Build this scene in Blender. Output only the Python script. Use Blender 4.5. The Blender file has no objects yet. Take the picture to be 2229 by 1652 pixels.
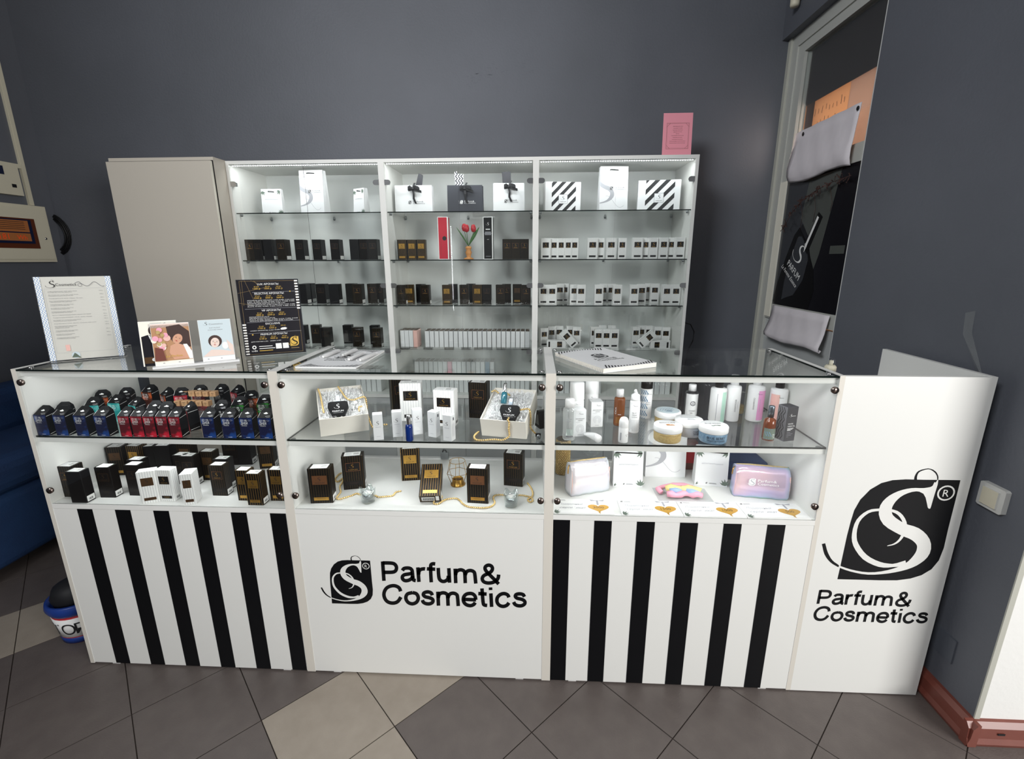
import bpy, math, random
from mathutils import Matrix, Vector
R_ = math.radians
random.seed(7)
C = bpy.context.scene.collection
sc = bpy.context.scene

# ------------------------------------------------------------------ camera
CAM = Vector((1.74930460, -1.44507416, 1.54852659))
YAW, PITCH, ROLL, FPX = -4.91325802e-02, 2.49787558e-01, -3.49817548e-03, 1021.55039
W, H = 2229, 1652
_cy, _sy, _cp, _sp, _cr, _sr = math.cos(YAW), math.sin(YAW), math.cos(PITCH), math.sin(PITCH), math.cos(ROLL), math.sin(ROLL)
FWD = Vector((_sy*_cp, _cy*_cp, -_sp)); _r = Vector((_cy, -_sy, 0)); _u = _r.cross(FWD)
RGT = _cr*_r + _sr*_u; UP = -_sr*_r + _cr*_u
cam_data = bpy.data.cameras.new('camera'); cam = bpy.data.objects.new('camera', cam_data); C.objects.link(cam)
cam_data.sensor_fit = 'HORIZONTAL'; cam_data.sensor_width = 36; cam_data.lens = FPX*36/W; cam_data.clip_start = .05
m = Matrix((RGT, UP, -FWD)).transposed().to_4x4(); m.translation = CAM; cam.matrix_world = m
sc.camera = cam

def at(px, py, ax, v):
    """the point where the sight line of a photo pixel meets the plane (axis ax) = v"""
    d = FWD + (px-W/2)/FPX*RGT - (py-H/2)/FPX*UP
    t = (v-CAM[ax])/d[ax]
    return CAM + d*t

# ------------------------------------------------------------------ world, light, exposure
wd = bpy.data.worlds.new('world'); sc.world = wd; wd.use_nodes = True
bg = wd.node_tree.nodes['Background']; bg.inputs[0].default_value = (.93, .96, 1.0, 1); bg.inputs[1].default_value = .15
sc.view_settings.view_transform = 'Standard'; sc.view_settings.look = 'None'; sc.view_settings.gamma = 1
sc.view_settings.use_curve_mapping = False; sc.view_settings.exposure = 0.35
sc.cycles.max_bounces = 12; sc.cycles.transparent_max_bounces = 40; sc.cycles.glossy_bounces = 5
sc.cycles.transmission_bounces = 10; sc.cycles.caustics_reflective = False; sc.cycles.caustics_refractive = False
sc.cycles.sample_clamp_indirect = 4

def area(name, loc, rot, sx, sy, power, col, spread=180):
    l = bpy.data.lights.new(name, 'AREA'); l.shape = 'RECTANGLE'; l.size = sx; l.size_y = sy; l.energy = power; l.color = col
    l.spread = R_(spread)
    o = bpy.data.objects.new(name, l); C.objects.link(o); o.location = loc; o.rotation_euler = rot; return o
def aim(o, target):
    o.rotation_euler = (Vector(target)-o.location).to_track_quat('-Z', 'Y').to_euler()
# added area light for daylight assumed from behind the camera, to the right
a = area('assumed_daylight', (5.7, -3.6, 2.0), (0, 0, 0), 2.2, 2.2, 190, (1.0, .985, .96)); aim(a, (1.7, .1, .9))
# added soft fill from high left, narrowed onto the right-hand walls
a = area('room_fill', (-.5, -2.7, 3.7), (0, 0, 0), 1.4, 1.0, 36, (.95, .975, 1.0), 105); aim(a, (2.6, 1.2, 1.8))
# warm light coming through the top pane of the side window
a = area('side_window_gap_light', (3.245, 1.64, 2.24), (0, R_(90), 0), .28, .02, .35, (1.0, .84, .74))
# daylight behind the notices on the side window
a = area('side_window_daylight', (3.43, 1.30, 2.22), (0, R_(90), 0), .40, .62, 2.2, (1.0, .90, .82))

# ------------------------------------------------------------------ materials
def lin(c):
    return tuple((x/12.92 if x <= .04045 else ((x+.055)/1.055)**2.4) for x in c)
def hx(s):
    return lin(tuple(int(s[i:i+2], 16)/255 for i in (0, 2, 4)))
MAT = {}
def mk(name, col, rough=.5, metal=0., spec=.5, emit=None, estr=0, alpha=None, noise=None, bump=None):
    if name in MAT: return MAT[name]
    m = bpy.data.materials.new(name); m.use_nodes = True; nt = m.node_tree; b = nt.nodes['Principled BSDF']
    c = hx(col) if isinstance(col, str) else col
    b.inputs['Base Color'].default_value = (*c, 1); b.inputs['Roughness'].default_value = rough
    b.inputs['Metallic'].default_value = metal; b.inputs['Specular IOR Level'].default_value = spec
    if emit: b.inputs['Emission Color'].default_value = (*emit, 1); b.inputs['Emission Strength'].default_value = estr
    if noise or bump:
        tc = nt.nodes.new('ShaderNodeTexCoord'); n = nt.nodes.new('ShaderNodeTexNoise'); n.inputs['Detail'].default_value = 5
        nt.links.new(tc.outputs['Object'], n.inputs['Vector'])
        if noise:
            sc_, c2, lo, hi = noise; n.inputs['Scale'].default_value = sc_
            rp = nt.nodes.new('ShaderNodeValToRGB'); rp.color_ramp.elements[0].position = lo; rp.color_ramp.elements[1].position = hi
            rp.color_ramp.elements[0].color = (*c, 1); rp.color_ramp.elements[1].color = (*hx(c2), 1)
            nt.links.new(n.outputs['Fac'], rp.inputs[0]); nt.links.new(rp.outputs[0], b.inputs['Base Color'])
        if bump:
            n2 = nt.nodes.new('ShaderNodeTexNoise'); n2.inputs['Scale'].default_value = bump[0]; n2.inputs['Detail'].default_value = 4
            nt.links.new(tc.outputs['Object'], n2.inputs['Vector'])
            bp = nt.nodes.new('ShaderNodeBump'); bp.inputs['Strength'].default_value = bump[1]; bp.inputs['Distance'].default_value = .01
            nt.links.new(n2.outputs['Fac'], bp.inputs['Height']); nt.links.new(bp.outputs[0], b.inputs['Normal'])
    MAT[name] = m; return m
def stripes(name, base, line, period, duty, rough=.35, metal_line=0., diag=False, zz=False):
    """vertical (or diagonal / zigzag) stripes printed on a surface, in object space"""
    m = bpy.data.materials.new(name); m.use_nodes = True; nt = m.node_tree; b = nt.nodes['Principled BSDF']; L = nt.links.new
    b.inputs['Roughness'].default_value = rough; b.inputs['Specular IOR Level'].default_value = .22
    tc = nt.nodes.new('ShaderNodeTexCoord'); sx = nt.nodes.new('ShaderNodeSeparateXYZ'); L(tc.outputs['Object'], sx.inputs[0])
    def mth(op, a, bb=None):
        n = nt.nodes.new('ShaderNodeMath'); n.operation = op
        for i, v in enumerate((a, bb)):
            if v is None: continue
            if isinstance(v, (int, float)): n.inputs[i].default_value = v
            else: L(v, n.inputs[i])
        return n.outputs[0]
    s = mth('ADD', sx.outputs[0], sx.outputs[1])
    if diag: s = mth('ADD', s, mth('MULTIPLY', sx.outputs[2], -1.0))
    if zz: s = mth('ADD', s, mth('PINGPONG', sx.outputs[2], zz))
    f = mth('FRACT', mth('ADD', mth('DIVIDE', s, period), 100.5-duty/2))
    g = mth('LESS_THAN', f, duty)
    mx = nt.nodes.new('ShaderNodeMix'); mx.data_type = 'RGBA'; L(g, mx.inputs[0])
    mx.inputs[6].default_value = (*hx(base), 1); mx.inputs[7].default_value = (*hx(line), 1)
    L(mx.outputs[2], b.inputs['Base Color'])
    if metal_line: L(mth('MULTIPLY', g, metal_line), b.inputs['Metallic'])
    MAT[name] = m; return m
def pane(name, tint, f0=.04, rough=0., haze=0.):
    """clear sheet: transparent with an angle-dependent mirror coat, the same for every ray"""
    m = bpy.data.materials.new(name); m.use_nodes = True; nt = m.node_tree; nt.nodes.clear(); L = nt.links.new
    out = nt.nodes.new('ShaderNodeOutputMaterial'); tr = nt.nodes.new('ShaderNodeBsdfTransparent'); gl = nt.nodes.new('ShaderNodeBsdfGlossy')
    tr.inputs[0].default_value = (*tint, 1); gl.inputs['Roughness'].default_value = rough; gl.inputs[0].default_value = (1, 1, 1, 1)
    ge = nt.nodes.new('ShaderNodeNewGeometry'); dt = nt.nodes.new('ShaderNodeVectorMath'); dt.operation = 'DOT_PRODUCT'
    L(ge.outputs['Incoming'], dt.inputs[0]); L(ge.outputs['Normal'], dt.inputs[1])
    def mth(op, a, b=None):
        n = nt.nodes.new('ShaderNodeMath'); n.operation = op
        for i, v in enumerate((a, b)):
            if v is None: continue
            if isinstance(v, (int, float)): n.inputs[i].default_value = v
            else: L(v, n.inputs[i])
        return n.outputs[0]
    f = mth('ADD', mth('MULTIPLY', mth('POWER', mth('SUBTRACT', 1.0, mth('ABSOLUTE', dt.outputs['Value'])), 5.0), 1-f0), f0)
    mx = nt.nodes.new('ShaderNodeMixShader'); L(f, mx.inputs[0]); L(tr.outputs[0], mx.inputs[1]); L(gl.outputs[0], mx.inputs[2])
    last = mx
    if haze:
        df = nt.nodes.new('ShaderNodeBsdfDiffuse'); df.inputs[0].default_value = (.9, .9, .9, 1)
        m2 = nt.nodes.new('ShaderNodeMixShader'); m2.inputs[0].default_value = haze; L(mx.outputs[0], m2.inputs[1]); L(df.outputs[0], m2.inputs[2]); last = m2
    L(last.outputs[0], out.inputs[0]); MAT[name] = m; return m
def irid(name, pale=0.):
    m = bpy.data.materials.new(name); m.use_nodes = True; nt = m.node_tree; L = nt.links.new; b = nt.nodes['Principled BSDF']
    tc = nt.nodes.new('ShaderNodeTexCoord'); n = nt.nodes.new('ShaderNodeTexNoise'); n.inputs['Scale'].default_value = 5; n.inputs['Detail'].default_value = 1.5
    L(tc.outputs['Object'], n.inputs['Vector']); lw = nt.nodes.new('ShaderNodeLayerWeight'); lw.inputs[0].default_value = .5
    ad = nt.nodes.new('ShaderNodeMath'); ad.operation = 'ADD'; L(n.outputs['Fac'], ad.inputs[0]); mu = nt.nodes.new('ShaderNodeMath'); mu.operation = 'MULTIPLY'; mu.inputs[1].default_value = .45; L(lw.outputs['Facing'], mu.inputs[0]); L(mu.outputs[0], ad.inputs[1])
    fr = nt.nodes.new('ShaderNodeMath'); fr.operation = 'FRACT'; L(ad.outputs[0], fr.inputs[0])
    rp = nt.nodes.new('ShaderNodeValToRGB'); e = rp.color_ramp.elements
    e[0].position = 0; e[0].color = (*hx('b8e6c8'), 1); e[1].position = 1; e[1].color = (*hx('b8e6c8'), 1)
    for p_, c_ in ((.25, 'f4f3d8'), (.45, 'f4d0d8'), (.65, 'd8c8ee'), (.82, 'c0d6f4')):
        x = e.new(p_); x.color = (*hx(c_), 1)
    L(fr.outputs[0], rp.inputs[0]); pm = nt.nodes.new('ShaderNodeMix'); pm.data_type = 'RGBA'; pm.inputs[0].default_value = pale; pm.inputs[7].default_value = (.92, .92, .92, 1); L(rp.outputs[0], pm.inputs[6]); L(pm.outputs[2], b.inputs['Base Color']); b.inputs['Roughness'].default_value = .16
    b.inputs['Metallic'].default_value = .35; b.inputs['Alpha'].default_value = .93
    MAT[name] = m; return m

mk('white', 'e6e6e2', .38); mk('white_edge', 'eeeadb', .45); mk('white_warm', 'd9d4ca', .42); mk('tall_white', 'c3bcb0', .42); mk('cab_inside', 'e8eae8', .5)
mk('paper', 'f3f3f1', .6); mk('card', 'e6e7e8', .5); mk('cream', 'e8e0c8', .6); mk('vinyl_black', '0b0c0f', .35, spec=.25)
mk('black', '0a090a', .4, spec=.3); mk('black_matt', '141416', .7); mk('ink', '1a1a1c', .6); mk('ink_grey', '6c6c70', .6); mk('ink_pale', 'a9aab0', .6)
mk('gold', 'c89a48', .28, .85); mk('gold_print', 'd8a640', .4, .3); mk('copper', '8a5c3c', .32, .6); mk('bronze', '5b4128', .35, .5)
mk('chrome', 'c8c8c8', .12, 1); mk('knob', '8d7f78', .2, 1); mk('steel', '8e9294', .3, .9); mk('dark_metal', '2c2c2e', .35, .6)
mk('glass_edge', '06120f', .08); mk('led', 'ffffff', .5, emit=(.95, .98, 1.0), estr=14); mk('led_tape', 'e8e8e8', .5)
pane('glass', (.985, .992, .988)); pane('glass_green', (.974, .985, .980)); pane('glass_dark', (.22, .24, .24), .05)
pane('clear', (.93, .95, .95), .07); pane('clear_plastic', (.95, .96, .97), .04, .05, .0); pane('frosty', (.9, .92, .92), .06, .1, .28)
stripes('black_gold', '090807', '65502c', .0085, .09, .38, .3); stripes('black_faint', '090808', '2a2118', .0085, .11, .38, .2)
stripes('gold_black', '0c0907', '94733c', .0085, .13, .38, .3)
stripes('white_line', 'f0f0ee', '8c8c90', .0078, .10, .4); stripes('white_line_big', 'f2f2f0', '85868c', .0095, .08, .4)
stripes('diag_bw', 'f0f0ee', '101012', .055, .5, .35, diag=True)
stripes('zigzag', 'e8e8ea', '20222a', .016, .5, .5, zz=.012)
stripes('zigzag_blue', 'eef0f2', '8fa0ae', .018, .45, .4, zz=.012)
stripes('zigzag_dark', '3a3a3e', '85868c', .02, .3, .5, zz=.013)
stripes('sign_zig', 'f4f6f4', '9fb6d8', .0075, .4, .5, zz=.006)
mk('wall_paint', '585b62', .55, noise=(1.3, '62656d', .35, .75), bump=(90, .12))
mk('wall_white', 'e9e9e6', .7, bump=(60, .08)); mk('corner_bead', 'b5b5ab', .6)
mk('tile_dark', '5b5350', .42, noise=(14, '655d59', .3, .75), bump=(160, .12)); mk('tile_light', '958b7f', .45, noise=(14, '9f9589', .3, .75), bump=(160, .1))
mk('grout', '3a302b', .8); mk('ceiling', 'd0d0d0', .8)
mk('wood_red', '6e3a30', .35, noise=(6, '82493e', .3, .8)); mk('upvc', 'b9bab4', .4); mk('upvc_panel', 'b9bcbc', .4)
mk('navy', '0e2a52', .8, noise=(5, '143a66', .3, .8), bump=(120, .25)); mk('blue_plastic', '1c3a86', .35); mk('red_plastic', 'b2222c', .35)
mk('elec_cream', 'cfc9b4', .5); mk('cable', '0b0b0c', .5); mk('lcd', '141c38', .2); mk('amber_window', '5a2c18', .25); mk('meter', 'a8683a', .4)
mk('meter_digit', 'ff5020', .5); mk('pink_paper', 'f29eac', .7); mk('gold_ball', 'e8c888', .25, .5); mk('wire_gold', 'a8823c', .3, .9)
mk('red_box', 'c42a3c', .3); mk('tulip_red', 'b3202c', .4); mk('leaf_green', '3f6b34', .5); mk('wood_orange', 'c98a4a', .5)
mk('ribbon', '101014', .6); mk('tag_dark', '26262c', .6); mk('bag_dark', '2e3038', .55)
mk('blue_print', '10163a', .4, noise=(32, '1c52a4', .48, .75)); mk('red_print', '560c16', .4, noise=(32, 'cc1e36', .46, .64))
mk('teal_print', '1c8a88', .35, noise=(35, '7fd8d0', .45, .7)); mk('orange_print', '3a1a10', .35, noise=(40, 'c85a20', .45, .6))
mk('green_print', '10201a', .35, noise=(45, '2f8a2c', .5, .65)); mk('black_print', '08080a', .5, spec=.15)
mk('wood_cap', 'b98e62', .55, noise=(60, 'd0a880', .3, .7)); mk('amber', '6a3010', .15); mk('liq_brown', '7a4420', .2); mk('jar_beige', 'c9b27c', .35, noise=(160, 'b89a60', .35, .7))
mk('jar_blue', '5f82a0', .35, noise=(150, '85a4ba', .35, .7)); mk('jar_grey', 'b9b9be', .35); mk('plastic_white', 'f4f4f4', .3)
mk('mint', 'bfe6d4', .35); mk('pink', 'efa6d6', .35); mk('peach', 'f2c2b8', .35); mk('steel_cap', '707880', .3, .9)
mk('blue_glass', '0c2a6c', .08); mk('teal_glass', '2c6c7c', .08); mk('leaf_print', '5c6a5c', .6); mk('leaf_dark', '6a786c', .6)
mk('pale_swash', 'a8a9ae', .5); mk('shred', 'f6f6f6', .6); mk('hair_pink', 'f2a8bc', .6); mk('hair_blue', '9db6dc', .6); mk('hair_yellow', 'efdf94', .6)
mk('skin', 'd6a184', .6); mk('skin_pale', 'ecd6cb', .6); mk('hair_brown', '3e2620', .6); mk('poster_blue', 'cfdde2', .5); mk('poster_tan', 'b98a62', .5)
mk('poster_black', '141318', .2); mk('poster_grey', '50534f', .2); mk('poster_grey2', '34363a', .2); mk('shade', '241a16', .8); mk('paper_orange', 'd8ac80', .8)
mk('paper_tan', 'c09a80', .8); mk('cloth', 'dcd6da', .7); mk('sign_black', '1c1a20', .22); mk('gold_ink', 'd8b048', .5); mk('white_ink', 'f4f4f2', .5); mk('sign_line', '9a8050', .4)
mk('sign_cream', 'faf4e6', .5); mk('gift', 'efeae0', .5); mk('wax', 'f4f2ee', .5); mk('foil', 'b8b8ba', .25, .9); mk('outside_glow', 'c9a07a', .8, emit=lin((.75, .55, .4)), estr=.35)  # the last one glows in place of sunlit surroundings beyond the window
mk('tile_edge_white', 'dcdcda', .4); mk('grey_wall_plate', '565a62', .5); mk('switch', 'c9c9c5', .35)
irid('holo'); irid('holo_pale', .72)
for nm_, c_ in (('paper_orange', 'dcbc9c'), ('paper_tan', 'ccb8ac')):      # thin paper that daylight shines through
    nt_ = MAT[nm_].node_tree; tl_ = nt_.nodes.new('ShaderNodeBsdfTranslucent'); tl_.inputs[0].default_value = (*hx(c_), 1)
    mx_ = nt_.nodes.new('ShaderNodeMixShader'); mx_.inputs[0].default_value = .6; o_ = nt_.nodes['Material Output']
    nt_.links.new(nt_.nodes['Principled BSDF'].outputs[0], mx_.inputs[1]); nt_.links.new(tl_.outputs[0], mx_.inputs[2]); nt_.links.new(mx_.outputs[0], o_.inputs[0])
pane('crystal', (.86, .90, .90), .16, .02); pane('bottle_clear', (.93, .95, .95), .06, .03, .16); pane('film', (.97, .97, .98), .05, .2, .55); pane('tape', (.97, .98, .98), .10, .15, .05)

# ------------------------------------------------------------------ mesh builder
_TXT = {}
def text_geo(s):
    if s in _TXT: return _TXT[s]
    cu = bpy.data.curves.new('t', 'FONT'); cu.body = s; cu.size = 1; cu.resolution_u = 2
    o = bpy.data.objects.new('t', cu); me = bpy.data.meshes.new_from_object(o)
    V = [(v.co.x, v.co.y) for v in me.vertices]; F = [tuple(p.vertices) for p in me.polygons]
    bpy.data.objects.remove(o); bpy.data.curves.remove(cu); bpy.data.meshes.remove(me)
    if not V: V = [(0, 0)]
    x0 = min(v[0] for v in V); x1 = max(v[0] for v in V)
    _TXT[s] = (V, F, x0, x1-x0); return _TXT[s]

class MB:
    def __init__(s): s.v = []; s.f = []; s.m = []; s.sm = []; s.slots = []; s.T = None; s.frame(Vector((0, 0, 0)), Vector((1, 0, 0)), Vector((0, 0, 1)))
    def mi(s, name):
        if name not in s.slots: s.slots.append(name)
        return s.slots.index(name)
    def add(s, V, F, mat, smooth=False):
        n = len(s.v); V = [Vector(v) for v in V]
        if s.T is not None: V = [s.T @ v for v in V]
        s.v += V; k = s.mi(mat)
        for f in F: s.f.append(tuple(i+n for i in f)); s.m.append(k); s.sm.append(smooth)
    def box(s, x0, x1, y0, y1, z0, z1, mat, **fm):
        """fm: other materials per face: front back left right top bottom"""
        V = [(x0, y0, z0), (x1, y0, z0), (x1, y1, z0), (x0, y1, z0), (x0, y0, z1), (x1, y0, z1), (x1, y1, z1), (x0, y1, z1)]
        F = dict(bottom=(0, 3, 2, 1), top=(4, 5, 6, 7), front=(0, 1, 5, 4), right=(1, 2, 6, 5), back=(2, 3, 7, 6), left=(3, 0, 4, 7))
        n = len(s.v); V = [Vector(v) for v in V]
        if s.T is not None: V = [s.T @ v for v in V]
        s.v += V
        for k, f in F.items(): s.f.append(tuple(i+n for i in f)); s.m.append(s.mi(fm.get(k, mat))); s.sm.append(False)
        return s
    def cbox(s, w, d, h, mat, c=.0008, z0=0, cx=0, cy=0):
        """box with chamfered vertical edges and slightly chamfered top, centred on its base"""
        pts = [(-w/2+c, -d/2), (w/2-c, -d/2), (w/2, -d/2+c), (w/2, d/2-c), (w/2-c, d/2), (-w/2+c, d/2), (-w/2, d/2-c), (-w/2, -d/2+c)]
        V = [(x+cx, y+cy, z0) for x, y in pts]+[(x+cx, y+cy, z0+h-c) for x, y in pts]
        k = 1-2*c/max(w, .001); V += [(x*k+cx, y*k+cy, z0+h) for x, y in pts]
        F = [tuple(range(7, -1, -1)), tuple(range(16, 24))]
        for i in range(8):
            j = (i+1) % 8; F += [(i, j, j+8, i+8), (i+8, j+8, j+16, i+16)]
        s.add(V, F, mat); return s
    def prism(s, pts, a, b, mat, axis='y'):
        """2-D outline extruded from a to b along axis (outline in the other two axes)"""
        def q(p, t): return {'y': (p[0], t, p[1]), 'z': (p[0], p[1], t), 'x': (t, p[0], p[1])}[axis]
        n = len(pts); V = [q(p, a) for p in pts]+[q(p, b) for p in pts]
        F = [tuple(range(n)), tuple(range(2*n-1, n-1, -1))]+[(i, i+n, (i+1) % n+n, (i+1) % n) for i in range(n)]
        s.add(V, F, mat); return s
    def lathe(s, prof, mat, n=20, c=(0, 0, 0), sx=1, sy=1, smooth=True, T=None):
        V = []; F = []
        for r, z in prof:
            for i in range(n):
                a = 2*math.pi*i/n; V.append((c[0]+r*sx*math.cos(a), c[1]+r*sy*math.sin(a), c[2]+z))
        for k in range(len(prof)-1):
            for i in range(n):
                j = (i+1) % n; F.append((k*n+i, k*n+j, (k+1)*n+j, (k+1)*n+i))
        if prof[0][0] > 1e-6: F.append(tuple(range(n-1, -1, -1)))
        if prof[-1][0] > 1e-6: F.append(tuple(range((len(prof)-1)*n, len(prof)*n)))
        if T is not None: V = [T @ Vector(v) for v in V]
        s.add(V, F, mat, smooth); return s
    def tube(s, P, r, mat, n=8, closed=False):
        P = [Vector(p) for p in P]; V = []; F = []; m_ = len(P)
        for i, p in enumerate(P):
            a = P[i-1] if (i or closed) else P[0]; b = P[(i+1) % m_] if (i < m_-1 or closed) else P[-1]
            t = (b-a).normalized(); u = t.cross(Vector((0, 0, 1)));
            if u.length < .1: u = t.cross(Vector((0, 1, 0)))
            u.normalize(); w_ = u.cross(t)
            rr = r[i] if isinstance(r, (list, tuple)) else r
            for k in range(n):
                an = 2*math.pi*k/n; V.append(p+u*math.cos(an)*rr+w_*math.sin(an)*rr)
        for i in range(m_ if closed else m_-1):
            j = (i+1) % m_
            for k in range(n):
                l = (k+1) % n; F.append((i*n+k, i*n+l, j*n+l, j*n+k))
        if not closed: F += [tuple(range(n-1, -1, -1)), tuple(range((m_-1)*n, m_*n))]
        s.add(V, F, mat, True); return s
    def ball(s, c, r, mat, n=8, k=5):
        V = [(c[0], c[1], c[2]-r)]; F = []
        for i in range(1, k):
            ph = math.pi*i/k
            for j in range(n): V.append((c[0]+r*math.sin(ph)*math.cos(2*math.pi*j/n), c[1]+r*math.sin(ph)*math.sin(2*math.pi*j/n), c[2]-r*math.cos(ph)))
        V.append((c[0], c[1], c[2]+r)); L_ = len(V)-1
        for j in range(n):
            l = (j+1) % n; F.append((0, 1+l, 1+j)); F.append((L_, L_-n+j, L_-n+l))
            for i in range(k-2): F.append((1+i*n+j, 1+i*n+l, 1+(i+1)*n+l, 1+(i+1)*n+j))
        s.add(V, F, mat, True); return s
    # ---- flat print on a plane: origin o, directions ux (right) and uy (up); layers lie .00015 m apart
    def frame(s, o, ux, uy, off=.0003): s.fo = Vector(o); s.ux = Vector(ux).normalized(); s.uy = Vector(uy).normalized(); s.un = s.ux.cross(s.uy); s.off = off; return s
    def q(s, x, y, l=0): return s.fo+s.ux*x+s.uy*y+s.un*(s.off+l*.00018)
    def rect(s, x0, y0, x1, y1, mat, l=0): s.add([s.q(x0, y0, l), s.q(x1, y0, l), s.q(x1, y1, l), s.q(x0, y1, l)], [(0, 1, 2, 3)], mat); return s
    def border(s, x0, y0, x1, y1, t, mat, l=0):
        s.rect(x0, y0, x1, y0+t, mat, l); s.rect(x0, y1-t, x1, y1, mat, l); s.rect(x0, y0+t, x0+t, y1-t, mat, l); s.rect(x1-t, y0+t, x1, y1-t, mat, l); return s
    def poly(s, P, mat, l=0): s.add([s.q(x, y, l) for x, y in P], [tuple(range(len(P)))], mat); return s
    def disc(s, x, y, r, mat, l=0, n=16, ry=None): s.poly([(x+r*math.cos(2*math.pi*i/n), y+(ry or r)*math.sin(2*math.pi*i/n)) for i in range(n)], mat, l); return s
    def line(s, P, wd_, mat, l=0):
        for (x0, y0), (x1, y1) in zip(P, P[1:]):
            dx, dy = x1-x0, y1-y0; L_ = math.hypot(dx, dy) or 1; nx, ny = -dy/L_*wd_/2, dx/L_*wd_/2
            s.add([s.q(x0-nx, y0-ny, l), s.q(x1-nx, y1-ny, l), s.q(x1+nx, y1+ny, l), s.q(x0+nx, y0+ny, l)], [(0, 1, 2, 3)], mat)
        return s
    def text(s, t, x, y, h, mat, l=0, al='l', wd_=None, shear=0):
        if not t.strip(): return s
        V, F, x0, tw = text_geo(t); k = h/.70; kx = k if wd_ is None else wd_/tw
        ox = x-x0*kx - (0 if al == 'l' else tw*kx/2 if al == 'c' else tw*kx)
        s.add([s.q(ox+a*kx+b*k*shear, y+b*k, l) for a, b in V], F, mat); return s
    def build(s, name, parent=None, loc=(0, 0, 0), rz=0, mesh=None):
        me = mesh or s.mesh(name); o = bpy.data.objects.new(name, me); C.objects.link(o); o.parent = parent; o.location = loc
        o.rotation_euler = (0, 0, rz) if not isinstance(rz, tuple) else rz; return o
    def mesh(s, name):
        me = bpy.data.meshes.new(name); me.from_pydata(s.v, [], s.f); me.update()
        for n_ in s.slots: me.materials.append(MAT[n_])
        me.polygons.foreach_set('material_index', s.m); me.polygons.foreach_set('use_smooth', s.sm); me.update(); return me
_CA = {}
def part(name, key, fn, parent, loc=(0, 0, 0), rz=0):
    """a part whose mesh is shared between alike copies"""
    if key is None or key not in _CA:
        b = MB(); fn(b); me = b.mesh(name)
        if key is not None: _CA[key] = me
    else: me = _CA[key]
    o = bpy.data.objects.new(name, me); C.objects.link(o); o.parent = parent; o.location = loc
    o.rotation_euler = rz if isinstance(rz, tuple) else (0, 0, rz); return o
def thing(name, label, cat, loc, rz=0, group=None, kind=None):
    o = bpy.data.objects.new(name, None); C.objects.link(o); o.empty_display_size = .05; o.location = loc
    o.rotation_euler = rz if isinstance(rz, tuple) else (0, 0, rz); tag(o, label, cat, group, kind); return o
def tag(o, label, cat, group=None, kind=None):
    o['label'] = label; o['category'] = cat
    if group: o['group'] = group
    if kind: o['kind'] = kind
    return o
def struct(o, kind='structure'): o['kind'] = kind; return o
ORD = ['first', 'second', 'third', 'fourth', 'fifth', 'sixth', 'seventh', 'eighth', 'ninth', 'tenth', 'eleventh', 'twelfth', 'thirteenth', 'fourteenth', 'fifteenth', 'sixteenth', 'seventeenth', 'eighteenth', 'nineteenth', 'twentieth', 'twenty-first', 'twenty-second', 'twenty-third', 'twenty-fourth', 'twenty-fifth', 'twenty-sixth', 'twenty-seventh', 'twenty-eighth']

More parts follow.
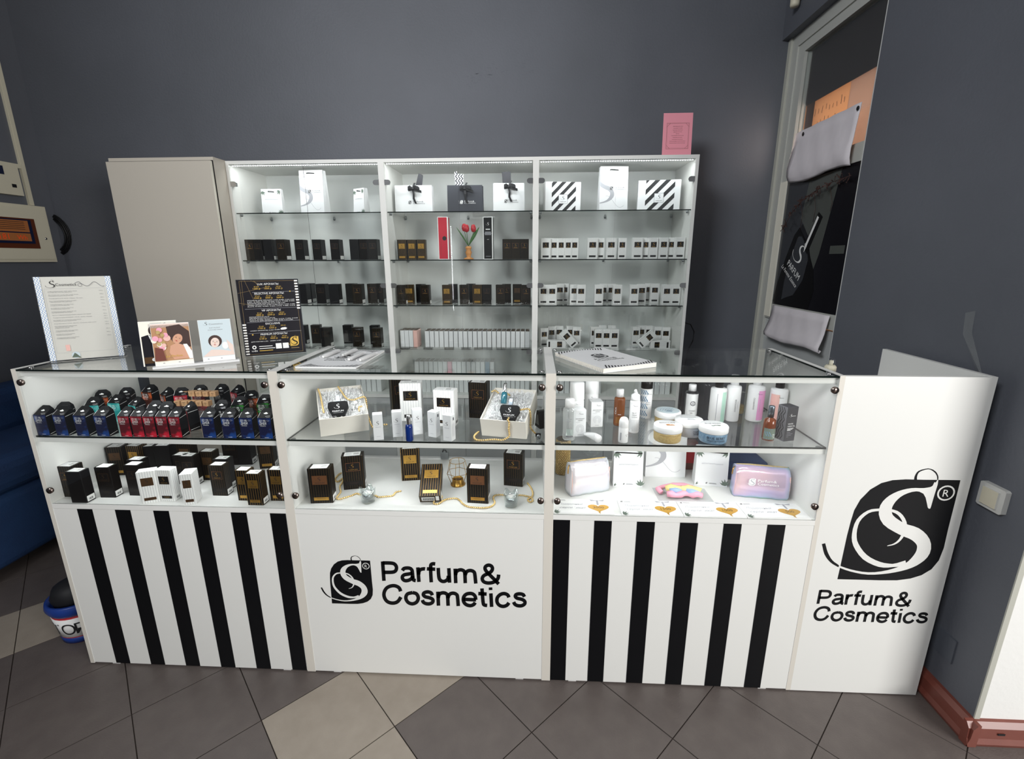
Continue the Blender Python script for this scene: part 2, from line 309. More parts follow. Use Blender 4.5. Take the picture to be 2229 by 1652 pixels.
# ------------------------------------------------------------------ the round S emblem, as strips of quads (left edge, right edge)
EM = {
's_main':[[0.641,0.978,0.656,0.973],[0.637,0.961,0.656,0.954],[0.634,0.946,0.656,0.933],[0.628,0.937,0.647,0.913],[0.613,0.93,0.626,0.902],[0.591,0.925,0.6,0.897],[0.564,0.92,0.571,0.893],[0.534,0.919,0.54,0.891],[0.499,0.92,0.506,0.89],[0.463,0.917,0.474,0.884],[0.428,0.91,0.444,0.872],[0.393,0.899,0.415,0.856],[0.36,0.885,0.391,0.837],[0.328,0.866,0.371,0.813],[0.299,0.844,0.355,0.787],[0.275,0.818,0.344,0.761],[0.255,0.788,0.338,0.737],[0.241,0.751,0.337,0.715],[0.237,0.709,0.339,0.698],[0.244,0.663,0.344,0.683],[0.264,0.616,0.35,0.668],[0.298,0.57,0.361,0.653],[0.345,0.533,0.387,0.63],[0.397,0.503,0.428,0.603],[0.447,0.476,0.469,0.579],[0.496,0.454,0.508,0.565],[0.539,0.438,0.553,0.553],[0.569,0.422,0.6,0.534],[0.591,0.405,0.643,0.505],[0.61,0.387,0.68,0.471],[0.621,0.372,0.711,0.431],[0.626,0.361,0.733,0.384],[0.629,0.348,0.743,0.337],[0.63,0.333,0.742,0.292],[0.63,0.315,0.73,0.253],[0.625,0.291,0.71,0.22],[0.615,0.264,0.685,0.192],[0.6,0.235,0.658,0.167],[0.581,0.205,0.624,0.144],[0.555,0.177,0.585,0.124],[0.517,0.151,0.539,0.106],[0.471,0.128,0.487,0.09],[0.422,0.109,0.433,0.077],[0.368,0.094,0.376,0.067],[0.311,0.084,0.317,0.06],[0.256,0.081,0.259,0.058],[0.201,0.085,0.202,0.063],[0.146,0.095,0.146,0.074],[0.098,0.106,0.097,0.086],[0.058,0.118,0.056,0.099],[0.025,0.13,0.022,0.112],[-0.009,0.143,-0.012,0.126]],
'serif':[[0.658,1.001,0.668,0.999],[0.654,0.981,0.672,0.976],[0.649,0.96,0.677,0.953],[0.644,0.939,0.681,0.929],[0.637,0.918,0.685,0.902],[0.63,0.896,0.688,0.875],[0.625,0.872,0.688,0.849],[0.623,0.847,0.683,0.824],[0.624,0.82,0.675,0.801],[0.627,0.793,0.669,0.781],[0.632,0.77,0.664,0.763],[0.638,0.749,0.66,0.746],[0.645,0.73,0.656,0.729]],
'loop':[[0.553,0.213,0.574,0.156],[0.519,0.198,0.535,0.151],[0.484,0.183,0.497,0.146],[0.449,0.174,0.457,0.142],[0.413,0.172,0.419,0.14],[0.376,0.176,0.379,0.139],[0.338,0.186,0.335,0.146],[0.294,0.203,0.287,0.163],[0.248,0.227,0.236,0.188],[0.208,0.255,0.189,0.219],[0.173,0.289,0.148,0.26],[0.141,0.329,0.113,0.305],[0.116,0.367,0.085,0.349],[0.099,0.4,0.067,0.39],[0.09,0.432,0.057,0.43],[0.084,0.467,0.053,0.47],[0.081,0.509,0.052,0.515],[0.083,0.551,0.056,0.561],[0.09,0.589,0.067,0.604],[0.106,0.623,0.087,0.64],[0.129,0.653,0.113,0.671],[0.153,0.675,0.142,0.694],[0.18,0.688,0.172,0.708],[0.209,0.694,0.204,0.713],[0.239,0.697,0.235,0.716],[0.27,0.699,0.267,0.718],[0.302,0.699,0.299,0.718],[0.331,0.695,0.331,0.714],[0.359,0.687,0.361,0.707],[0.384,0.676,0.39,0.697],[0.407,0.66,0.417,0.68],[0.428,0.638,0.443,0.656],[0.447,0.612,0.466,0.626],[0.461,0.585,0.484,0.594],[0.469,0.558,0.495,0.56],[0.474,0.53,0.499,0.526],[0.475,0.501,0.498,0.494],[0.472,0.474,0.493,0.464],[0.466,0.447,0.483,0.436],[0.458,0.423,0.471,0.412],[0.447,0.405,0.458,0.394],[0.435,0.391,0.443,0.38],[0.421,0.379,0.426,0.369],[0.405,0.37,0.409,0.362],[0.387,0.364,0.39,0.357],[0.37,0.357,0.371,0.353]],
'curl':[[0.497,0.988,0.471,0.989],[0.493,1.003,0.47,1.004],[0.49,1.017,0.469,1.021],[0.489,1.031,0.471,1.037],[0.49,1.045,0.475,1.052],[0.493,1.058,0.481,1.067],[0.501,1.07,0.493,1.08],[0.519,1.081,0.514,1.091],[0.543,1.091,0.54,1.099],[0.566,1.095,0.564,1.103],[0.585,1.092,0.585,1.1],[0.602,1.083,0.605,1.093],[0.617,1.072,0.622,1.082],[0.63,1.061,0.637,1.07],[0.641,1.048,0.649,1.054],[0.649,1.035,0.658,1.039],[0.654,1.023,0.664,1.024],[0.657,1.01,0.666,1.01],[0.66,0.996,0.669,0.996]],
'tail':[[-0.007,0.143,-0.013,0.126],[-0.031,0.161,-0.039,0.14],[-0.055,0.177,-0.065,0.155],[-0.076,0.196,-0.09,0.174],[-0.094,0.218,-0.113,0.197],[-0.11,0.243,-0.134,0.223],[-0.125,0.269,-0.153,0.253],[-0.139,0.298,-0.168,0.287],[-0.152,0.332,-0.18,0.323],[-0.165,0.366,-0.192,0.357]],
'leaf':[[0.848,1.0],[0.73,1.0],[0.549,0.998],[0.403,0.999],[0.296,0.989],[0.209,0.96],[0.128,0.897],[0.062,0.799],[0.029,0.697],[0.018,0.588],[0.01,0.445],[0.007,0.288],[0.004,0.128],[0.0,0.0],[0.172,0.001],[0.367,0.001],[0.521,0.006],[0.633,0.028],[0.721,0.066],[0.794,0.13],[0.838,0.222],[0.853,0.347],[0.849,0.534],[0.849,0.706],[0.849,0.854]],
'r':[0.757,0.878],
}
# the two-line wordmark as strips of quads, in units of the cap height
LET = [[[0.117,2.218,0.282,2.236],[0.105,1.206,0.272,1.224]],[[0.187,2.058,0.201,2.243],[0.315,2.061,0.328,2.247],[0.44,2.065,0.456,2.249],[0.543,2.063,0.568,2.248],[0.612,2.056,0.65,2.239],[0.654,2.046,0.721,2.223],[0.679,2.033,0.784,2.187],[0.703,2.006,0.838,2.128],[0.722,1.969,0.875,2.054],[0.731,1.934,0.893,1.972],[0.729,1.896,0.891,1.886],[0.719,1.855,0.87,1.798],[0.703,1.823,0.83,1.719],[0.688,1.807,0.774,1.659],[0.664,1.792,0.704,1.617],[0.604,1.776,0.612,1.59],[0.492,1.764,0.484,1.578],[0.347,1.761,0.333,1.573],[0.199,1.757,0.185,1.569]],[[1.139,1.734,1.005,1.828],[1.162,1.772,1.028,1.866],[1.177,1.799,1.058,1.914],[1.184,1.808,1.108,1.965],[1.204,1.817,1.17,1.995],[1.239,1.826,1.229,2.009],[1.281,1.83,1.286,2.015],[1.325,1.832,1.343,2.018],[1.366,1.828,1.405,2.013],[1.393,1.821,1.465,1.995],[1.41,1.811,1.516,1.962],[1.424,1.794,1.555,1.919],[1.434,1.776,1.583,1.867],[1.437,1.761,1.599,1.811],[1.439,1.731,1.603,1.759],[1.441,1.674,1.605,1.699],[1.445,1.583,1.609,1.607],[1.447,1.472,1.613,1.499],[1.454,1.38,1.618,1.415],[1.46,1.321,1.622,1.375],[1.476,1.269,1.623,1.371],[1.513,1.222,1.615,1.38],[1.56,1.197,1.618,1.378],[1.603,1.189,1.639,1.376],[1.635,1.184,1.672,1.371]],[[1.511,1.746,1.531,1.564],[1.451,1.732,1.471,1.549],[1.39,1.717,1.41,1.534],[1.331,1.702,1.346,1.518],[1.267,1.689,1.278,1.505],[1.194,1.675,1.217,1.494],[1.123,1.65,1.175,1.48],[1.06,1.608,1.152,1.462],[1.01,1.553,1.135,1.444],[0.975,1.484,1.129,1.434],[0.962,1.407,1.128,1.424],[0.971,1.335,1.13,1.404],[0.996,1.272,1.137,1.387],[1.038,1.221,1.149,1.372],[1.091,1.183,1.17,1.357],[1.159,1.162,1.193,1.35],[1.232,1.164,1.228,1.351],[1.306,1.18,1.277,1.363],[1.373,1.207,1.323,1.38],[1.435,1.242,1.361,1.402],[1.491,1.286,1.396,1.43],[1.54,1.338,1.417,1.451],[1.574,1.402,1.424,1.465],[1.588,1.455,1.43,1.491],[1.598,1.495,1.44,1.531]],[[1.704,1.961,1.868,1.981],[1.714,1.202,1.88,1.222]],[[1.887,1.599,1.724,1.6],[1.892,1.647,1.729,1.649],[1.895,1.688,1.734,1.704],[1.902,1.718,1.748,1.766],[1.914,1.746,1.772,1.826],[1.926,1.769,1.807,1.883],[1.936,1.781,1.861,1.937],[1.962,1.792,1.929,1.97],[2.009,1.803,1.992,1.986],[2.05,1.811,2.044,1.995],[2.066,1.812,2.084,1.997],[2.076,1.81,2.113,1.994],[2.095,1.806,2.132,1.99]],[[2.598,2.266,2.574,2.083],[2.559,2.269,2.536,2.085],[2.515,2.272,2.503,2.088],[2.467,2.268,2.48,2.086],[2.422,2.254,2.465,2.081],[2.373,2.228,2.457,2.079],[2.331,2.182,2.457,2.079],[2.305,2.125,2.459,2.081],[2.294,2.07,2.456,2.064],[2.289,2.001,2.452,2.004],[2.284,1.891,2.447,1.897],[2.279,1.752,2.442,1.762],[2.277,1.612,2.441,1.624],[2.277,1.476,2.441,1.492],[2.278,1.338,2.442,1.357],[2.281,1.202,2.445,1.221]],[[2.184,1.815,2.201,2.0],[2.566,1.807,2.581,1.992]],[[2.63,1.967,2.792,1.982],[2.63,1.823,2.793,1.838],[2.63,1.677,2.793,1.695],[2.634,1.553,2.797,1.578],[2.642,1.461,2.805,1.501],[2.655,1.387,2.812,1.456],[2.684,1.317,2.822,1.429],[2.731,1.257,2.842,1.404],[2.787,1.214,2.87,1.383],[2.85,1.188,2.896,1.372],[2.917,1.182,2.922,1.37],[2.984,1.194,2.954,1.376],[3.045,1.221,2.984,1.388],[3.103,1.259,3.013,1.407],[3.154,1.312,3.039,1.435],[3.197,1.377,3.055,1.459],[3.221,1.452,3.063,1.484],[3.229,1.519,3.068,1.53],[3.236,1.574,3.074,1.585]],[[3.11,1.97,3.272,1.985],[3.115,1.212,3.279,1.227]],[[3.395,1.955,3.556,1.967],[3.396,1.197,3.56,1.211]],[[3.56,1.608,3.401,1.637],[3.571,1.664,3.412,1.693],[3.58,1.714,3.425,1.757],[3.59,1.743,3.45,1.825],[3.603,1.761,3.487,1.883],[3.62,1.778,3.533,1.927],[3.642,1.793,3.581,1.96],[3.672,1.806,3.637,1.982],[3.706,1.813,3.697,1.997],[3.733,1.815,3.759,1.999],[3.762,1.807,3.82,1.984],[3.791,1.793,3.876,1.956],[3.812,1.774,3.922,1.919],[3.816,1.772,3.956,1.875],[3.816,1.771,3.975,1.813],[3.822,1.708,3.984,1.731],[3.826,1.573,3.989,1.589],[3.828,1.393,3.99,1.407],[3.83,1.212,3.992,1.226]],[[3.994,1.612,3.841,1.662],[4.009,1.662,3.855,1.712],[4.02,1.704,3.872,1.767],[4.033,1.732,3.898,1.827],[4.046,1.751,3.936,1.878],[4.064,1.768,3.98,1.92],[4.083,1.779,4.031,1.951],[4.11,1.788,4.088,1.97],[4.144,1.792,4.148,1.977],[4.175,1.791,4.207,1.974],[4.207,1.782,4.263,1.959],[4.236,1.768,4.32,1.932],[4.258,1.751,4.366,1.895],[4.263,1.746,4.4,1.851],[4.264,1.741,4.421,1.793],[4.273,1.679,4.434,1.713],[4.284,1.55,4.446,1.575],[4.294,1.377,4.457,1.401],[4.306,1.203,4.467,1.227]],[[5.346,1.726,5.505,1.712],[5.338,1.66,5.499,1.645],[5.333,1.602,5.49,1.571],[5.322,1.561,5.469,1.49],[5.303,1.526,5.43,1.417],[5.273,1.49,5.382,1.357],[5.237,1.455,5.328,1.307],[5.194,1.422,5.271,1.262],[5.148,1.395,5.204,1.223],[5.096,1.375,5.132,1.194],[5.038,1.362,5.053,1.177],[4.972,1.356,4.97,1.168],[4.915,1.358,4.89,1.172],[4.865,1.37,4.815,1.188],[4.82,1.387,4.743,1.218],[4.791,1.407,4.68,1.266],[4.776,1.431,4.634,1.331],[4.766,1.461,4.608,1.41],[4.763,1.485,4.603,1.494],[4.769,1.509,4.623,1.576],[4.787,1.543,4.66,1.65],[4.812,1.574,4.716,1.718],[4.855,1.603,4.788,1.767],[4.921,1.634,4.86,1.803],[4.99,1.673,4.92,1.836],[5.05,1.714,4.97,1.87],[5.109,1.759,5.013,1.902],[5.16,1.816,5.04,1.931],[5.201,1.885,5.058,1.962],[5.224,1.957,5.069,1.996],[5.233,2.035,5.073,2.02],[5.218,2.11,5.069,2.039],[5.187,2.174,5.056,2.061],[5.144,2.226,5.044,2.078],[5.089,2.259,5.026,2.088],[5.029,2.277,5.001,2.095],[4.966,2.277,4.979,2.095],[4.905,2.259,4.952,2.088],[4.845,2.228,4.924,2.071],[4.793,2.18,4.907,2.058],[4.756,2.117,4.902,2.048],[4.738,2.045,4.898,2.033],[4.741,1.969,4.898,2.014],[4.762,1.898,4.909,1.984],[4.796,1.832,4.931,1.94],[4.837,1.768,4.964,1.89],[4.89,1.702,5.008,1.835],[4.95,1.637,5.063,1.774],[5.006,1.574,5.122,1.711],[5.06,1.514,5.175,1.65],[5.113,1.454,5.229,1.589],[5.169,1.39,5.287,1.523],[5.231,1.316,5.35,1.449],[5.296,1.237,5.415,1.37],[5.361,1.158,5.48,1.291]],[[1.005,0.718,0.843,0.65],[0.99,0.781,0.828,0.714],[0.971,0.855,0.816,0.768],[0.932,0.932,0.801,0.799],[0.871,0.99,0.771,0.827],[0.802,1.031,0.726,0.855],[0.728,1.058,0.677,0.872],[0.65,1.07,0.625,0.88],[0.57,1.066,0.57,0.877],[0.49,1.05,0.514,0.866],[0.409,1.021,0.452,0.843],[0.323,0.977,0.392,0.812],[0.244,0.916,0.343,0.776],[0.178,0.837,0.303,0.728],[0.125,0.748,0.268,0.667],[0.086,0.658,0.241,0.604],[0.061,0.565,0.224,0.544],[0.049,0.47,0.217,0.481],[0.053,0.375,0.219,0.421],[0.071,0.278,0.232,0.355],[0.104,0.184,0.256,0.287],[0.15,0.102,0.284,0.234],[0.209,0.036,0.32,0.198],[0.278,-0.01,0.363,0.168],[0.352,-0.041,0.412,0.148],[0.434,-0.058,0.469,0.137],[0.52,-0.06,0.53,0.134],[0.605,-0.048,0.586,0.143],[0.684,-0.019,0.635,0.16],[0.758,0.025,0.68,0.187],[0.83,0.088,0.722,0.222],[0.891,0.168,0.761,0.274],[0.94,0.253,0.802,0.347],[0.985,0.332,0.848,0.426]],[[1.446,0.543,1.492,0.731],[1.51,0.529,1.556,0.717],[1.564,0.518,1.63,0.699],[1.591,0.503,1.707,0.653],[1.614,0.466,1.761,0.573],[1.634,0.412,1.794,0.479],[1.64,0.362,1.807,0.375],[1.632,0.311,1.791,0.268],[1.609,0.249,1.752,0.165],[1.58,0.204,1.693,0.075],[1.541,0.17,1.615,0.006],[1.487,0.142,1.526,-0.041],[1.437,0.129,1.434,-0.065],[1.387,0.133,1.341,-0.058],[1.332,0.153,1.252,-0.026],[1.291,0.182,1.175,0.029],[1.259,0.224,1.117,0.108],[1.234,0.282,1.076,0.204],[1.226,0.335,1.059,0.308],[1.232,0.386,1.07,0.417],[1.251,0.442,1.108,0.525],[1.272,0.476,1.177,0.623],[1.315,0.499,1.273,0.679],[1.393,0.52,1.371,0.707],[1.481,0.544,1.457,0.731]],[[2.455,0.56,2.297,0.487],[2.442,0.607,2.284,0.534],[2.424,0.667,2.276,0.568],[2.38,0.731,2.271,0.578],[2.315,0.769,2.247,0.59],[2.244,0.791,2.204,0.603],[2.173,0.797,2.164,0.605],[2.099,0.784,2.122,0.599],[2.026,0.758,2.076,0.583],[1.961,0.718,2.051,0.568],[1.91,0.654,2.049,0.563],[1.883,0.578,2.048,0.559],[1.886,0.497,2.046,0.561],[1.915,0.431,2.049,0.558],[1.959,0.382,2.065,0.54],[2.015,0.343,2.089,0.523],[2.085,0.321,2.133,0.51],[2.154,0.308,2.198,0.497],[2.212,0.294,2.266,0.48],[2.259,0.276,2.327,0.459],[2.298,0.259,2.388,0.429],[2.311,0.249,2.445,0.376],[2.313,0.241,2.476,0.296],[2.313,0.219,2.479,0.209],[2.312,0.212,2.452,0.123],[2.302,0.201,2.4,0.054],[2.271,0.178,2.337,0.008],[2.236,0.162,2.269,-0.024],[2.195,0.153,2.198,-0.04],[2.147,0.152,2.125,-0.041],[2.103,0.158,2.056,-0.033],[2.065,0.17,1.994,-0.011],[2.03,0.19,1.935,0.023],[2.009,0.208,1.883,0.068],[2.003,0.221,1.85,0.128],[1.996,0.248,1.836,0.182],[1.987,0.289,1.826,0.223]],[[2.559,0.724,2.723,0.738],[2.554,-0.031,2.721,-0.016]],[[2.724,0.373,2.563,0.404],[2.736,0.432,2.575,0.461],[2.746,0.482,2.588,0.528],[2.756,0.514,2.614,0.596],[2.769,0.533,2.653,0.658],[2.787,0.55,2.699,0.703],[2.807,0.564,2.752,0.738],[2.836,0.574,2.81,0.759],[2.871,0.58,2.871,0.771],[2.904,0.58,2.93,0.771],[2.935,0.574,2.989,0.758],[2.964,0.561,3.046,0.733],[2.984,0.545,3.095,0.695],[2.989,0.54,3.132,0.648],[2.991,0.533,3.153,0.584],[2.997,0.47,3.162,0.496],[3.001,0.337,3.167,0.353],[3.001,0.159,3.167,0.173],[3.001,-0.021,3.167,-0.006]],[[3.173,0.383,3.015,0.426],[3.185,0.435,3.028,0.477],[3.197,0.477,3.044,0.535],[3.208,0.505,3.07,0.598],[3.223,0.526,3.108,0.653],[3.242,0.546,3.152,0.698],[3.262,0.56,3.204,0.733],[3.289,0.571,3.262,0.756],[3.323,0.578,3.323,0.768],[3.353,0.576,3.386,0.766],[3.385,0.568,3.447,0.748],[3.417,0.551,3.506,0.718],[3.441,0.53,3.554,0.677],[3.445,0.528,3.589,0.629],[3.445,0.523,3.607,0.568],[3.451,0.459,3.615,0.487],[3.459,0.328,3.623,0.351],[3.464,0.155,3.629,0.175],[3.469,-0.02,3.634,0.001]],[[3.783,0.268,3.797,0.46],[4.372,0.257,4.385,0.449]],[[4.449,0.368,4.286,0.336],[4.442,0.437,4.279,0.404],[4.434,0.514,4.273,0.465],[4.412,0.593,4.263,0.504],[4.373,0.66,4.247,0.531],[4.326,0.712,4.223,0.558],[4.271,0.751,4.197,0.575],[4.208,0.773,4.165,0.586],[4.143,0.782,4.128,0.591],[4.078,0.778,4.085,0.589],[4.01,0.764,4.038,0.58],[3.937,0.739,3.991,0.564],[3.866,0.694,3.956,0.543],[3.806,0.629,3.927,0.51],[3.758,0.553,3.9,0.465],[3.726,0.466,3.882,0.421],[3.712,0.373,3.876,0.373],[3.714,0.281,3.877,0.318],[3.732,0.194,3.887,0.271],[3.766,0.117,3.904,0.233],[3.815,0.051,3.931,0.197],[3.875,-0.001,3.962,0.168],[3.946,-0.038,4.006,0.147],[4.024,-0.059,4.06,0.132],[4.103,-0.065,4.107,0.128],[4.179,-0.05,4.144,0.135],[4.246,-0.02,4.183,0.153],[4.305,0.019,4.214,0.174],[4.352,0.07,4.232,0.193],[4.383,0.119,4.251,0.224],[4.407,0.159,4.276,0.264]],[[4.58,0.962,4.743,0.981],[4.586,0.811,4.749,0.83],[4.593,0.658,4.757,0.678],[4.6,0.518,4.763,0.539],[4.607,0.391,4.769,0.412],[4.613,0.274,4.776,0.302],[4.623,0.18,4.784,0.218],[4.634,0.113,4.792,0.177],[4.659,0.053,4.791,0.178],[4.708,0.008,4.786,0.182],[4.767,-0.014,4.803,0.177],[4.823,-0.019,4.843,0.173],[4.872,-0.023,4.892,0.169]],[[4.481,0.596,4.495,0.787],[4.863,0.584,4.876,0.773]],[[4.98,0.717,5.143,0.733],[5.003,-0.008,5.167,0.01]],[[4.969,1.03,5.13,1.044],[4.971,0.887,5.134,0.901]],[[5.955,0.575,5.802,0.501],[5.94,0.62,5.788,0.546],[5.92,0.678,5.778,0.58],[5.877,0.741,5.769,0.594],[5.817,0.784,5.742,0.613],[5.748,0.815,5.701,0.632],[5.673,0.828,5.662,0.639],[5.596,0.821,5.619,0.634],[5.519,0.796,5.57,0.619],[5.446,0.754,5.529,0.595],[5.381,0.695,5.487,0.558],[5.322,0.622,5.45,0.51],[5.277,0.535,5.425,0.464],[5.252,0.439,5.414,0.415],[5.247,0.341,5.41,0.355],[5.258,0.247,5.416,0.303],[5.287,0.163,5.431,0.259],[5.331,0.088,5.456,0.218],[5.388,0.028,5.485,0.187],[5.459,-0.016,5.524,0.164],[5.536,-0.041,5.573,0.148],[5.617,-0.049,5.617,0.144],[5.695,-0.033,5.658,0.152],[5.768,0.0,5.704,0.173],[5.833,0.044,5.739,0.197],[5.883,0.1,5.761,0.221],[5.917,0.157,5.783,0.259],[5.945,0.204,5.811,0.307]],[[6.655,0.643,6.513,0.549],[6.635,0.684,6.492,0.59],[6.61,0.738,6.48,0.62],[6.559,0.793,6.474,0.63],[6.494,0.823,6.447,0.64],[6.426,0.836,6.405,0.648],[6.36,0.84,6.361,0.65],[6.292,0.831,6.315,0.645],[6.224,0.812,6.269,0.633],[6.16,0.778,6.248,0.623],[6.11,0.716,6.248,0.622],[6.088,0.64,6.248,0.62],[6.093,0.563,6.247,0.627],[6.125,0.497,6.248,0.627],[6.172,0.452,6.263,0.612],[6.229,0.416,6.289,0.595],[6.299,0.396,6.335,0.583],[6.37,0.383,6.404,0.57],[6.425,0.37,6.475,0.551],[6.469,0.35,6.538,0.524],[6.504,0.328,6.596,0.487],[6.519,0.315,6.649,0.432],[6.524,0.301,6.68,0.357],[6.526,0.282,6.688,0.272],[6.525,0.274,6.667,0.184],[6.511,0.257,6.617,0.114],[6.477,0.229,6.554,0.064],[6.44,0.211,6.484,0.028],[6.397,0.201,6.409,0.01],[6.346,0.201,6.333,0.009],[6.299,0.206,6.263,0.018],[6.262,0.219,6.199,0.039],[6.227,0.238,6.142,0.071],[6.203,0.258,6.09,0.114],[6.192,0.274,6.053,0.169],[6.18,0.305,6.033,0.221],[6.165,0.345,6.016,0.261]]]
def bigword(b, x, z, h, mat, l=0, sx=1):
    for S_ in LET:
        V = []
        for a0, b0, a1, b1 in S_: V += [b.q(x+a0*h*sx, z+b0*h, l), b.q(x+a1*h*sx, z+b1*h, l)]
        b.add(V, [(2*i, 2*i+1, 2*i+3, 2*i+2) for i in range(len(S_)-1)], mat)
SERIF = [(.66, 1.0), (.667, 1.0), (.671, .955), (.668, .909), (.663, .829), (.66, .755), (.658, .73), (.647, .727), (.634, .74), (.621, .775), (.598, .832), (.572, .869), (.535, .887), (.49, .893), (.486, .913), (.565, .919), (.618, .931), (.645, .958)]
for k_, f_ in (('loop', 1.28), ('s_main', 1.06)):
    EM[k_] = [[(a+c)/2+(a-c)/2*f_, (b_+d)/2+(b_-d)/2*f_, (a+c)/2-(a-c)/2*f_, (b_+d)/2-(b_-d)/2*f_] for a, b_, c, d in EM[k_]] if k_ != 'loop' else EM[k_][:4]+[[(a+c)/2+(a-c)/2*f_, (b_+d)/2+(b_-d)/2*f_, (a+c)/2-(a-c)/2*f_, (b_+d)/2-(b_-d)/2*f_] for a, b_, c, d in EM[k_][4:]]
def strokes(b, keys, x, y, h, mat, l=0, step=1, flipx=False):
    for k in keys:
        if k == 'serif': b.poly([(x+p[0]*h, y+p[1]*h) for p in SERIF], mat, l+1); continue
        S_ = EM[k][::step]
        if S_[-1] != EM[k][-1]: S_ = S_+[EM[k][-1]]
        V = []; F = []
        for i, (a0, b0, a1, b1) in enumerate(S_):
            V += [b.q(x+a0*h, y+b0*h, l), b.q(x+a1*h, y+b1*h, l)]
            if i: F.append((2*i-2, 2*i-1, 2*i+1, 2*i))
        b.add(V, F, mat)
def emblem(b, x, y, h, dark='vinyl_black', light='white', l=0, step=1, reg=True):
    b.poly([(x+p[0]*h, y+p[1]*h) for p in EM['leaf'][::step]], dark, l)
    strokes(b, ('loop',), x, y, h, light, l+1, step); strokes(b, ('s_main',), x, y, h, light, l+2, step); strokes(b, ('serif',), x, y, h, light, l+2, step)
    strokes(b, ('curl', 'tail'), x, y, h, dark, l+1, step)
    if reg:
        cx, cy = x+EM['r'][0]*h, y+EM['r'][1]*h
        b.disc(cx, cy, .072*h, light, l+1, 20); b.disc(cx, cy, .058*h, dark, l+2, 20); b.text('R', cx, cy-.033*h, .066*h, light, l+3, 'c')
def ess(b, x, y, h, mat, l=0, step=2):
    """the bare S, about h high, left at x"""
    strokes(b, ('s_main', 'serif', 'curl', 'tail'), x, y, h, mat, l, step)
def wordmark(b, x, y, h, mat, l=0, wd_=None):
    """Parfum& over Cosmetics; y is the lower baseline, h the cap height"""
    k = wd_/6.4/h if wd_ else 1
    b.text('Cosmetics', x, y, h, mat, l, wd_=wd_); b.text('Parfum&', x, y+h*1.22, h, mat, l, wd_=(wd_*.885 if wd_ else None))

# ================================================================== the room
XL, XR, YB, YW = -1.57, 3.20, 1.82, -.155          # left wall, right wall, back wall, front of the white wall
b = MB(); b.box(-1.75, 7.6, -5.2, 2.0, -.06, -.004, 'grout'); floor = struct(b.build('floor'))
TS, G_ = .332, .0019
def tile_pts(cx, cy, g):
    h_ = TS/math.sqrt(2)-g*1.3; return [(cx-h_, cy), (cx, cy-h_), (cx+h_, cy), (cx, cy+h_)]
V0 = (1.2811, -.2011); HD = TS/math.sqrt(2)
far = MB()
for i in range(-14, 27):
    for j in range(-24, 14):
        if (i+j) % 2 == 0: continue
        cx, cy = V0[0]+i*HD, V0[1]+j*HD
        if cx < XL-.1 or cx > 7.4 or cy < -5 or cy > YB+.1: continue
        if cy > YW+.13 and cx > XR+.1: continue
        pale_tile = (i, j) in ((-1, 0), (0, 1), (0, -1)) or j-i == 9      # a pale band one tile wide crosses the floor at the left
        mt = 'tile_light' if pale_tile else 'tile_dark'
        pts = tile_pts(cx, cy, G_)
        if cy < -1.1 or cy > .75: far.prism(pts, -.004, 0, mt, 'z'); continue
        t = MB(); t.prism([(x-cx, y-cy) for x, y in pts], -.004, random.uniform(-.0004, .0003), mt, 'z'); t.build('tile', floor, (cx, cy, 0))
o = far.build('tile_field', floor); o['kind'] = 'stuff'
struct(MB().box(-1.75, 7.6, -5.2, 2.0, 4.2, 4.3, 'ceiling').build('ceiling'))
b = MB(); b.box(-1.75, 3.45, YB, YB+.15, -.004, 4.2, 'wall_paint'); wall_b = struct(b.build('wall_back'))
s = MB(); s.frame((0, YB, 0), (1, 0, 0), (0, 0, 1))
for k in range(26):
    x = 1.30+.42*random.random(); z = 2.62+.07*random.random()+.05*math.sin(x*9)
    s.line([(x, z), (x+random.uniform(.008, .03), z+random.uniform(-.006, .006))], .0022, 'grey_wall_plate')
s.build('scuff_mark', wall_b)['label'] = 'faint dark scuffs high on the wall'
struct(MB().box(XL-.15, XL, -5.2, YB, -.004, 4.2, 'wall_paint').build('wall_left'))
b = MB()
b.box(XR, XR+.25, YW, .895, -.004, 4.2, 'wall_paint', front='wall_white'); b.box(XR, XR+.25, .895, YB, 2.80, 4.2, 'wall_paint')
struct(b.build('wall_right'))
struct(MB().box(XR+.25, 7.6, YW, YW+.15, -.004, 4.2, 'wall_white').build('wall_front_right'))
b = MB(); b.box(XR-.001, XR+.016, YW-.003, YW+.001, .085, 4.2, 'corner_bead'); struct(b.build('trim_1'))['label'] = 'grey plaster corner bead'
def base_prof(t): return [(0, 0), (-.026, 0), (-.030, .012), (-.024, .030), (-.022, .068), (-.010, .084), (0, .086)]
b = MB(); b.prism([(XR+x, z) for x, z in base_prof(0)], YW-.03, 1.75, 'wood_red', 'y'); bb = struct(b.build('baseboard_right'))
b = MB()
n_ = [(YW+x, z) for x, z in base_prof(0)]
b.prism(n_, XR-.03, 7.5, 'wood_red', 'x'); bf = struct(b.build('baseboard_front_right'))
MB().box(0, .022, -.0012, .0, 0, .007, 'dark_metal').build('nail_hole', bf, (3.262, YW-.0245, .046))

